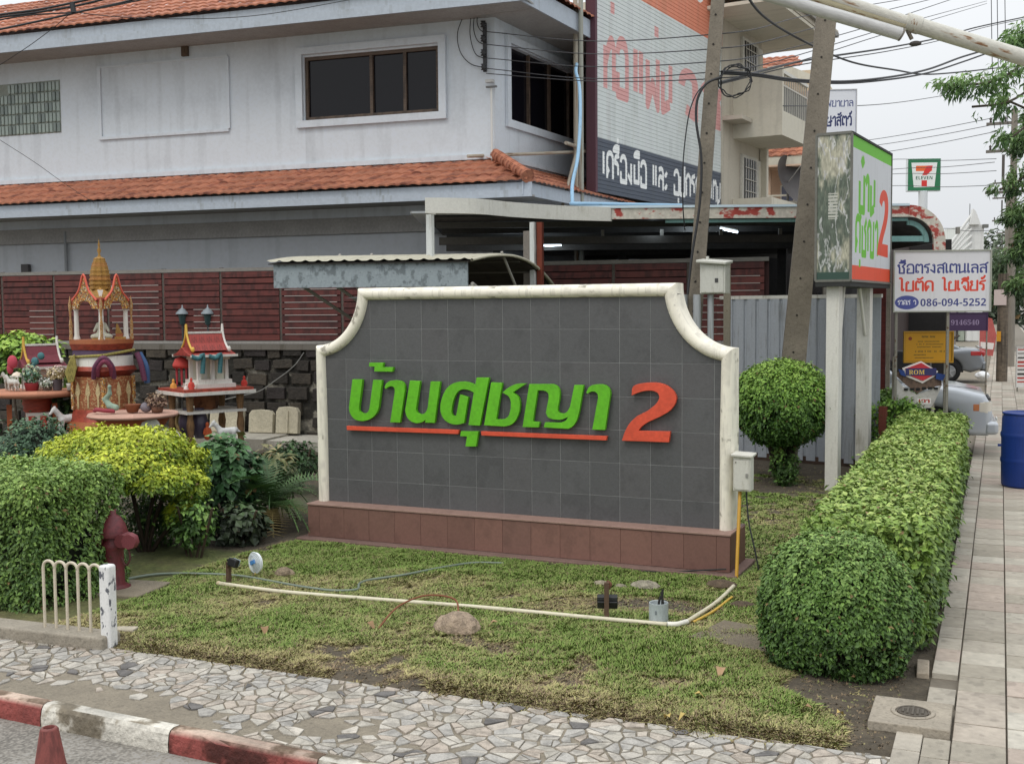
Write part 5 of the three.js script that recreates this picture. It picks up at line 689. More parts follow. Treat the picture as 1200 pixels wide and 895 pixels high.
// far row of shops and poles along the pavement
{
  const lab = ['grey shop house far down the street, left of the pavement', 'pale green shop front far down the street, left of the pavement', 'dark shop house beyond the purple banner']; [[-5.5, -52, 9, 4.2, '#7d746e'], [-4.6, -78, 7, 5, '#a9b3a6'], [-6.5, -30, 7, 3.6, '#453f40']].forEach(([x, z, w, h, c], i) => { const t = thing('shop_house', lab[i], 'building', [x, 0, z]), m = mat(c, { map: tPlaster, m: 3 }); part('wall', b2(-w / 2, w / 2 - 1, 0, h, -8, 0), m, t); part('awning', box(w - 1, .08, 1.4, -.5, h * .62, .7, .2), mat(['#6d6a66', '#7c8f7c', '#50474a'][i], { map: tFine }), t); for (let k = 0; k < 3; k++) part('shutter', box(w / 4, h * .5, .05, -w / 2 + w * .16 + k * w * .26, h * .25, .03), mat('#5c5a58', { map: tWood }), t); for (let k = 0; k < 3; k++) part('window', box(w / 6, h * .16, .05, -w / 2 + w * .16 + k * w * .26, h * .82, .03), mGlassD, t); part('parapet', b2(-w / 2 - .1, w / 2 - .9, h, h + .25, -8.1, .1), m, t); });
  const mP = mat('#8f8a82', { map: tConc, m: 1 }), mk = (x, z, h, label) => { const t = thing('street_pole', label, 'utility pole', [x, -.1, z]); part('shaft', cyl(.17, .11, h, 0, h / 2, 0, 10), mP, t); for (const y of [h - .5, h - 1.5, h - 3]) { part('crossarm', box(1.5, .1, .1, -.2, y, 0), mat('#6e6a64'), t); for (const s of [-.8, -.3, .4]) part('insulator', lathe([[0, 0], [.05, .02], [.03, .08], [.055, .12], [.03, .17], [0, .2]], 10, s, y + .05, 0), mat('#4a4442'), t); } part('bracket', box(.1, 1.1, .1, -.35, h - 2.2, .1), mat('#55524e'), t); return t; };
  mk(.34, -46, 9.5, 'concrete street pole with crossarms, tallest and nearest of the row over the pavement'); mk(.3, -84, 11, 'concrete street pole with crossarms, second along the pavement'); mk(.35, -125, 11, 'concrete street pole with crossarms, farthest along the pavement');
  const p2 = G(1172, 437); const q = thing('old_post', 'short weathered wooden-looking post with a paper notice beside the pavement', 'post', [.06, 0, -37]); part('shaft', cyl(.16, .15, 3.2, 0, 1.6, 0, 12), mat('#7a7063', { map: tWood, m: .6 }), q); part('notice', box(.34, .46, .02, -.08, 2.5, .18), mat('#c9b9b4'), q); part('marker', box(.12, .3, .02, -.1, 1.35, .18), mat('#c98f2c'), q);
  const r = G(1180, 389), gb = thing('wheelie_bin', 'green wheeled bin far along the pavement', 'bin', [.15, 0, -66]); part('bin', rbox(.6, .95, .65, .06, 0, .55, 0), mat('#1f8a4d', { rough: .5 }), gb); part('lid', rbox(.64, .08, .7, .03, 0, 1.06, 0, .06), mat('#1c7a45', { rough: .5 }), gb); for (const s of [-1, 1]) part('wheel', cyl(.1, .1, .06, s * .27, .1, -.3, 12, 0, 0, PI / 2), mBlk, gb);
  board('pavement_board', 'narrow white poster board with red and black print, cut by the right edge', 'sign', 1191.5, 406, 1214, 454, 30, (x, w, h) => { x.fillStyle = '#dedcd8'; x.fillRect(0, 0, w, h); const rr = rng(4); for (let i = 0; i < 9; i++) { x.fillStyle = ['#b8433a', '#37342f', '#37342f', '#b23b34'][i % 4]; x.fillRect(w * .06, h * (.05 + i * .1), w * (.4 + .5 * rr()), h * (.02 + .035 * rr())); } }, 256, 512, { legs: [-.4, .4], ry: .2, th: .03, frameCol: '#c9c7c2' });
  const bn = thing('flag_banner', 'red and white feather flag beside the pavement, beyond the sedan', 'flag', [-.75, 0, -48]); part('pole', cyl(.02, .02, 1.9, 0, .95, 0, 8), mat('#d4d4d2'), bn); part('flag', ext([[0, .35], [.5, .3], [.62, 1.1], [.45, 1.75], [.0, 1.85]], .012), mat('#c96a66', { map: tFine }), bn); part('stripe', ext([[.05, .6], [.5, .55], [.54, .8], [.05, .85]], .004).translate(0, 0, .014), mat('#e0dcda'), bn);
  const pb = thing('plastic_bag', 'crumpled white plastic bag on the pavement behind the pickup', 'bag', at(1152, 440, 33)); { const g = new THREE.IcosahedronGeometry(.14, 3), p = g.attributes.position; for (let i = 0; i < p.count; i++) { const x = p.getX(i), y = p.getY(i), z = p.getZ(i), k = .75 + .6 * nf(x * 9 + 5, y * 9 + z * 7, 3, 77); p.setXYZ(i, x * k * 1.3, y * k * .8, z * k); } g.computeVertexNormals(); part('bag', g, mat('#e2e4e6', { rough: .4 }), pb); }
}
// ---- street-lamp arm reaching in from the right
{
  const D = 9, A = at(1235, 78, D), B = at(1070, 28, D), C = at(960, -8, D), E = at(860, -40, D), t = thing('street_lamp_arm', 'rusty white street lamp arm with tubular lamp crossing the top right', 'street lamp', B), L = p => p.clone().sub(B), m = mat('#d3d1c6', { map: tRust, m: 1.6, rough: .5 });
  part('arm', bar(L(A), L(B), .062, 16), m, t); part('arm', bar(L(at(1071, 28.5, D)), L(E), .05, 14), m, t); part('sleeve', bar(L(at(1078, 30, D)), L(at(1062, 25, D)), .07, 16), m, t);
  const f0 = at(1056, 40, D - .05), f1 = at(865, -16, D - .05), fx = bar(L(f0), L(f1), .05, 12); part('lamp_housing', fx, mat('#d0d0ce', { rough: .45, map: tFine }), t); part('lamp_tray', bar(L(at(1060, 31, D)), L(at(868, -25, D)), .042, 6), mat('#a8a084', { map: tRust, m: .8 }), t); part('end_cap', bar(L(at(1058, 41, D - .05)), L(f0), .052, 12), mat('#77726a'), t); part('clamp', bar(L(at(1064, 36, D)), L(at(1069, 46, D)), .016, 8), mat('#6b6459'), t); part('clamp', sph(.03, 0, 0, 0, 1.6, .7, 1).translate(...L(at(1073, 51, D)).toArray()), mat('#4a4744'), t);
}
// ================= PLANTS =================
function leafGeo(l = 1, w = .55, fold = .18, bend = .15) {   // a folded leaf of four faces, stalk at the origin, tip along +z
  const P = [[0, 0, 0], [-w / 2, fold * w, l * .45], [0, 0, l * .5], [w / 2, fold * w, l * .45], [0, -bend * l, l]], pos = [];
  for (const t of [[0, 2, 1], [0, 3, 2], [1, 2, 4], [2, 3, 4]]) for (const k of t) pos.push(...P[k]);
  const g = new THREE.BufferGeometry(); g.setAttribute('position', new THREE.Float32BufferAttribute(pos, 3)); g.computeVertexNormals(); return g;
}
const LEAF = leafGeo(), LEAFN = leafGeo(1, .3, .1, .3), LEAFR = leafGeo(1, .8, .12, .1);
const mLeaf = new THREE.MeshStandardMaterial({ roughness: .55, side: THREE.DoubleSide }), mLeafT = new THREE.MeshPhysicalMaterial({ roughness: .7, side: THREE.DoubleSide, transmission: .3, thickness: 0 });
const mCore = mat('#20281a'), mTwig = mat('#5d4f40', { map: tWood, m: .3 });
function foliage(parent, pts, { geo = LEAF, size = .04, vary = .4, cols, seed = 1, droop = 0, out = .6, name = 'foliage', material = mLeaf }) {
  const r = rng(seed), im = new THREE.InstancedMesh(geo, material, pts.length), M = new THREE.Matrix4(), q = new THREE.Quaternion(), C = new THREE.Color(), z = V3(0, 0, 1), y = V3(0, 1, 0), up = V3(), dir = V3(), X = V3();
  pts.forEach((p, i) => {
    const n = p.n; up.set(n.x * out + (r() - .5) * 1.1, n.y * out + .45 + (r() - .5) * 1.0, n.z * out + (r() - .5) * 1.1).normalize(); dir.set(r() - .5 + n.x * .7, r() - .5 + n.y * .3 - droop, r() - .5 + n.z * .7); X.crossVectors(up, dir).normalize(); dir.crossVectors(X, up).normalize();
    M.makeBasis(X, up, dir); const s = size * (1 - vary + 2 * vary * r()) * (p.s ?? 1); M.scale(V3(s, s, s)); M.setPosition(p.p); im.setMatrixAt(i, M);
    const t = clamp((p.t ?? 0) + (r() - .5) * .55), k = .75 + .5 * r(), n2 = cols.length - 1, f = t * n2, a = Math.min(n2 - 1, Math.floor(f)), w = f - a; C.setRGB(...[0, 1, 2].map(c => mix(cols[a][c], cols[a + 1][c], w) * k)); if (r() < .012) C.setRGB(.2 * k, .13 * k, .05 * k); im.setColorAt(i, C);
  });
  im.name = name; im.castShadow = im.receiveShadow = true; im.userData.kind = 'stuff'; parent.add(im); return im;
}
function blobPts(N, c, r3, seed, { lump = .12, lf = 4, depth = .25, cut = -1, tw = .5, full = false, gap = 7 } = {}) {
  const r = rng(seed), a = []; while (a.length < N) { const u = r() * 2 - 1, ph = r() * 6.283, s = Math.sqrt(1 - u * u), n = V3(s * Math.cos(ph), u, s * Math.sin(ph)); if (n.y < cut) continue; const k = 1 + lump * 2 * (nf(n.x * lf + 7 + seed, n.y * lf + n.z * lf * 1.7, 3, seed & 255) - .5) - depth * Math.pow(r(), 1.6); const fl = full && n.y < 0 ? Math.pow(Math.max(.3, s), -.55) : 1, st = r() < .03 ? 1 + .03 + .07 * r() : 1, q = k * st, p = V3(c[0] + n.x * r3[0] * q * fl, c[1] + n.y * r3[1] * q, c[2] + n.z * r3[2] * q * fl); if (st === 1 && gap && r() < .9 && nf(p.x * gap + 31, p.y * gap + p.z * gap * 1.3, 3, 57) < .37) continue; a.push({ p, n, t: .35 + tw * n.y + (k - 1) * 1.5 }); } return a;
}
function blobCore(c, r3, k = .78, seed = 1) { const g = new THREE.IcosahedronGeometry(1, 3), p = g.attributes.position; for (let i = 0; i < p.count; i++) { const n = V3().fromBufferAttribute(p, i), q = k * (1 + .16 * (nf(n.x * 4 + seed, n.y * 4 + n.z * 5, 2, 9) - .5)); p.setXYZ(i, c[0] + n.x * r3[0] * q, c[1] + n.y * r3[1] * q, c[2] + n.z * r3[2] * q); } g.computeVertexNormals(); return tri(g); }
function boxPts(N, x, y, z, seed, { lump = .05, depth = .1, round = .08 } = {}) {   // half sizes x, z; height y
  const r = rng(seed), A = [4 * x * z, 2 * x * y, 2 * x * y, 2 * z * y, 2 * z * y], T = A.reduce((p, q) => p + q), a = [];
  while (a.length < N) { let k = r() * T, f = 0; while (k > A[f]) k -= A[f++]; const u = r() * 2 - 1, v = r(), d = depth * Math.pow(r(), 1.5); let p, n; if (f === 0) { p = V3(u * x, y - d, (v * 2 - 1) * z); n = V3(0, 1, 0); } else if (f < 3) { const s = f === 1 ? 1 : -1; p = V3(u * x, v * y, s * (z - d)); n = V3(0, .1, s); } else { const s = f === 3 ? 1 : -1; p = V3(s * (x - d), v * y, u * z); n = V3(s, .1, 0); }
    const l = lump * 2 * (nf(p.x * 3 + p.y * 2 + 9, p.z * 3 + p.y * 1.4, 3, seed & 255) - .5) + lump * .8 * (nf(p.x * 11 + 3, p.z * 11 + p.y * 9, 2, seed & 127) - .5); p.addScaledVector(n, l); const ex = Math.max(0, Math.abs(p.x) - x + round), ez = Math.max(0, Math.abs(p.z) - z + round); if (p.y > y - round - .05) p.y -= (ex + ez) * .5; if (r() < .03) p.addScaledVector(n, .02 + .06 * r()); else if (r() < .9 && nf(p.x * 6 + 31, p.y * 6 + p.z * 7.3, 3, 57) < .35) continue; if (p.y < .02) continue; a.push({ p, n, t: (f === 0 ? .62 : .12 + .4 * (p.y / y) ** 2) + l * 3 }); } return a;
}
const CG = { mid: [[.04, .095, .015], [.115, .225, .035], [.25, .38, .09]], lime: [[.055, .11, .02], [.19, .30, .05], [.38, .46, .13]], dark: [[.02, .05, .014], [.03, .075, .02], [.06, .12, .035]], yell: [[.05, .11, .01], [.26, .35, .018], [.52, .57, .04]], fresh: [[.04, .105, .015], [.13, .26, .03], [.27, .42, .07]] };
{ // clipped round bush in front
  const c = at(981, 715, 7.36), t = thing('round_bush', 'dense round clipped green bush beside the pavement, nearest the camera', 'bush', [c.x, 0, c.z]); part('inner_twigs', blobCore([0, .42, 0], [.5, .45, .5], .8, 3), mCore, t); part('stem', cyl(.05, .04, .3, 0, .1, 0, 8), mTwig, t);
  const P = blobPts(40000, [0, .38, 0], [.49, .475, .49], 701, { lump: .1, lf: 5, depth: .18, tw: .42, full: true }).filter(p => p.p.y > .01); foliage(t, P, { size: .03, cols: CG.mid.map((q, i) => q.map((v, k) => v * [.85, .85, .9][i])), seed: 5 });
}
const HG = { x0: G(966, 596, .85).x, x1: G(1098, 612, .85).x };
{ // long hedge along the pavement
  const z0 = G(1060, 612, .85).z, z1 = G(1090, 481, .85).z, cx = (HG.x0 + HG.x1) / 2 - .06, t = thing('long_hedge', 'long flat-topped yellow-green hedge running along the pavement edge', 'hedge', [cx, 0, (z0 + z1) / 2]), x = (HG.x1 - HG.x0) / 2 + .02, z = (z0 - z1) / 2; part('inner_twigs', rbox(2 * x - .18, .72, 2 * z - .18, .1, 0, .38, 0), mCore, t);
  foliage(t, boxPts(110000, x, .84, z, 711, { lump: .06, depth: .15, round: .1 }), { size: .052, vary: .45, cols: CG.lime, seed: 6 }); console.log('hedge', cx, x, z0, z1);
}
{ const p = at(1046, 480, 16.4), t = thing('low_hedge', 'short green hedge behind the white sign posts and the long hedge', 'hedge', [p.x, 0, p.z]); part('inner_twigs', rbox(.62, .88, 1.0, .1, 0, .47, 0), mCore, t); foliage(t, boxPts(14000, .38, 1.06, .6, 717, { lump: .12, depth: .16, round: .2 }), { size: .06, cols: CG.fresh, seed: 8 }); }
{ // clipped ball tree
  const c = at(917, 472, 14.6), t = thing('ball_tree', 'small ball-clipped tree with forked trunk between the name wall and the white posts', 'tree', [c.x, 0, c.z]); const y = c.y; part('inner_twigs', blobCore([0, y, 0], [.6, .5, .6], .78, 5), mCore, t);
  for (const [a, b, r0] of [[V3(.02, 0, 0), V3(-.22, y - .2, .05), .06], [V3(.03, 0, .02), V3(.2, y - .2, -.05), .055], [V3(0, 0, -.03), V3(.02, y - .25, .15), .05]]) part('trunk', tube([a, a.clone().lerp(b, .4).add(V3(0, .02, .03)), b], r0, 10, 8), mat('#3b3027', { map: tWood, m: .3 }), t);
  const P = blobPts(30000, [0, y, 0], [.63, .56, .63], 721, { lump: .1, lf: 5, depth: .2, tw: .5 }); foliage(t, P, { size: .045, cols: CG.fresh, seed: 9, name: 'crown' }); foliage(t, blobPts(1500, [.05, .3, .1], [.17, .3, .17], 722, { depth: .8 }), { size: .05, cols: CG.mid, seed: 10, name: 'sprouts' });
}
{ // yellow-green bush with open stems
  const D = 10.9, k = D / FOC, c0 = at(150, 640, D), t = thing('yellow_bush', 'bright yellow-green bush with bare dark stems, in front of the main shrine', 'bush', [c0.x, 0, c0.z]); let P = [], r = rng(731); const L = (u, v, dz = 0) => { const q = at(u, v, D + dz); return [q.x - c0.x, q.y, q.z - c0.z]; };
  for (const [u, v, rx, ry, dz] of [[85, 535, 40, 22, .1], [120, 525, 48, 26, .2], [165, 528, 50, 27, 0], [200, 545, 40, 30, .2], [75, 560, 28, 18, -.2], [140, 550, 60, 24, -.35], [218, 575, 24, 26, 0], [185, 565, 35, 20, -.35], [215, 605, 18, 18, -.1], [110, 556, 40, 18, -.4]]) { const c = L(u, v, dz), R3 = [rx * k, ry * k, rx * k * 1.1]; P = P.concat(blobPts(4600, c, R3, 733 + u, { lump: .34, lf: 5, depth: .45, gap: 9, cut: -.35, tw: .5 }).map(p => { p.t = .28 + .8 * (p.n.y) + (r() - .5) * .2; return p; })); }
  foliage(t, P, { size: .042, vary: .45, cols: CG.yell, seed: 12, geo: LEAF });
  for (const [a, b] of [[[165, 640], [110, 565]], [[170, 640], [150, 555]], [[172, 640], [195, 570]], [[175, 640], [215, 600]], [[168, 640], [185, 560]]]) { const p = L(...a), q = L(...b); p[1] = -.02; part('stem', tube([V3(...p), V3(mix(p[0], q[0], .4) + .03, mix(p[1], q[1], .5), mix(p[2], q[2], .5) + .05), V3(...q)], .02, 10, 7), mat('#4a3c30', { map: tWood, m: .3 }), t); }
  foliage(t, blobPts(3000, L(180, 605, .3), [.4, .3, .3], 741, { depth: .9, lump: .3 }), { size: .045, cols: CG.mid, seed: 13, name: 'lower_leaves' });
}
{ // clipped hedge at the left edge
  const a = at(126, 600, 8.55), t = thing('clipped_hedge', 'big clipped dark green hedge at the left edge behind the white railing', 'hedge', [a.x - 1.80, 0, a.z - .32]); part('inner_twigs', rbox(2.2, .9, .66, .2, 0, .47, 0), mCore, t);
  foliage(t, boxPts(62000, 1.24, 1.05, .48, 751, { lump: .06, depth: .15, round: .1 }), { size: .038, cols: [[.055, .115, .022], [.18, .30, .055], [.36, .48, .13]], seed: 14 });
}
{ const D = 12.6, c = at(42, 535, D), t = thing('dark_bush', 'dark blue-green bush with one orange fruit, under the left shrine table', 'bush', [c.x, 0, c.z]); part('inner_twigs', blobCore([0, c.y, 0], [.42, .45, .4], .7, 8), mCore, t); foliage(t, blobPts(12000, [0, c.y - .1, 0], [.5, .52, .5], 761, { lump: .3, depth: .4 }), { size: .05, cols: [[.02, .05, .025], [.045, .1, .05], [.09, .17, .08]], seed: 15 }); const f = at(17, 536, D - .5); part('fruit', sph(.03, f.x - c.x, f.y, f.z - c.z), mat('#d9972b', { rough: .4 }), t); }
{ // broad-leaved shrubs by the cycad
  const mk = (u, v, D, R3, n, seed, label, cols, geo, size) => { const c = at(u, v, D), t = thing('leafy_shrub', label, 'shrub', [c.x, 0, c.z]); foliage(t, blobPts(n, [0, c.y, 0], R3, seed, { lump: .35, lf: 3, depth: .75 }), { size, cols, seed, geo, droop: .2 }); for (let i = 0; i < 4; i++) part('stem', bar(V3((i - 1.5) * .05, 0, 0), V3((i - 1.5) * .2, c.y + .15, (i % 2 - .5) * .2), .012, 6), mTwig, t); return t; };
  mk(262, 560, 11.9, [.36, .42, .34], 2600, 771, 'dark broad-leaved shrub left of the cycad, below the white horse', [[.012, .04, .014], [.035, .1, .03], [.08, .18, .06]], LEAFR, .1); mk(278, 612, 11.2, [.28, .2, .26], 900, 773, 'low dark reddish shrub at the lawn edge left of the cycad', [[.02, .03, .015], [.04, .065, .025], [.07, .13, .04]], LEAFR, .08); mk(345, 538, 14.2, [.3, .22, .3], 1500, 775, 'low green shrub beside the left edge of the name wall', CG.dark, LEAF, .07);
  mk(226, 610, 10.6, [.2, .24, .2], 900, 777, 'thin green shrub right under the yellow bush', CG.mid, LEAF, .06);
  mk(22, 420, 18.2, [.75, .42, .4], 3800, 781, 'bright green leafy shrub behind the left spirit house', [[.06, .13, .02], [.2, .36, .04], [.36, .5, .08]], LEAFR, .1); mk(55, 448, 17.6, [.5, .3, .3], 1800, 783, 'mid green shrub between the left spirit house and the main shrine', CG.fresh, LEAFR, .08); mk(92, 490, 17.3, [.35, .45, .25], 1500, 787, 'dark green shrub in the gap left of the main shrine', CG.dark, LEAFR, .08);
}
{ // cycad
  const c = G(318, 622), t = thing('cycad', 'cycad with arching feathery fronds left of the name wall', 'cycad', [c.x, 0, c.z]), r = rng(791); part('trunk', lathe([[0, 0], [.09, 0], [.1, .1], [.08, .2], [0, .22]], 12), mat('#3a3026', { map: tStone, m: .2, bump: bRough, bm: .1, bs: .02 }), t);
  const frond = () => { const pos = [], n = 22, L = .72; for (let i = 1; i <= n; i++) { const s = i / n, x = L * (s - .12 * s * s), y = .42 * s - .62 * s * s, w = .17 * Math.sin(Math.min(1, s * 1.15) * PI * .9 + .25) + .02; for (const q of [-1, 1]) { const a = [x, y, 0], b = [x + .017, y - .002, 0], tip = [x + .06 + .02 * s, y + .05 * (1 - s) - .02, q * w * 1.15]; pos.push(...(q > 0 ? [...a, ...tip, ...b] : [...a, ...b, ...tip])); } } for (let i = 0; i < n; i++) { const f = s => [L * (s - .12 * s * s), .42 * s - .62 * s * s], [x0, y0] = f(i / n), [x1, y1] = f((i + 1) / n); pos.push(x0, y0, -.006, x0, y0, .006, x1, y1, .005, x0, y0, -.006, x1, y1, .005, x1, y1, -.005); } const g = new THREE.BufferGeometry(); g.setAttribute('position', new THREE.Float32BufferAttribute(pos, 3)); g.computeVertexNormals(); return g; };
  const g0 = frond(), ms = ['#4a6b38', '#3c5a30', '#5d7c45', '#6e6a3a', '#7a6c42'].map(q => { const m = mat(q, { rough: .6 }); m.side = THREE.DoubleSide; return m; });
  for (let i = 0; i < 34; i++) { const f = new THREE.Mesh(g0, ms[i > 27 ? 3 + (i % 2) : Math.floor(r() * 3)]); f.name = 'frond'; f.castShadow = f.receiveShadow = true; f.position.set(0, .24, 0); const el = i > 27 ? -.35 : mix(.95, -.05, (i % 7) / 6.0); f.rotation.set(0, i * 2.4 + r() * .3, el, 'YXZ'); const s = .95 + .35 * r(); f.scale.set(s, s, s); t.add(f); }
}
{ // small dry fern and rocks at the back
  const c = at(322, 545, 12.6), t = thing('dry_palm_tuft', 'small half-dry spiky plant above the cycad', 'plant', [c.x, 0, c.z]), P = blobPts(420, [0, c.y - .1, 0], [.24, .3, .22], 797, { depth: .9, lump: .3 }); foliage(t, P, { size: .16, geo: LEAFN, cols: [[.06, .08, .03], [.14, .15, .05], [.24, .2, .09]], seed: 19 });
}
// street trees on the right
function branchTree(name, label, base, limbs, leaf, D) {
  const t = thing(name, label, 'tree', base), mt = mat('#6a6055', { map: tWood, m: .6 }), L = p => p.clone().sub(base), r = rng(leaf.seed), P = [];
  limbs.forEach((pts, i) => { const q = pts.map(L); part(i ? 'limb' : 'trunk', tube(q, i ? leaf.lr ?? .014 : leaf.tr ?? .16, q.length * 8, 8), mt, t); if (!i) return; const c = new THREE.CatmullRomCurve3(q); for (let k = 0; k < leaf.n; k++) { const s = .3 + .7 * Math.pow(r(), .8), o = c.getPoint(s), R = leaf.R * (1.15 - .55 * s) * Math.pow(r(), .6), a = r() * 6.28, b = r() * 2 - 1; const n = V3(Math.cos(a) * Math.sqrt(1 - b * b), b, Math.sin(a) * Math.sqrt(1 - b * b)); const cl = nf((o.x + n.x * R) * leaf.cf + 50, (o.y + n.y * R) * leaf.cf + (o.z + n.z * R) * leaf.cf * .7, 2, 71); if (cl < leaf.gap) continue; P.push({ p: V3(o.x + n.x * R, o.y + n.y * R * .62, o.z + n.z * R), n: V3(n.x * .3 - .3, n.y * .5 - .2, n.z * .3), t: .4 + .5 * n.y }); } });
  foliage(t, P, { size: leaf.size, geo: LEAFN, cols: leaf.cols, seed: leaf.seed, droop: .55, out: .3, name: 'crown', material: mLeafT }); return t;
}
{
  const b = V3(2.5, -.1, -12.5), A = (u, v, D) => at(u, v, D), h = V3(2.2, 4.6, -12.8);
  branchTree('street_tree', 'feathery green tree branch hanging into the top right of the sky', b, [[b, V3(2.45, 2.2, -12.6), h], [h, A(1230, 60, 12.9), A(1165, 95, 12.6), A(1105, 100, 12.4)], [h, A(1235, 90, 13.2), A(1180, 120, 13), A(1140, 125, 12.9)], [h, A(1230, 30, 13), A(1205, 40, 13), A(1185, 55, 12.9)], [h, A(1230, 120, 12.8), A(1200, 150, 12.8), A(1180, 165, 12.8)], [h, A(1240, 140, 13.4), A(1210, 130, 13.3), A(1160, 108, 13.3)]], { n: 1150, R: .33, size: .085, cols: [[.05, .12, .03], [.13, .25, .06], [.26, .4, .14]], seed: 811, cf: 5, gap: .42 });
  const b2_ = V3(2.6, -.1, -27), h2 = V3(2.3, 5.2, -27), B = (u, v) => at(u, v, 27.5);
  branchTree('street_tree', 'dense green street tree at the right edge above the blue barrel', b2_, [[b2_, V3(2.5, 3, -27), h2], [h2, B(1215, 160), B(1195, 175)], [h2, B(1220, 190), B(1190, 215), B(1172, 222)], [h2, B(1225, 230), B(1195, 250), B(1182, 255)], [h2, B(1225, 270), B(1200, 290), B(1188, 300)], [h2, B(1225, 300), B(1205, 330), B(1192, 335)], [h2, B(1230, 120), B(1212, 150), B(1200, 168)], [h2, B(1230, 250), B(1210, 270), B(1195, 280)]], { n: 1500, R: .56, size: .15, cols: [[.04, .09, .03], [.11, .21, .055], [.22, .34, .11]], seed: 821, cf: 3, gap: .4, lr: .03, tr: .24 });
  const b3 = V3(1.4, -.1, -62), h3 = V3(1.2, 4, -62), E = (u, v) => at(u, v, 62);
  branchTree('street_tree', 'smaller hazy green street tree farther down the pavement, under the wires', b3, [[b3, V3(1.3, 2, -62), h3], [h3, E(1180, 300), E(1170, 318)], [h3, E(1185, 330), E(1166, 338)], [h3, E(1180, 350), E(1162, 352)], [h3, E(1195, 310), E(1182, 322)], [h3, E(1195, 345), E(1178, 345)]], { n: 1000, R: 1.1, size: .26, cols: [[.04, .075, .03], [.08, .14, .05], [.13, .2, .08]], seed: 831, cf: 2, gap: .3, lr: .08, tr: .25 });
  const far = thing('far_trees', 'hazy clump of trees closing the far end of the street', 'trees', [2, 0, -150]); far.userData.kind = 'stuff'; foliage(far, blobPts(5000, [0, 5, 0], [9, 6, 5], 841, { lump: .3, depth: .4 }), { size: .8, cols: [[.08, .11, .07], [.11, .15, .09], [.15, .19, .12]], seed: 21, name: 'crown' });
}
// ================= SHRINES =================
function metaMesh(bones, cell, pad = .02, blend = .012) {   // one continuous skin over tapered bones [a, b, ra, rb]
  const mn = V3(1e9, 1e9, 1e9), mx = V3(-1e9, -1e9, -1e9); for (const [a, b, ra, rb] of bones) { for (const [p, r] of [[a, ra], [b, rb]]) { mn.min(V3(p[0] - r - pad, p[1] - r - pad, p[2] - r - pad)); mx.max(V3(p[0] + r + pad, p[1] + r + pad, p[2] + r + pad)); } }
  const f = (x, y, z) => { let d = 1e9; for (const [a, b, ra, rb] of bones) { const abx = b[0] - a[0], aby = b[1] - a[1], abz = b[2] - a[2], t = clamp(((x - a[0]) * abx + (y - a[1]) * aby + (z - a[2]) * abz) / (abx * abx + aby * aby + abz * abz + 1e-9)), e = Math.hypot(x - a[0] - t * abx, y - a[1] - t * aby, z - a[2] - t * abz) - mix(ra, rb, t); const h = clamp(.5 + .5 * (d - e) / blend); d = mix(d, e, h) - blend * h * (1 - h); } return d; };
  // surface nets
  const n = [0, 1, 2].map(i => Math.ceil((mx.getComponent(i) - mn.getComponent(i)) / cell) + 1), id = (i, j, k) => (k * n[1] + j) * n[0] + i, F = new Float32Array(n[0] * n[1] * n[2]); for (let k = 0; k < n[2]; k++) for (let j = 0; j < n[1]; j++) for (let i = 0; i < n[0]; i++) F[id(i, j, k)] = f(mn.x + i * cell, mn.y + j * cell, mn.z + k * cell);
  const V = new Int32Array(F.length).fill(-1), pos = [], ix = [];
  for (let k = 0; k < n[2] - 1; k++) for (let j = 0; j < n[1] - 1; j++) for (let i = 0; i < n[0] - 1; i++) { let c = 0, sx = 0, sy = 0, sz = 0; const E = (a, b, c2, d, e, g) => { const u = F[id(i + a, j + b, k + c2)], v = F[id(i + d, j + e, k + g)]; if ((u < 0) !== (v < 0)) { const t = u / (u - v); sx += mix(a, d, t); sy += mix(b, e, t); sz += mix(c2, g, t); c++; } }; for (const [a, b] of [[0, 0], [0, 1], [1, 0], [1, 1]]) { E(0, a, b, 1, a, b); E(a, 0, b, a, 1, b); E(a, b, 0, a, b, 1); } if (c) { V[id(i, j, k)] = pos.length / 3; pos.push(mn.x + (i + sx / c) * cell, mn.y + (j + sy / c) * cell, mn.z + (k + sz / c) * cell); } }
  const quad = (a, b, c, d, flip) => { if (a < 0 || b < 0 || c < 0 || d < 0) return; flip ? ix.push(a, c, b, a, d, c) : ix.push(a, b, c, a, c, d); };
  for (let k = 1; k < n[2] - 1; k++) for (let j = 1; j < n[1] - 1; j++) for (let i = 1; i < n[0] - 1; i++) { const u = F[id(i, j, k)] < 0; if (u !== F[id(i + 1, j, k)] < 0) quad(V[id(i, j - 1, k - 1)], V[id(i, j, k - 1)], V[id(i, j, k)], V[id(i, j - 1, k)], !u); if (u !== F[id(i, j + 1, k)] < 0) quad(V[id(i - 1, j, k - 1)], V[id(i - 1, j, k)], V[id(i, j, k)], V[id(i, j, k - 1)], !u); if (u !== F[id(i, j, k + 1)] < 0) quad(V[id(i - 1, j - 1, k)], V[id(i, j - 1, k)], V[id(i, j, k)], V[id(i - 1, j, k)], !u); }
  const g = new THREE.BufferGeometry(); g.setAttribute('position', new THREE.Float32BufferAttribute(pos, 3)); g.setIndex(ix); g.computeVertexNormals(); return tri(g.toNonIndexed());
}
const tMos = tex(256, (u, v) => { const i = Math.floor(u * 40), j = Math.floor(v * 40), q = hsh(i, j, 5), w = hsh(j, i, 9), g = .75 + .5 * (fbm(u, v, 30, 30, 2, 77) - .3); return q < .18 ? [.55 * g, .2 * g, .14 * g] : q < .3 ? [.9 * g, .87 * g, .78 * g] : q < .38 ? [.3 * g, .5 * g, .46 * g] : [(.72 + .2 * w) * g, (.52 + .18 * w) * g, (.24 + .12 * w) * g]; });
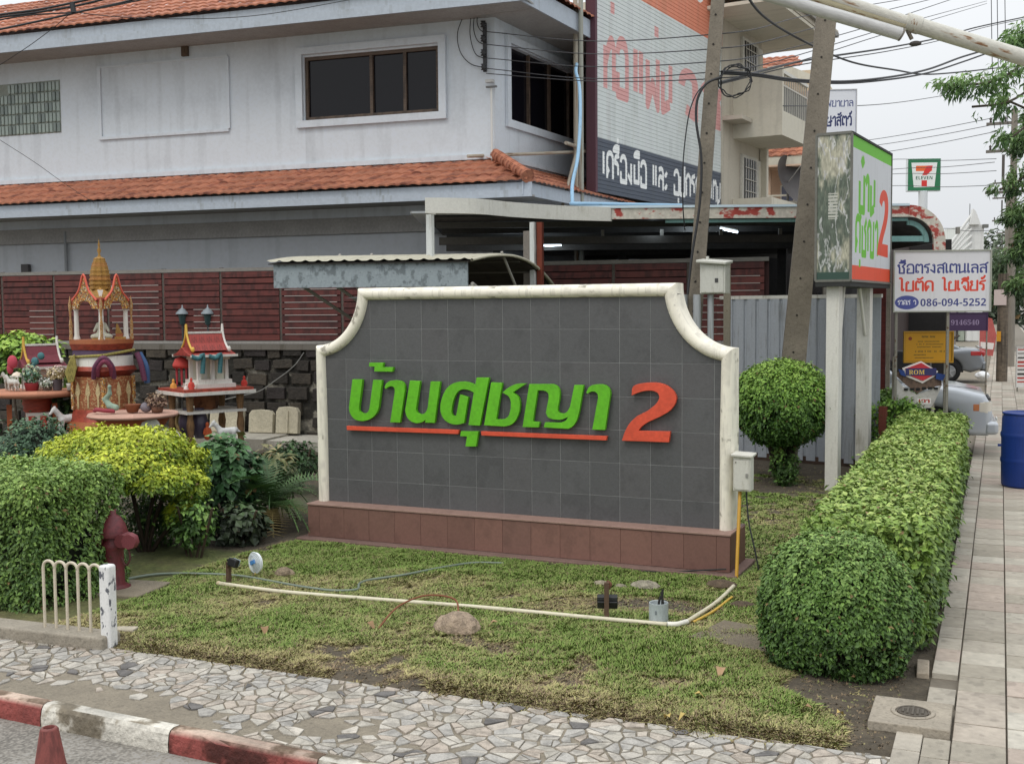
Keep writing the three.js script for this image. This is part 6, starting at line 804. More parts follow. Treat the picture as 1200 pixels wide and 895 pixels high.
const tOrn = tex(256, (u, v) => { const a = Math.abs(fbm(u, v, 9, 9, 3, 941) - .5), m = sst(.05, .02, a), g = .85 + .3 * (fbm(u, v, 40, 40, 2, 945) - .4); return [mix(.66, .84, m) * g, mix(.39, .72, m) * g, mix(.24, .52, m) * g]; });
const mMos = mat('#ffffff', { map: tMos, m: .5, rough: .5 }), mOrn = mat('#ffffff', { map: tOrn, m: .35, rough: .65 });
const mRed = mat('#ad4a37', { map: tStone, m: .4, rough: .6 }), mRed2 = mat('#983a30', { map: tStone, m: .4, rough: .6 }), mGold = mat('#c79a4c', { map: tStone, m: .09, rough: .5, metal: .1, bump: bRough, bm: .08, bs: .006 }), mOr = mat('#a9653f', { map: tTile, m: .15, rough: .6 }), mWh = mat('#e3e0d8', { map: tStreak, m: .6, rough: .6 }), mTerr = mat('#b2633f', { map: tConc, m: .4 }), mTealC = mat('#4d8f98', { map: tWood, m: .1, rough: .7 }), mPurp = mat('#80476a', { map: tWood, m: .1, rough: .7 }), mYelC = mat('#b9b060', { map: tWood, m: .1, rough: .7 });
const facing = p => Math.atan2(-p.x, -p.z);
const sq = (r0, r1, h, y, seg = 4) => tri(new THREE.CylinderGeometry(r1, r0, h, seg).toNonIndexed().translate(0, y, 0));
struct('shrine_platform', b2(-.1, 3.9, -.2, .2, -1.4, .1).applyMatrix4(new THREE.Matrix4().makeRotationY(5.5 * DEG).setPosition(-14.9, 0, -15.15)), mat('#bab7ad', { map: tConc, m: 1.2 }));
struct('shrine_platform', b2(0, 2.6, -.2, .17, -1.1, .0).applyMatrix4(new THREE.Matrix4().makeRotationY(5.5 * DEG).setPosition(-11.05, 0, -15.5)), mat('#c6c3ba', { map: tConc, m: 1.2 }));
{
  const D = 16.8, k = D / FOC, p = at(122, 500, D); p.y = 0; const t = thing('main_shrine', 'tall red and gold shrine with prang spire, white columns and draped garlands', 'shrine', p, facing(p)), Y = v => 2.3 + (364.6 - v) * k, X = u => (u - 122) * k;
  // pedestal in tiers, one corner to the viewer
  const tier = (v0, v1, w0, w1, m, nm = 'tier', l) => part(nm, sq(w0 * k / 2, w1 * k / 2, Y(v1) - Y(v0), (Y(v0) + Y(v1)) / 2), m, t, l);
  tier(532, 505, 96, 92, mTerr, 'plinth'); tier(505, 492, 86, 80, mOr, 'plinth'); tier(492, 478, 76, 66, mRed, 'plinth');
  part('pedestal', sq(33 * k, 33 * k, Y(440) - Y(478), (Y(440) + Y(478)) / 2), mOrn, t); for (const a of [-1, 1]) for (let i = 0; i < 3; i++) { const f = (i + .5) / 3, g = ext([[-.012, 0], [.012, 0], [.016, .16], [.045, .22], [.03, .3], [0, .38], [-.03, .3], [-.045, .22], [-.016, .16]], .01, .002); g.translate(0, Y(476), 0); const len = 33 * k, x = a * f * len, z = (1 - f) * len; g.rotateY(a * PI / 4); g.translate(x, 0, z); part('relief', tri(g), mat('#d8c79a', { map: tStone, m: .08 }), t); }
  for (const [x, z] of [[0, 33 * k], [33 * k, 0], [-33 * k, 0]]) part('corner_pilaster', box(.045, Y(440) - Y(478), .05, x, (Y(440) + Y(478)) / 2, z, 0, PI / 4, 0), mMos, t);
  tier(440, 433, 60, 76, mRed2); tier(433, 428, 76, 72, mRed); tier(428, 416, 70, 68, mWh, 'white_band'); tier(416, 409, 66, 64, mat('#5a4560', { map: tFine }), 'ribbon_band', 'dark purple ribbon band'); tier(409, 402, 66, 71, mRed); tier(402, 397, 71, 71, mOr);
  { const y = Y(414), r = 35.5 * k; part('yellow_ribbon', [bar(V3(-r, y - .04, 0), V3(0, y - .01, r), .022, 6), bar(V3(0, y - .01, r), V3(r, y + .05, 0), .022, 6)], mYelC, t); }
  const drape = (u, v0, v1, w, m, dz = .0) => part('garland', tube([V3(X(u - w), Y(v1), 27 * k + dz), V3(X(u - w * .8), Y(mix(v1, v0, .6)), 36 * k + dz), V3(X(u), Y(v0), 40 * k + dz), V3(X(u + w * .8), Y(mix(v1, v0, .6)), 36 * k + dz), V3(X(u + w), Y(v1), 27 * k + dz)], .035, 30, 8), m, t);
  drape(123, 417, 441, 11, mPurp, .02); drape(124, 421, 438, 8, mat('#a2506f', { map: tWood, m: .1, rough: .9 }), .03); part('garland', tube([V3(X(160), Y(413), .1), V3(X(164), Y(425), .12), V3(X(168), Y(446), .1)], .04, 14, 8), mPurp, t); part('garland', tube([V3(X(163), Y(414), 0), V3(X(170), Y(430), .05), V3(X(171), Y(449), .02)], .045, 14, 8), mat('#3c5b85', { rough: .7 }), t, 'blue cloth hanging at the right corner');
  part('garland', ext([[0, 0], [-.07, -.08], [-.14, -.27], [-.1, -.42], [-.02, -.4], [.03, -.2]], .04, .01).translate(X(92), Y(413), .1), mYelC, t, 'yellow cloth hanging at the left corner'); part('rosette', sph(.05, 0, Y(423), 39 * k, 1, 1, .6), mWh, t);
  // pavilion
  const c = 27 * k; for (const [x, z] of [[0, c], [c, 0], [-c, 0], [0, -c]]) { const col = part('column', lathe([[.045, Y(397)], [.05, Y(396)], [.036, Y(392)], [.032, Y(364)], [.045, Y(362)], [.04, Y(360)]], 14, x, 0, z), mWh, t); part('capital', lathe([[.045, Y(362)], [.06, Y(356)], [.05, Y(352)], [.07, Y(349)], [0, Y(349)]], 14, x, 0, z), mRed, col); }
  for (const [x, z] of [[0, c + .05], [c + .08, 0], [-c - .08, 0]]) part('finial_post', lathe([[.03, Y(397)], [.02, Y(390)], [.026, Y(380)], [.012, Y(372)], [.02, Y(364)], [.028, Y(356)], [.01, Y(350)], [0, Y(346)]], 10, x, 0, z), mMos, t);
  const gab = s => { const h = 17 * k, arch = []; for (let i = 0; i <= 8; i++) { const a = i / 8 * PI; arch.push([-.62 * h + 1.24 * h * (1 - Math.cos(a)) / 2, -.12 + .12 * Math.sin(a)]); } const o = [[-1.15 * h, -.12], ...arch.map(([x, y]) => [x, y]), [1.15 * h, -.12], [1.0 * h, .02], [.45 * h, .13], [.12 * h, .26], [0, .34], [-.12 * h, .26], [-.45 * h, .13], [-1.0 * h, .02]]; const g = ext(o, .03, .004); const q = c / 2 + .03; return [g.rotateY(s * PI / 4).translate(s * q, Y(352), q), h, q]; };
  for (const s of [-1, 1]) { const [g, h, q] = gab(s), gp = part('gable', g, mMos, t); const e = [V3(-1.1 * h, .0, .03), V3(-.45 * h, .14, .035), V3(0, .37, .035), V3(.45 * h, .14, .035), V3(1.1 * h, .0, .03)]; const tg = tube(e, .016, 30, 6); tg.rotateY(s * PI / 4).translate(s * q, Y(352), q); part('gable_edge', tg, mat('#d2604a', { rough: .6 }), gp); }
  part('roof', [sq(29 * k, 12 * k, .2, Y(345)), sq(13 * k, 11 * k, .06, Y(338))], mGold, t); part('roof_wedge', ext([[-.04, .1], [.04, .1], [0, -.06]], .02).translate(0, Y(348), .26), mWh, t);
  const dome = []; for (let i = 0; i < 7; i++) { const f = i / 7, r = 11.2 * k * Math.sqrt(Math.max(.06, 1 - Math.pow(f, 2.1) * .93)); dome.push([r * 1.06, Y(339 - 36 * f)], [r * 1.06, Y(339 - 36 * f - 1.6)], [r * .97, Y(339 - 36 * f - 2.2)], [r * .95, Y(339 - 36 * f - 4.9)]); } dome.push([.02, Y(301)]); for (let i = 0; i < 7; i++) part('dome_tier', (() => { const g = lathe(dome.slice(i * 4, i * 4 + 5), 48), p = g.attributes.position; for (let k = 0; k < p.count; k++) { const x = p.getX(k), z = p.getZ(k), q = 1 + .05 * Math.sign(Math.cos(8 * Math.atan2(z, x))); p.setX(k, x * q); p.setZ(k, z * q); } g.computeVertexNormals(); return g; })(), i % 3 === 2 ? mat('#b5813c', { rough: .5, map: tStone, m: .1 }) : mGold, t);
  part('finial', lathe([[.03, Y(302)], [.014, Y(298)], [.03, Y(294)], [.01, Y(290)], [.018, Y(288)], [.006, Y(284)], [0, Y(280)]], 12), mGold, t); part('ceiling', sq(26 * k, 26 * k, .03, Y(351)), mRed2, t);
  const st = thing('deity_statue', 'small pale seated deity statue inside the main shrine', 'statue', V3(p.x, Y(397), p.z), facing(p)); part('figure', metaMesh([[[0, .08, 0], [0, .2, 0], .065, .055], [[0, .2, 0], [0, .26, 0], .045, .03], [[0, .29, .01], [0, .32, .01], .036, .034], [[-.05, .22, 0], [-.1, .12, .04], .024, .018], [[.05, .22, 0], [.1, .12, .04], .024, .018], [[-.04, .06, .02], [-.12, .04, .06], .045, .03], [[.04, .06, .02], [.12, .04, .06], .045, .03], [[-.12, .04, .06], [.03, .04, .1], .03, .022], [[.12, .04, .06], [-.03, .04, .1], .03, .022], [[0, .34, 0], [0, .42, -.0], .03, .008]], .012, .02, .02), mat('#b9bcae', { map: tTile, m: .1 }), st); part('seat', box(.26, .04, .2, 0, 0, .02), mGold, st);
  const pr = thing('gold_step_pedestal', 'small gold stepped pedestal inside the main shrine beside the deity', 'pedestal', at(141, 396, D + .02)); part('tier', box(.16, .04, .12, 0, 0, 0, 0, .6, 0), mGold, pr); part('tier', box(.1, .05, .08, -.02, .045, 0, 0, .6, 0), mOr, pr); part('tier', ext([[-.05, 0], [.05, 0], [-.03, .14]], .03).translate(-.02, .07, 0), mGold, pr);
  // offering table and what stands on it
  const q = at(156, 497, 16.0); q.y = 0; const Y2 = v => 2.3 + (364.4 - v) * 16.0 / FOC, k2 = 16.0 / FOC, ot = thing('offering_table', 'low round red concrete offering table in front of the main shrine', 'table', q, facing(q)); part('table_top', lathe([[0, Y2(483)], [.60, Y2(483)], [.62, Y2(486)], [.58, Y2(488)], [0, Y2(488)]], 30), mat('#d0a898', { map: tConc, m: .4 }), ot); part('pedestal', lathe([[.34, .0], [.36, Y2(505)], [.46, Y2(494)], [.52, Y2(488)]], 24), mTerr, ot); part('medallion', tri(new THREE.CircleGeometry(.13, 20).translate(.22, Y2(497), .475)), mat('#c9cbbd', { map: tFine }), ot);
  const on = (u, v, D2) => at(u, v, D2 ?? 15.9);
  { const c1 = on(155, 483), f = thing('offering_bowl', 'wide brown clay bowl on the offering table', 'bowl', c1); part('bowl', lathe([[0, 0], [.07, .0], [.11, .1], [.118, .11], [.1, .1], [.05, .03], [0, .02]], 20), mat('#8f5638', { map: tFine }), f); const c2 = on(171, 483), g = thing('stone_ball', 'grey round stone on the offering table beside the clay bowl', 'stone', c2); part('stone', sph(.08, 0, .07, 0, 1, .9, 1), mat('#8b8794', { map: tStone, m: .2 }), g); const c3 = on(184, 483, 15.9), h = thing('flower_pot', 'heap of dry straw-coloured flowers on the right of the offering table', 'flowers', c3); part('pot', lathe([[0, 0], [.07, 0], [.09, .08], [0, .08]], 14), mat('#6d4c3a'), h); foliage(h, blobPts(420, [0, .17, 0], [.14, .11, .12], 851, { depth: .7 }), { size: .05, cols: [[.18, .1, .07], [.34, .24, .15], [.45, .36, .26]], seed: 31, name: 'flowers' }); const c4 = on(130, 480, 15.8), n = thing('naga_figure', 'green and grey upright serpent figure on the left of the offering table', 'figurine', c4); part('body', metaMesh([[[.08, .03, 0], [-.02, .05, 0], .045, .045], [[-.02, .05, 0], [-.1, .14, 0], .045, .035], [[-.1, .14, 0], [-.02, .22, 0], .04, .03], [[-.02, .22, 0], [.0, .32, .02], .028, .02], [[.0, .32, .02], [.03, .33, .03], .026, .012]], .011, .02, .015), mat('#8ea596', { map: tTile, m: .12 }), n); const c5 = on(121, 484, 15.8), w = thing('folded_garland', 'dark red folded garland on the left of the offering table', 'garland', c5); part('garland', tube([V3(-.16, .03, 0), V3(-.06, .05, .06), V3(.08, .04, .05), V3(.18, .03, -.02)], .03, 20, 7), mat('#8d3540', { rough: .8 }), w); }
}
function houseTop(t, w, d, y, m, ridge, gold) {   // Thai roof: two steps, curved gable ends
  for (const [ws, ds, yy, h] of [[1, 1, 0, .12], [.78, .62, .07, .26]]) { const g = ext([[-d * ds / 2 * 1.2, 0], [d * ds / 2 * 1.2, 0], [d * ds * .27, h * .42], [d * ds * .08, h * .86], [0, h], [-d * ds * .08, h * .86], [-d * ds * .27, h * .42]], w * ws).rotateY(PI / 2).translate(-w * ws / 2, y + yy, 0); part('roof', tri(g), m, t); }
  for (const s of [-1, 1]) { const x = s * w * .39; const e = part('gable_edge', tube([V3(x, y + .06, d * .40), V3(x, y + .17, d * .18), V3(x, y + .30, d * .05), V3(x, y + .46, 0)], .018, 16, 6), s < 0 ? gold : ridge, t); part('gable_edge', tube([V3(x, y + .06, -d * .40), V3(x, y + .17, -d * .18), V3(x, y + .30, -d * .05), V3(x, y + .46, 0)], .018, 16, 6), s < 0 ? gold : ridge, t); part('finial', sph(.025, x, y + .09, d * .41, 1, 1.6, 1), s < 0 ? gold : ridge, t); }
  part('ridge', box(w * .78, .03, .035, 0, y + .335, 0), ridge, t); for (const s of [-1, 1]) part('eave_board', box(w * 1.0, .035, .03, 0, y - .005, s * d * .6), ridge, t);
}
{
  const D = 17.1, k = D / FOC, p = at(242, 500, D); p.y = 0; const t = thing('spirit_house', 'white spirit house with bright red roof and gold gable on a pedestal table', 'spirit house', p, facing(p) + .45), Y = v => 2.3 + (363.7 - v) * k;
  part('table_top', box(1.15, .05, .95, 0, Y(458), 0), mWh, t); part('table_rim', box(1.1, .05, .9, 0, Y(455), 0), mRed, t);
  const by = Y(453); part('step', box(.62, .06, .52, .05, by + .03, 0), mWh, t); part('step', box(.54, .06, .44, .05, by + .09, 0), mWh, t); for (const [x, z] of [[-.17, -.13], [-.17, .13], [.27, -.13], [.27, .13], [.05, .13], [.05, -.13]]) part('column', box(.05, .3, .05, x, by + .27, z), mWh, t); part('back_wall', box(.4, .3, .02, .05, by + .27, -.12), mat('#d8d5c4'), t); part('side_panel', box(.12, .3, .02, .17, by + .27, .125), mat('#cfccba'), t); part('lintel', box(.52, .05, .36, .05, by + .44, 0), mat('#dcd6bf'), t);
  houseTop(t, .74, .52, by + .48, mat('#b9483f', { map: tWood, m: .12, rough: .6 }), mWh, mat('#d8b04a', { rough: .5 }));
  for (const [x, z] of [[-.4, -.3], [-.4, .3], [.4, -.3], [.4, .3]]) part('leg', lathe([[.05, .2], [.045, .5], [.06, .62], [.04, .74], [.06, Y(460)]], 10, x, 0, z), mat('#9b7a55', { map: tWood, m: .3 }), t); part('shelf', box(.95, .04, .7, 0, Y(480), 0), mWh, t); part('centre_post', sq(.18, .22, Y(460) - Y(480), (Y(460) + Y(480)) / 2), mat('#8d5c3a', { map: tWood, m: .3 }), t); part('base', box(1.0, .08, .85, 0, .2, 0), mWh, t);
  for (const [x, z, m] of [[.0, .33, mTealC], [-.26, .3, mTealC]]) part('cloth', tube([V3(x - .1, by + .48, z), V3(x, by + .44, z + .02), V3(x + .08, by + .5, z), V3(x + .07, by + .22, z)], .035, 16, 7), m, t, 'teal cloth garland');
  { const a = at(212, 425, D), side = thing('red_parasol_offering', 'small red tasselled hanging offering left of the white spirit house', 'offering', V3(a.x, 0, a.z)); part('crown', lathe([[0, a.y + .1], [.09, a.y + .06], [.13, a.y - .03], [.12, a.y - .08], [0, a.y - .06]], 16), mat('#c04842'), side); for (let i = 0; i < 5; i++) part('tassel', cyl(.012, .018, .26, -.09 + i * .045, a.y - .2, .05 * (i % 2), 6), mat('#a83a42'), side); part('stem', cyl(.012, .012, a.y - .66, 0, (a.y + .66) / 2, 0, 6), mat('#777'), side); }
  const fig = (u, v, D2, h, m, nm, label, cat) => { const c = at(u, v, D2), f = thing(nm, label, cat, c, facing(c)); part('figure', metaMesh([[[0, .03, 0], [0, h * .5, 0], h * .2, h * .16], [[0, h * .5, 0], [0, h * .68, 0], h * .15, h * .08], [[0, h * .8, 0], [0, h * .86, 0], h * .11, h * .1], [[-h * .15, h * .55, 0], [-h * .22, h * .3, h * .08], h * .06, h * .05], [[h * .15, h * .55, 0], [h * .22, h * .3, h * .08], h * .06, h * .05]], h * .05, h * .1, h * .05), m, f); return f; };
  fig(224, 458, 16.6, .2, mat('#c0463a'), 'shrine_figurine', 'small red kneeling figurine at the front corner of the white spirit house', 'figurine'); fig(203, 459, 16.9, .2, mat('#d99a4a'), 'shrine_figurine', 'small orange figurine at the left end of the spirit house table', 'figurine'); fig(286, 455, 17.3, .2, mat('#bf3d33'), 'shrine_figurine', 'small red figurine at the right end of the spirit house table', 'figurine'); fig(218, 460, 16.6, .15, mWh, 'shrine_figurine', 'small white figurine beside the red kneeling one on the spirit house table', 'figurine'); fig(243, 514, 16.8, .26, mat('#b5552f'), 'shrine_figurine', 'orange-brown figurine under the white spirit house table', 'figurine');
  const urn = (u, label) => { const c = at(u, 513, 16.9), f = thing('dark_urn', label, 'urn', c); part('urn', lathe([[0, 0], [.07, 0], [.12, .14], [.13, .24], [.09, .38], [.06, .42], [.075, .44], [.05, .44], [0, .4]], 18), mat('#4a4558', { map: tTile, m: .2, rough: .4 }), f); part('handle', tube([V3(-.06, .4, 0), V3(-.17, .34, 0), V3(-.2, .2, 0), V3(-.12, .06, 0)], .025, 16, 7), mat('#a8925f', { map: tFine }), f); return f; }; urn(220, 'dark violet urn with tan handle left under the spirit house table'); urn(234, 'dark violet urn behind the orange figurine under the spirit house table');
}
const horseBones = s => [[[0, .19, 0], [.2, .2, 0], .055, .058], [[0, .2, 0], [-.08, .3, 0], .05, .032], [[-.08, .3, 0], [-.11, .33, 0], .034, .03], [[-.11, .33, 0], [-.17, .27, 0], .03, .016], [[-.1, .35, .012], [-.1, .385, .016], .01, .004], [[-.1, .35, -.012], [-.1, .385, -.016], .01, .004], [[0, .17, .03], [-.01, .09, .03], .028, .016], [[-.01, .09, .03], [0, 0, .03], .016, .013], [[0, .17, -.03], [-.03, .09, -.03], .028, .016], [[-.03, .09, -.03], [-.02, 0, -.03], .016, .013], [[.2, .18, .03], [.18, .1, .03], .036, .02], [[.18, .1, .03], [.22, .06, .03], .018, .014], [[.22, .06, .03], [.21, 0, .03], .014, .013], [[.2, .18, -.03], [.2, .1, -.03], .036, .02], [[.2, .1, -.03], [.235, .06, -.03], .018, .014], [[.235, .06, -.03], [.225, 0, -.03], .014, .013], [[.24, .23, 0], [.28, .17, 0], .016, .02], [[.28, .17, 0], [.275, .1, 0], .018, .008]].map(([a, b, c, d]) => [a.map(q => q * s), b.map(q => q * s), c * s, d * s]);
{
  const c = at(259, 520, 16.4), f = thing('horse_figure', 'white horse figure standing on the slab right of the spirit house', 'figurine', c, facing(c) + .15); part('horse', metaMesh(horseBones(.92), .009, .015, .02), mat('#dfe0dd', { map: tFine, m: .2 }), f); part('base', box(.34, .012, .14, .08, -.0, 0), mWh, f);
  const d = at(73, 507, 16.6), e = thing('horse_figure', 'white horse figure half hidden left of the main shrine', 'figurine', d, facing(d) + .4); part('horse', metaMesh(horseBones(1.05), .01, .015, .02), mat('#e4e2de', { map: tFine, m: .2 }), e); part('base', box(.34, .012, .14, .08, 0, 0), mWh, e);
}
{ // left spirit house on its round table
  const D = 17.0, k = D / FOC, p = at(44, 500, D); p.y = 0; const t = thing('spirit_table', 'round red-edged table on a fluted pedestal at the far left', 'table', p, facing(p)), Y = v => 2.3 + (365.4 - v) * k; part('table_top', lathe([[0, Y(456)], [.64, Y(456)], [.66, Y(459)], [.64, Y(463)], [.2, Y(466)], [0, Y(466)]], 36), mat('#cd8f74', { map: tConc, m: .4 }), t); part('pedestal', lathe([[.17, .2], [.17, Y(482)], [.2, Y(480)], [.19, Y(476)], [.21, Y(472)], [.2, Y(468)], [.26, Y(464)]], 24), mRed, t); part('base_panel', box(.32, Y(482) - .2, .3, 0, (Y(482) + .2) / 2, .06), mWh, t); for (const s of [-1, 1]) part('red_panel', box(.09, .24, .012, s * .08, Y(495), .218), mat('#c0493e'), t); for (const x of [-.38, .24]) part('side_post', box(.07, Y(472) - .2, .07, x, (Y(472) + .2) / 2, .12), mTerr, t);
  const q = at(48, 440, 17.3); const h = thing('spirit_house', 'small white spirit house with maroon roof on the round table at the left', 'spirit house', V3(q.x, 0, q.z), facing(q) + .35), yb = Y(456); part('step', box(.5, .06, .4, 0, yb + .03, 0), mWh, h); part('wall', box(.36, .24, .28, .02, yb + .18, 0), mWh, h); part('doorway', box(.05, .12, .01, .14, yb + .17, .143), mat('#2d2622'), h); for (const [x, z] of [[-.2, .17], [.24, .17], [-.2, -.17]]) part('column', box(.035, .26, .035, x, yb + .18, z), mWh, h); houseTop(h, .64, .44, yb + .32, mat('#84404a', { map: tFine, m: .3 }), mWh, mat('#c9a24a'));
  const tb = (u, v, D2 = 16.7) => at(u, v, D2); { const a = thing('red_bucket', 'dark red bucket of flowers on the left round table', 'bucket', tb(37, 458)); part('bucket', lathe([[0, 0], [.085, 0], [.11, .12], [.1, .12], [.08, .02], [0, .02]], 18), mat('#8d3037', { rough: .5 }), a); foliage(a, blobPts(420, [0, .26, 0], [.13, .14, .1], 861, { depth: .7 }), { size: .045, cols: [[.1, .2, .1], [.25, .4, .35], [.6, .5, .12]], seed: 33, name: 'flowers' }); const b = thing('flower_vase', 'dark vase of pale yellow and pink flowers on the left round table', 'vase', tb(67, 457)); part('vase', cyl(.06, .075, .16, 0, .08, 0, 14), mat('#4c4448'), b); foliage(b, blobPts(380, [0, .26, 0], [.15, .1, .1], 863, { depth: .6 }), { size: .05, cols: [[.5, .4, .2], [.66, .6, .5], [.6, .35, .35]], seed: 34, name: 'flowers' }); const c = thing('white_flowers', 'low clump of white flowers in the middle of the left round table', 'flowers', tb(55, 457)); part('pot', cyl(.06, .07, .06, 0, .03, 0, 12), mat('#5f5048'), c); foliage(c, blobPts(300, [0, .12, 0], [.13, .07, .09], 865, { depth: .6 }), { size: .045, cols: [[.3, .35, .25], [.62, .62, .58], [.75, .75, .72]], seed: 35, name: 'flowers' }); const d = thing('brown_basket', 'brown woven basket standing behind the white flowers on the left table', 'basket', tb(51, 450, 16.9)); part('basket', lathe([[0, 0], [.08, 0], [.12, .1], [.09, .13], [.0, .12]], 16), mat('#8f6a4c', { map: tWood, m: .1 }), d); const e = thing('white_tray', 'small white tray on the right edge of the left round table', 'tray', tb(82, 457)); part('tray', lathe([[0, 0], [.06, 0], [.07, .07], [.08, .1], [.06, .08], [0, .03]], 4), mWh, e); const f = thing('animal_figures', 'pair of small grey-white animal figurines at the far left table edge', 'figurines', tb(8, 457)); part('figurine', metaMesh(horseBones(.7), .009, .015, .015), mat('#b9b6ac', { map: tFine }), f); const g = part('figurine', metaMesh(horseBones(.62), .009, .015, .015).translate(.12, 0, .06), mat('#d4d1c8', { map: tFine }), f); const hh = thing('miniature_table', 'little white miniature table beside the red bucket on the left table', 'table', tb(20, 457)); for (const x of [-.06, .06]) for (const z of [-.04, .04]) part('leg', box(.015, .2, .015, x, .1, z), mWh, hh); part('top', box(.16, .02, .12, 0, .2, 0), mWh, hh); part('cap', lathe([[.08, .21], [.05, .25], [0, .27]], 10), mat('#d8c9b8'), hh); const r = thing('pink_garland', 'faded pink bundle hanging left of the maroon-roofed spirit house', 'garland', tb(14, 424, 17)); part('bundle', sph(.1, 0, 0, 0, .85, 1, .6), mat('#b8485a', { map: tTile, m: .1, rough: .9 }), r); part('tail', sph(.07, -.05, -.1, 0, .8, 1.2, .6), mat('#a8404f', { rough: .9 }), r); const s = thing('teal_garland', 'teal cloth bow on the front of the maroon-roofed spirit house', 'garland', tb(44, 421, 16.95)); part('bow', [sph(.07, -.06, -.03, 0, 1, .9, .5), sph(.07, .06, .05, 0, .9, .8, .5)], mTealC, s); part('tail', tube([V3(-.06, -.03, 0), V3(-.09, -.1, .01), V3(-.06, -.16, 0)], .03, 10, 6), mTealC, s); }
}
// ================= SMALL THINGS ON THE GROUND =================
const Yl = p => lawnY(p.x, p.z);
{ // white railing with post
  const a = G(128, 757, 0), b = G(-60, 735, 0), d = b.clone().sub(a).setY(0), L = d.length(), ry = -Math.atan2(d.z, d.x), t = thing('railing', 'low rusty white hooped railing with a peeling square post on a kerb', 'railing', [a.x, 0, a.z], ry);
  const mW = mat('#e4e4e2', { map: tex(256, (u, v) => { const m = sst(.6, .66, fbm(u, v, 22, 9, 5, 901)), k = 1 - .08 * fbm(u, v, 40, 40, 2, 902); return [mix(k, .42, m), mix(k, .43, m), mix(k, .46, m)]; }), m: .45 }), mR = mat('#d9cfba', { map: tRust, m: .22, rough: .6 });
  part('post', rbox(.088, .64, .088, .02, 0, .25, 0), mW, t); part('kerb_base', rbox(L, .14, .2, .02, L / 2 - .02, .015, .0), mat('#a39c90', { map: tConc, m: .7, bump: bRough, bm: .3, bs: .006 }), t);
  const sp = .1; for (let i = 0; i < 5; i++) { const x = .155 + i * sp; part('bar', cyl(.0105, .0105, .44, x, .29, 0, 8), mR, t); if (true) { const pts = []; for (let k = 0; k <= 8; k++) { const q = k / 8 * PI; pts.push(V3(x - sp / 2 + (sp / 2) * Math.cos(q), .51 + .05 * Math.sin(q), 0)); } part('hoop', tube(pts, .0105, 14, 7), mR, t); } }
  const s = G(147, 742, 0); one('brick_offcut', 'flat pale paving piece lying right of the railing post', 'stone', rbox(.15, .04, .1, .006, 0, .02, 0), mat('#bfb7a6', { map: tConc, m: .3 }), null, [s.x, 0, s.z], .3);
}
{ // hydrant on its pad
  const c = G(134, 690, .02), t = thing('fire_hydrant', 'dark maroon fire hydrant on a small concrete pad behind the railing', 'fire hydrant', [c.x, 0, c.z], .3), m = mat('#733038', { map: tStone, m: .3, rough: .55 });
  part('barrel', lathe([[.12, .02], [.12, .05], [.085, .07], [.08, .34], [.095, .36], [.095, .40], [.08, .42], [.075, .46]], 20), m, t); part('bonnet', lathe([[.115, .46], [.12, .49], [.10, .56], [.06, .62], [.03, .64], [.028, .68], [0, .68]], 20), m, t); const n = part('nozzle', cyl(.055, .055, .14, .12, .44, .05, 16, PI / 2, -.9, 0), m, t); part('cap', cyl(.07, .062, .06, .19, .44, .105, 8, PI / 2, -.9, 0), mat('#86404a', { rough: .6, map: tStone, m: .2 }), n); part('nozzle', cyl(.05, .05, .12, -.1, .44, .02, 14, PI / 2, .9, 0), m, t); part('chain', tube([V3(.17, .4, .1), V3(.19, .3, .11), V3(.15, .24, .1), V3(.1, .3, .07)], .008, 20, 6), mat('#5d3a39', { metal: .4 }), t); part('flange', cyl(.13, .13, .03, 0, .03, 0, 18), m, t);
  one('hydrant_pad', 'square mossy concrete pad under the fire hydrant', 'concrete pad', rbox(.62, .08, .5, .015), mat('#8b8272', { map: tConc, m: .6, bump: bRough, bm: .3, bs: .006 }), null, [c.x + .05, .0, c.z - .02], .15);
}
{ // traffic cone, its foot below the frame
  const p = at(57, 852, 4.9), t = thing('traffic_cone', 'faded red traffic cone on the road at the bottom left', 'traffic cone', [p.x, -.15, p.z]); const h = p.y + .15; const m = mat('#8a4a46', { map: tStone, m: .4, rough: .6 }), m2 = mat('#b04a3c', { map: tStreak, m: .4, rough: .6 });
  const R = y => mix(.16, .034, y / h); part('cone', lathe([[R(.03), .03], [R(h * .6), h * .6], [R(h - .17), h - .17], [R(h) + .004, h - .008], [.03, h], [.022, h], [.022, h - .05], [0, h - .06]], 28), m, t); part('band', lathe([[R(h * .5) + .003, h * .5], [R(h - .175) + .003, h - .175]], 28), m2, t); part('base', rbox(.38, .03, .38, .01, 0, .015, 0), m, t);
}
const mPvc = mat('#d6cfb6', { map: tStreak, m: .5, rough: .5 });
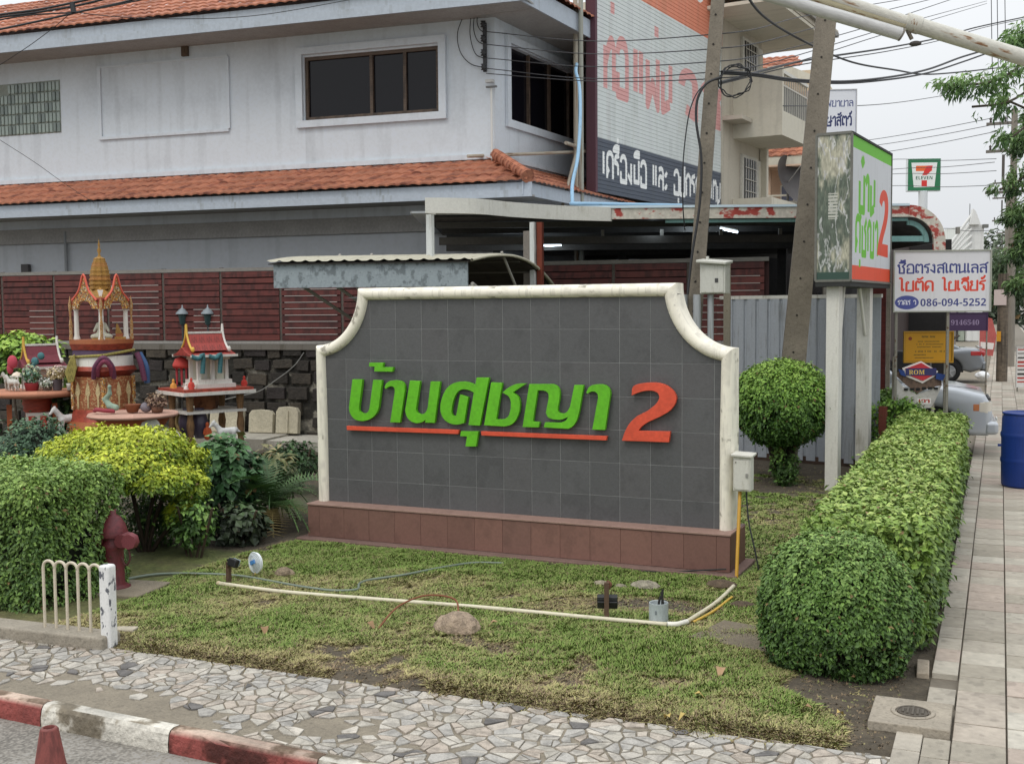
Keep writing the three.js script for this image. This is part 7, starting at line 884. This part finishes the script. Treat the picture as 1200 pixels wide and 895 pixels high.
{
  const P = [[256, 686], [330, 695], [430, 703], [560, 714], [700, 727], [782, 735], [793, 735], [805, 731], [840, 707], [860, 690]].map(([u, v]) => { const g = G(u, v, .02); g.y = Math.max(.022, Yl(g) + .022); return g; });
  const cp = new THREE.CurvePath(); for (let i = 0; i < P.length - 1; i++) cp.add(new THREE.LineCurve3(P[i], P[i + 1])); const t = thing('water_pipe', 'long cream plastic pipe lying across the lawn and bending to the wall', 'pipe', P[0].clone()); const L = p => p.clone().sub(P[0]);
  part('pipe', tube(P.slice(0, 6).map(L), .0165, 60, 10), mPvc, t); part('elbow', tube(P.slice(5, 8).map(L), .021, 14, 10), mat('#e0ddd2', { rough: .45 }), t); part('pipe', tube(P.slice(7).map(L), .0165, 24, 10), mPvc, t); part('end_cap', sph(.022, 0, 0, 0), mat('#b9a98c'), t);
  const Q = [[812, 730], [835, 717], [858, 700]].map(([u, v]) => { const g = G(u, v + 2, .01); g.y = Yl(g) + .012; return g; }); one('yellow_pipe_end', 'short yellow conduit lying beside the bent end of the cream pipe', 'conduit', tube(Q, .011, 16, 8), mat('#c9a545', { rough: .5 }));
  const H = [[130, 683], [180, 674], [230, 673], [280, 676], [320, 682], [360, 690], [395, 694], [418, 692], [421, 686], [430, 682], [470, 677], [515, 668], [555, 661], [590, 662]].map(([u, v]) => { const g = G(u, v, .02); g.y = Math.max(.012, Yl(g) + .016); return g; }); one('garden_hose', 'thin grey-green hose snaking across the lawn towards the name wall', 'hose', tube(H, .011, 120, 8), mat('#7d8a7c', { rough: .5, map: tFine, m: .3 }));
  const Kb = [[640, 678], [720, 675], [780, 671], [820, 669], [850, 668]].map(([u, v], i) => { const [s, y] = FS.on(u, v, .36 - .02 * i); return FS.w(s, Math.max(y, i < 2 ? .02 : .03), .36 - .03 * i); }); one('ground_cable', 'dark cable lying along the brown foot of the name wall', 'cable', tube(Kb, .007, 40, 7), mat('#2e2d2c'));
}
{ // pvc stub
  const c = G(772, 733, 0), t = thing('pvc_stub', 'short wide grey plastic pipe stub with dark cables standing in the lawn', 'pipe stub', [c.x, 0, c.z]); part('pipe', lathe([[.07, -.05], [.07, .17], [.066, .172], [.06, .165], [.06, .1], [0, .1]], 26), mat('#b9c2c4', { rough: .4, map: tFine, m: .3 }), t); for (const [x, h, b] of [[.0, .22, .02], [.03, .27, .0], [.04, .25, -.02]]) part('cable', tube([V3(x, .1, 0), V3(x + b * .3, .18, .01), V3(x + b, h, .0)], .009, 10, 6), mat('#222220'), t); part('mark', box(.012, .028, .004, -.0, .11, .07), mat('#6f777b'), t);
}
{ // flood lamps on stakes
  const mk = (u, v, h, label, ry) => { const c = G(u, v, 0), t = thing('flood_lamp', label, 'flood lamp', [c.x, 0, c.z], ry); const mS = mat('#5f4a3a', { map: tRust, m: .3 }); part('stake', box(.035, h, .03, 0, h / 2 - .04, 0), mS, t); return t; };
  const a = mk(711, 730, .34, 'black rectangular flood lamp on a rusty stake before the name wall', .3), mK = mat('#18191a', { rough: .45 }); part('body', rbox(.15, .10, .05, .008, .005, .15, -.04, .35), mK, a); part('fin', box(.14, .006, .02, .005, .175, -.01, .35), mat('#3a3b3c'), a); part('fin', box(.14, .006, .02, .005, .155, -.006, .35), mat('#3a3b3c'), a); part('bracket', tube([V3(.0, .24, -.01), V3(.03, .28, -.03), V3(.0, .3, -.04)], .012, 10, 6), mat('#6a4430', { map: tRust, m: .2 }), a); part('lens', rbox(.13, .08, .006, .003, .005, .142, -.068, .35), mat('#8fa0a8', { rough: .1 }), a);
  const b = mk(268, 686, .24, 'small black flood lamp on a mossy stake at the left of the lawn', -.2); part('body', rbox(.10, .07, .05, .012, .06, .2, 0, -.3, 0, -.15), mK, b); part('bracket', box(.05, .015, .03, .02, .22, 0), mK, b); part('lens', rbox(.085, .055, .006, .003, .064, .2, -.03, -.3, 0, -.15), mat('#8fa0a8', { rough: .1 }), b);
  const c = G(299, 676, 0), f = thing('fan_head', 'round white wire fan head with blue hub standing on the lawn', 'fan', [c.x, 0, c.z], -.35); const w = mat('#dfe5e8', { rough: .45 }); for (let i = 0; i < 7; i++) part('ring', tri(new THREE.TorusGeometry(.02 + i * .0115, i === 6 ? .006 : .0028, 5, 30).translate(0, .125, .028 - i * i * .0007)), w, f); for (let i = 0; i < 20; i++) { const q = i / 20 * 2 * PI; part('spoke', bar(V3(0, .125, .028), V3(Math.cos(q) * .089, .125 + Math.sin(q) * .089, .002), .0016, 4), w, f); } part('back_plate', cyl(.086, .086, .012, 0, .125, -.015, 28, PI / 2), mat('#e8edf0', { rough: .5 }), f); part('hub', rbox(.07, .035, .012, .004, .012, .135, .034, 0, 0, .4), mat('#4d86c4', { rough: .4 }), f); part('foot', box(.02, .05, .02, .01, .015, 0), mat('#c9b464'), f); for (let i = 0; i < 3; i++) part('blade', box(.06, .03, .004, Math.cos(i * 2.1) * .045, .125 + Math.sin(i * 2.1) * .045, .005, .3, 0, i * 2.1), mat('#cfd8dd'), f);
}
function rock(name, label, u, v, s, sy, seed, col = '#a89b8a', ry = 0) { const c = G(u, v, 0), g = new THREE.IcosahedronGeometry(1, 4), p = g.attributes.position; for (let i = 0; i < p.count; i++) { const n = V3().fromBufferAttribute(p, i), k = .78 + .5 * nf(n.x * 1.6 + seed, n.y * 1.6 + n.z * 1.9 + 3, 4, seed) + .1 * nf(n.x * 7 + seed, n.y * 7 + n.z * 6, 2, seed); p.setXYZ(i, n.x * k * s, Math.max(-.2, n.y * k) * s * sy, n.z * k * s * .8); } g.computeVertexNormals(); return one(name, label, 'stone', tri(g), mat(col, { map: tStone, m: .3, bump: bRough, bm: .15, bs: .012 }), null, [c.x, Yl(c), c.z], ry); }
rock('rock', 'largest pale brown rock on the lawn, with a rusty rod behind it', 535, 741, .155, .72, 921, '#b09f8d'); rock('rock', 'rounded grey rock close to the name wall, right of the black flood lamp', 757, 690, .115, .55, 925, '#a9a596'); rock('rock', 'small brown lump beside the white fan head', 334, 675, .09, .7, 929, '#9a8b77'); rock('rock', 'small pale stone left of the rounded grey rock', 727, 690, .05, .55, 933, '#a49d8d'); rock('rock', 'small pale stone just behind the black flood lamp', 704, 687, .07, .5, 937, '#b5ad9b'); rock('rock', 'tan boulder among the shrubs at the back left edge of the lawn', 270, 625, .17, .8, 941, '#a08c73'); rock('rock', 'dark soil lump in the bare patch by the wall corner', 845, 690, .12, .4, 945, '#6b5c4b'); rock('rock', 'flat dark soil lump left of the round bush', 870, 712, .1, .35, 949, '#665848');
{ const A = [[440, 731], [470, 712], [500, 707], [532, 708], [538, 718]], c = A.map(([u, v], i) => { const g = G(u, v + 12, 0); return V3(g.x, [.02, .1, .14, .12, .06][i], g.z); }); one('rusty_rod', 'thin bent rusty rod arching over the lawn by the largest rock', 'rod', tube(c, .007, 40, 6), mat('#7b4a32', { rough: .8 })); }
{ // fallen leaves: one built, the rest copied
  const g = leafGeo(.085, .05, .3, .5); g.translate(0, .006, -.04); const L0 = G(845, 796, 0); const m = ['#a98a6a', '#b5a060', '#8f7355'].map(c => { const q = mat(c, { rough: .9 }); q.side = THREE.DoubleSide; return q; });
  [[845, 796, 0, 'large curled tan fallen leaf at the right of the lawn', 1.25], [820, 823, 1, 'yellow fallen leaf near the front edge of the lawn, right', .8], [782, 846, 1, 'yellow-green fallen leaf on the front edge of the lawn, centre', .9], [800, 847, 1, 'yellow fallen leaf on the front lawn edge, right of the other', .7], [434, 741, 2, 'brown fallen leaf left of the largest rock', 1.2], [479, 738, 2, 'dark brown fallen leaf between rod end and largest rock', .8], [578, 739, 0, 'orange-tan fallen leaf right of the largest rock', .9], [310, 744, 2, 'olive-brown fallen leaf at the left front of the lawn', 1.2], [985, 842, 1, 'yellow fallen leaf in the soil under the round bush', .8], [945, 838, 2, 'brown fallen leaf in the soil left of the drain cover', .9]].forEach(([u, v, k, l, s], i) => { const c = G(u, v, 0), o = one('fallen_leaf', l, 'leaf', g, m[k], 'fallen leaves on the lawn', [c.x, Yl(c) + .035, c.z], i * 1.9); o.scale.setScalar(s); });
}
// ================= CABLES =================
const mCab = mat('#26272a', { rough: .6 });
const wire = (label, pts, r0 = .012, nm = 'overhead_cable', group) => one(nm, label, 'cable', tube(pts.map(([u, v, D]) => at(u, v, D)), r0 * .72, Math.max(16, pts.length * 8), 5), mCab, group);
// from the house rack past the pole and out over the street
const far5 = [[1065, -2, 26], [1096, -2, 26], [1119, -2, 26], [1157, 1, 40], [1157, 4, 40]], mid5 = [[937, 20, 19], [957, 32, 19], [1005, 35, 20], [1040, 33, 22], [1040, 39, 22]];
[[37, 48, 40], [52, 63, 57], [68, 78, 72], [80, 92, 84], [86, 95, 92]].forEach(([v0, v1, v2], i) => wire(`thin cable from the house insulator rack past the upright pole, ${['topmost', 'second from top', 'third from top', 'fourth from top', 'lowest'][i]} of five`, [[570, v0, 20.2], [690, v1, 18], [838, v2, 15.1], [880, v2 - 5, 16], mid5[i], far5[i]], .011, 'overhead_cable'));
wire('thick black cable sagging from the top centre down to the right edge', [[872, -10, 12], [892, 16, 13], [950, 52, 16], [1000, 73, 18], [1050, 82, 20], [1085, 87, 22], [1130, 84, 24], [1175, 79, 26], [1215, 76, 28]], .022); wire('thick black cable from the coil on the pole sagging right, upper strand', [[846, 84, 14.85], [880, 86, 15], [930, 93, 16], [985, 95.5, 17], [1030, 92, 18], [1085, 82, 20], [1130, 66, 22], [1165, 56, 23], [1210, 44, 25]], .026); wire('thick black cable from the coil on the pole sagging right, lower strand', [[846, 86, 14.85], [880, 88, 15], [930, 95, 16], [985, 97.5, 17], [1030, 94.5, 18], [1085, 86, 20], [1130, 72, 22], [1170, 58, 23], [1210, 47, 25]], .022);
wire('bundle cable crossing behind the lamp arm towards the right edge', [[845, 96, 15], [937, 72, 19], [1040, 56, 24], [1110, 42, 30], [1140, 33, 32], [1210, 18, 36]], .026); wire('thin companion of the bundle cable crossing behind the lamp arm', [[845, 98, 15], [937, 76, 19], [1040, 60, 24], [1110, 45, 30], [1150, 33, 32], [1210, 20, 36]], .014);
wire('loose black drop cable hanging left of the upright pole', [[846, 92, 14.8], [834, 95, 14.8], [820, 105, 14.8], [810, 125, 14.8], [803, 165, 14.8], [800, 210, 14.8], [801, 250, 14.9], [803, 270, 15]], .012, 'drop_cable'); wire('thick black drop cable running down the left face of the upright pole', [[846, 90, 14.8], [828, 98, 14.8], [818, 115, 14.8], [816, 140, 14.8], [822, 185, 14.8], [820, 240, 14.8], [811, 300, 14.8], [806, 345, 14.8]], .024, 'drop_cable'); wire('thin cable looping from the coil back to the concrete pole', [[842, 100, 14.8], [853, 78, 14.8], [866, 76, 14.8], [878, 84, 14.8], [882, 96, 14.8]], .01, 'drop_cable');
// bundle along the house eaves
[[0, 17, 45, 11, 90, 2, 118, -4, 'topmost thick cable crossing the upper left corner'], [0, 20, 45, 14, 92, 6, 125, -2, 'second thick cable crossing the upper left corner']].forEach(([a, b, c, d, e, f, g, h, l]) => wire(l, [[a - 20, b + 4, 15], [a, b, 15], [c, d, 15], [e, f, 15], [g, h, 15]], .022)); wire('thin cable rising to the black spacer at the upper left', [[-20, 27, 15], [30, 18, 15], [88, 14, 15], [140, 5, 15], [190, -6, 15]], .014); wire('black cable crossing the roof tiles to the upper left edge', [[-20, 38, 15], [20, 30, 15], [70, 19, 15], [100, 12, 15], [150, 1, 15], [170, -6, 15]], .02); wire('thin cable draped across the upper tile roof', [[86, 14, 15], [130, 19, 15.5], [200, 22, 16], [300, 18, 17], [430, -4, 18]], .008); one('cable_spacer', 'small black cable spacer at the upper left above the roof', 'cable spacer', bar(at(84, 3, 15), at(86, 15, 15), .035, 8), mCab); wire('thin stay wire slanting down left from the black spacer', [[84, 14, 15], [60, 34, 15.4], [30, 56, 15.8], [-15, 85, 16.2]], .007); wire('thin wire slanting across the white house wall at the left', [[-10, 158, 18], [40, 190, 18.5], [75, 215, 19], [110, 238, 19.2]], .006, 'wall_wire');
for (const [i, [v0, l]] of [[30, 'innermost'], [44, 'middle'], [60, 'outermost']].entries()) one('rack_lead', `thin lead looping from the eaves to the house insulator rack, ${l} of three`, 'cable', tube([[560 - i * 4, 16], [559 - i * 4, 26 + i * 8], [562 - i * 2, v0 + 4], [567, v0 + 8]].map(([u, v]) => I0(u, v, .06)), .008, 20, 5), mCab);
one('rack_lead', 'long thin lead looping from the eaves down to the foot of the insulator rack', 'cable', tube([[543, 18], [536, 40], [540, 62], [552, 75], [567, 79]].map(([u, v]) => I0(u, v, .06)), .008, 26, 5), mCab);
// faint wires in the sky at right
[[1003, 166, 1165, 138], [1012, 172, 1165, 146], [1022, 180, 1168, 154], [1040, 187, 1168, 186], [1050, 198, 1166, 190], [1044, 204, 1168, 200], [1040, 218, 1166, 217], [1100, 268, 1165, 270]].forEach(([a, b, c, d], i) => wire(`faint distant wire behind the store sign, number ${['one', 'two', 'three', 'four', 'five', 'six', 'seven', 'eight'][i]} from the top`, [[a - 60, b + 6, 60], [a, b, 58], [(a + c) / 2, (b + d) / 2 + 1.5, 52], [c, d, 46]], .02)); wire('faint wire level with the top of the clinic sign', [[918, 124, 24], [1000, 124, 30], [1060, 119, 38], [1130, 108, 46]], .016);
[[1163, 0], [1170, 2], [1179, 0]].forEach(([u, v], i) => wire(`nearly upright dark drop wire under the street pole crossarms, ${['left', 'middle', 'right'][i]}`, [[u - 1, v - 12, 24], [u, v + 60, 24], [u + 2, v + 130, 26], [u + 3, v + 150, 28]], .012, 'drop_wire'));
renderer.render(scene, camera);
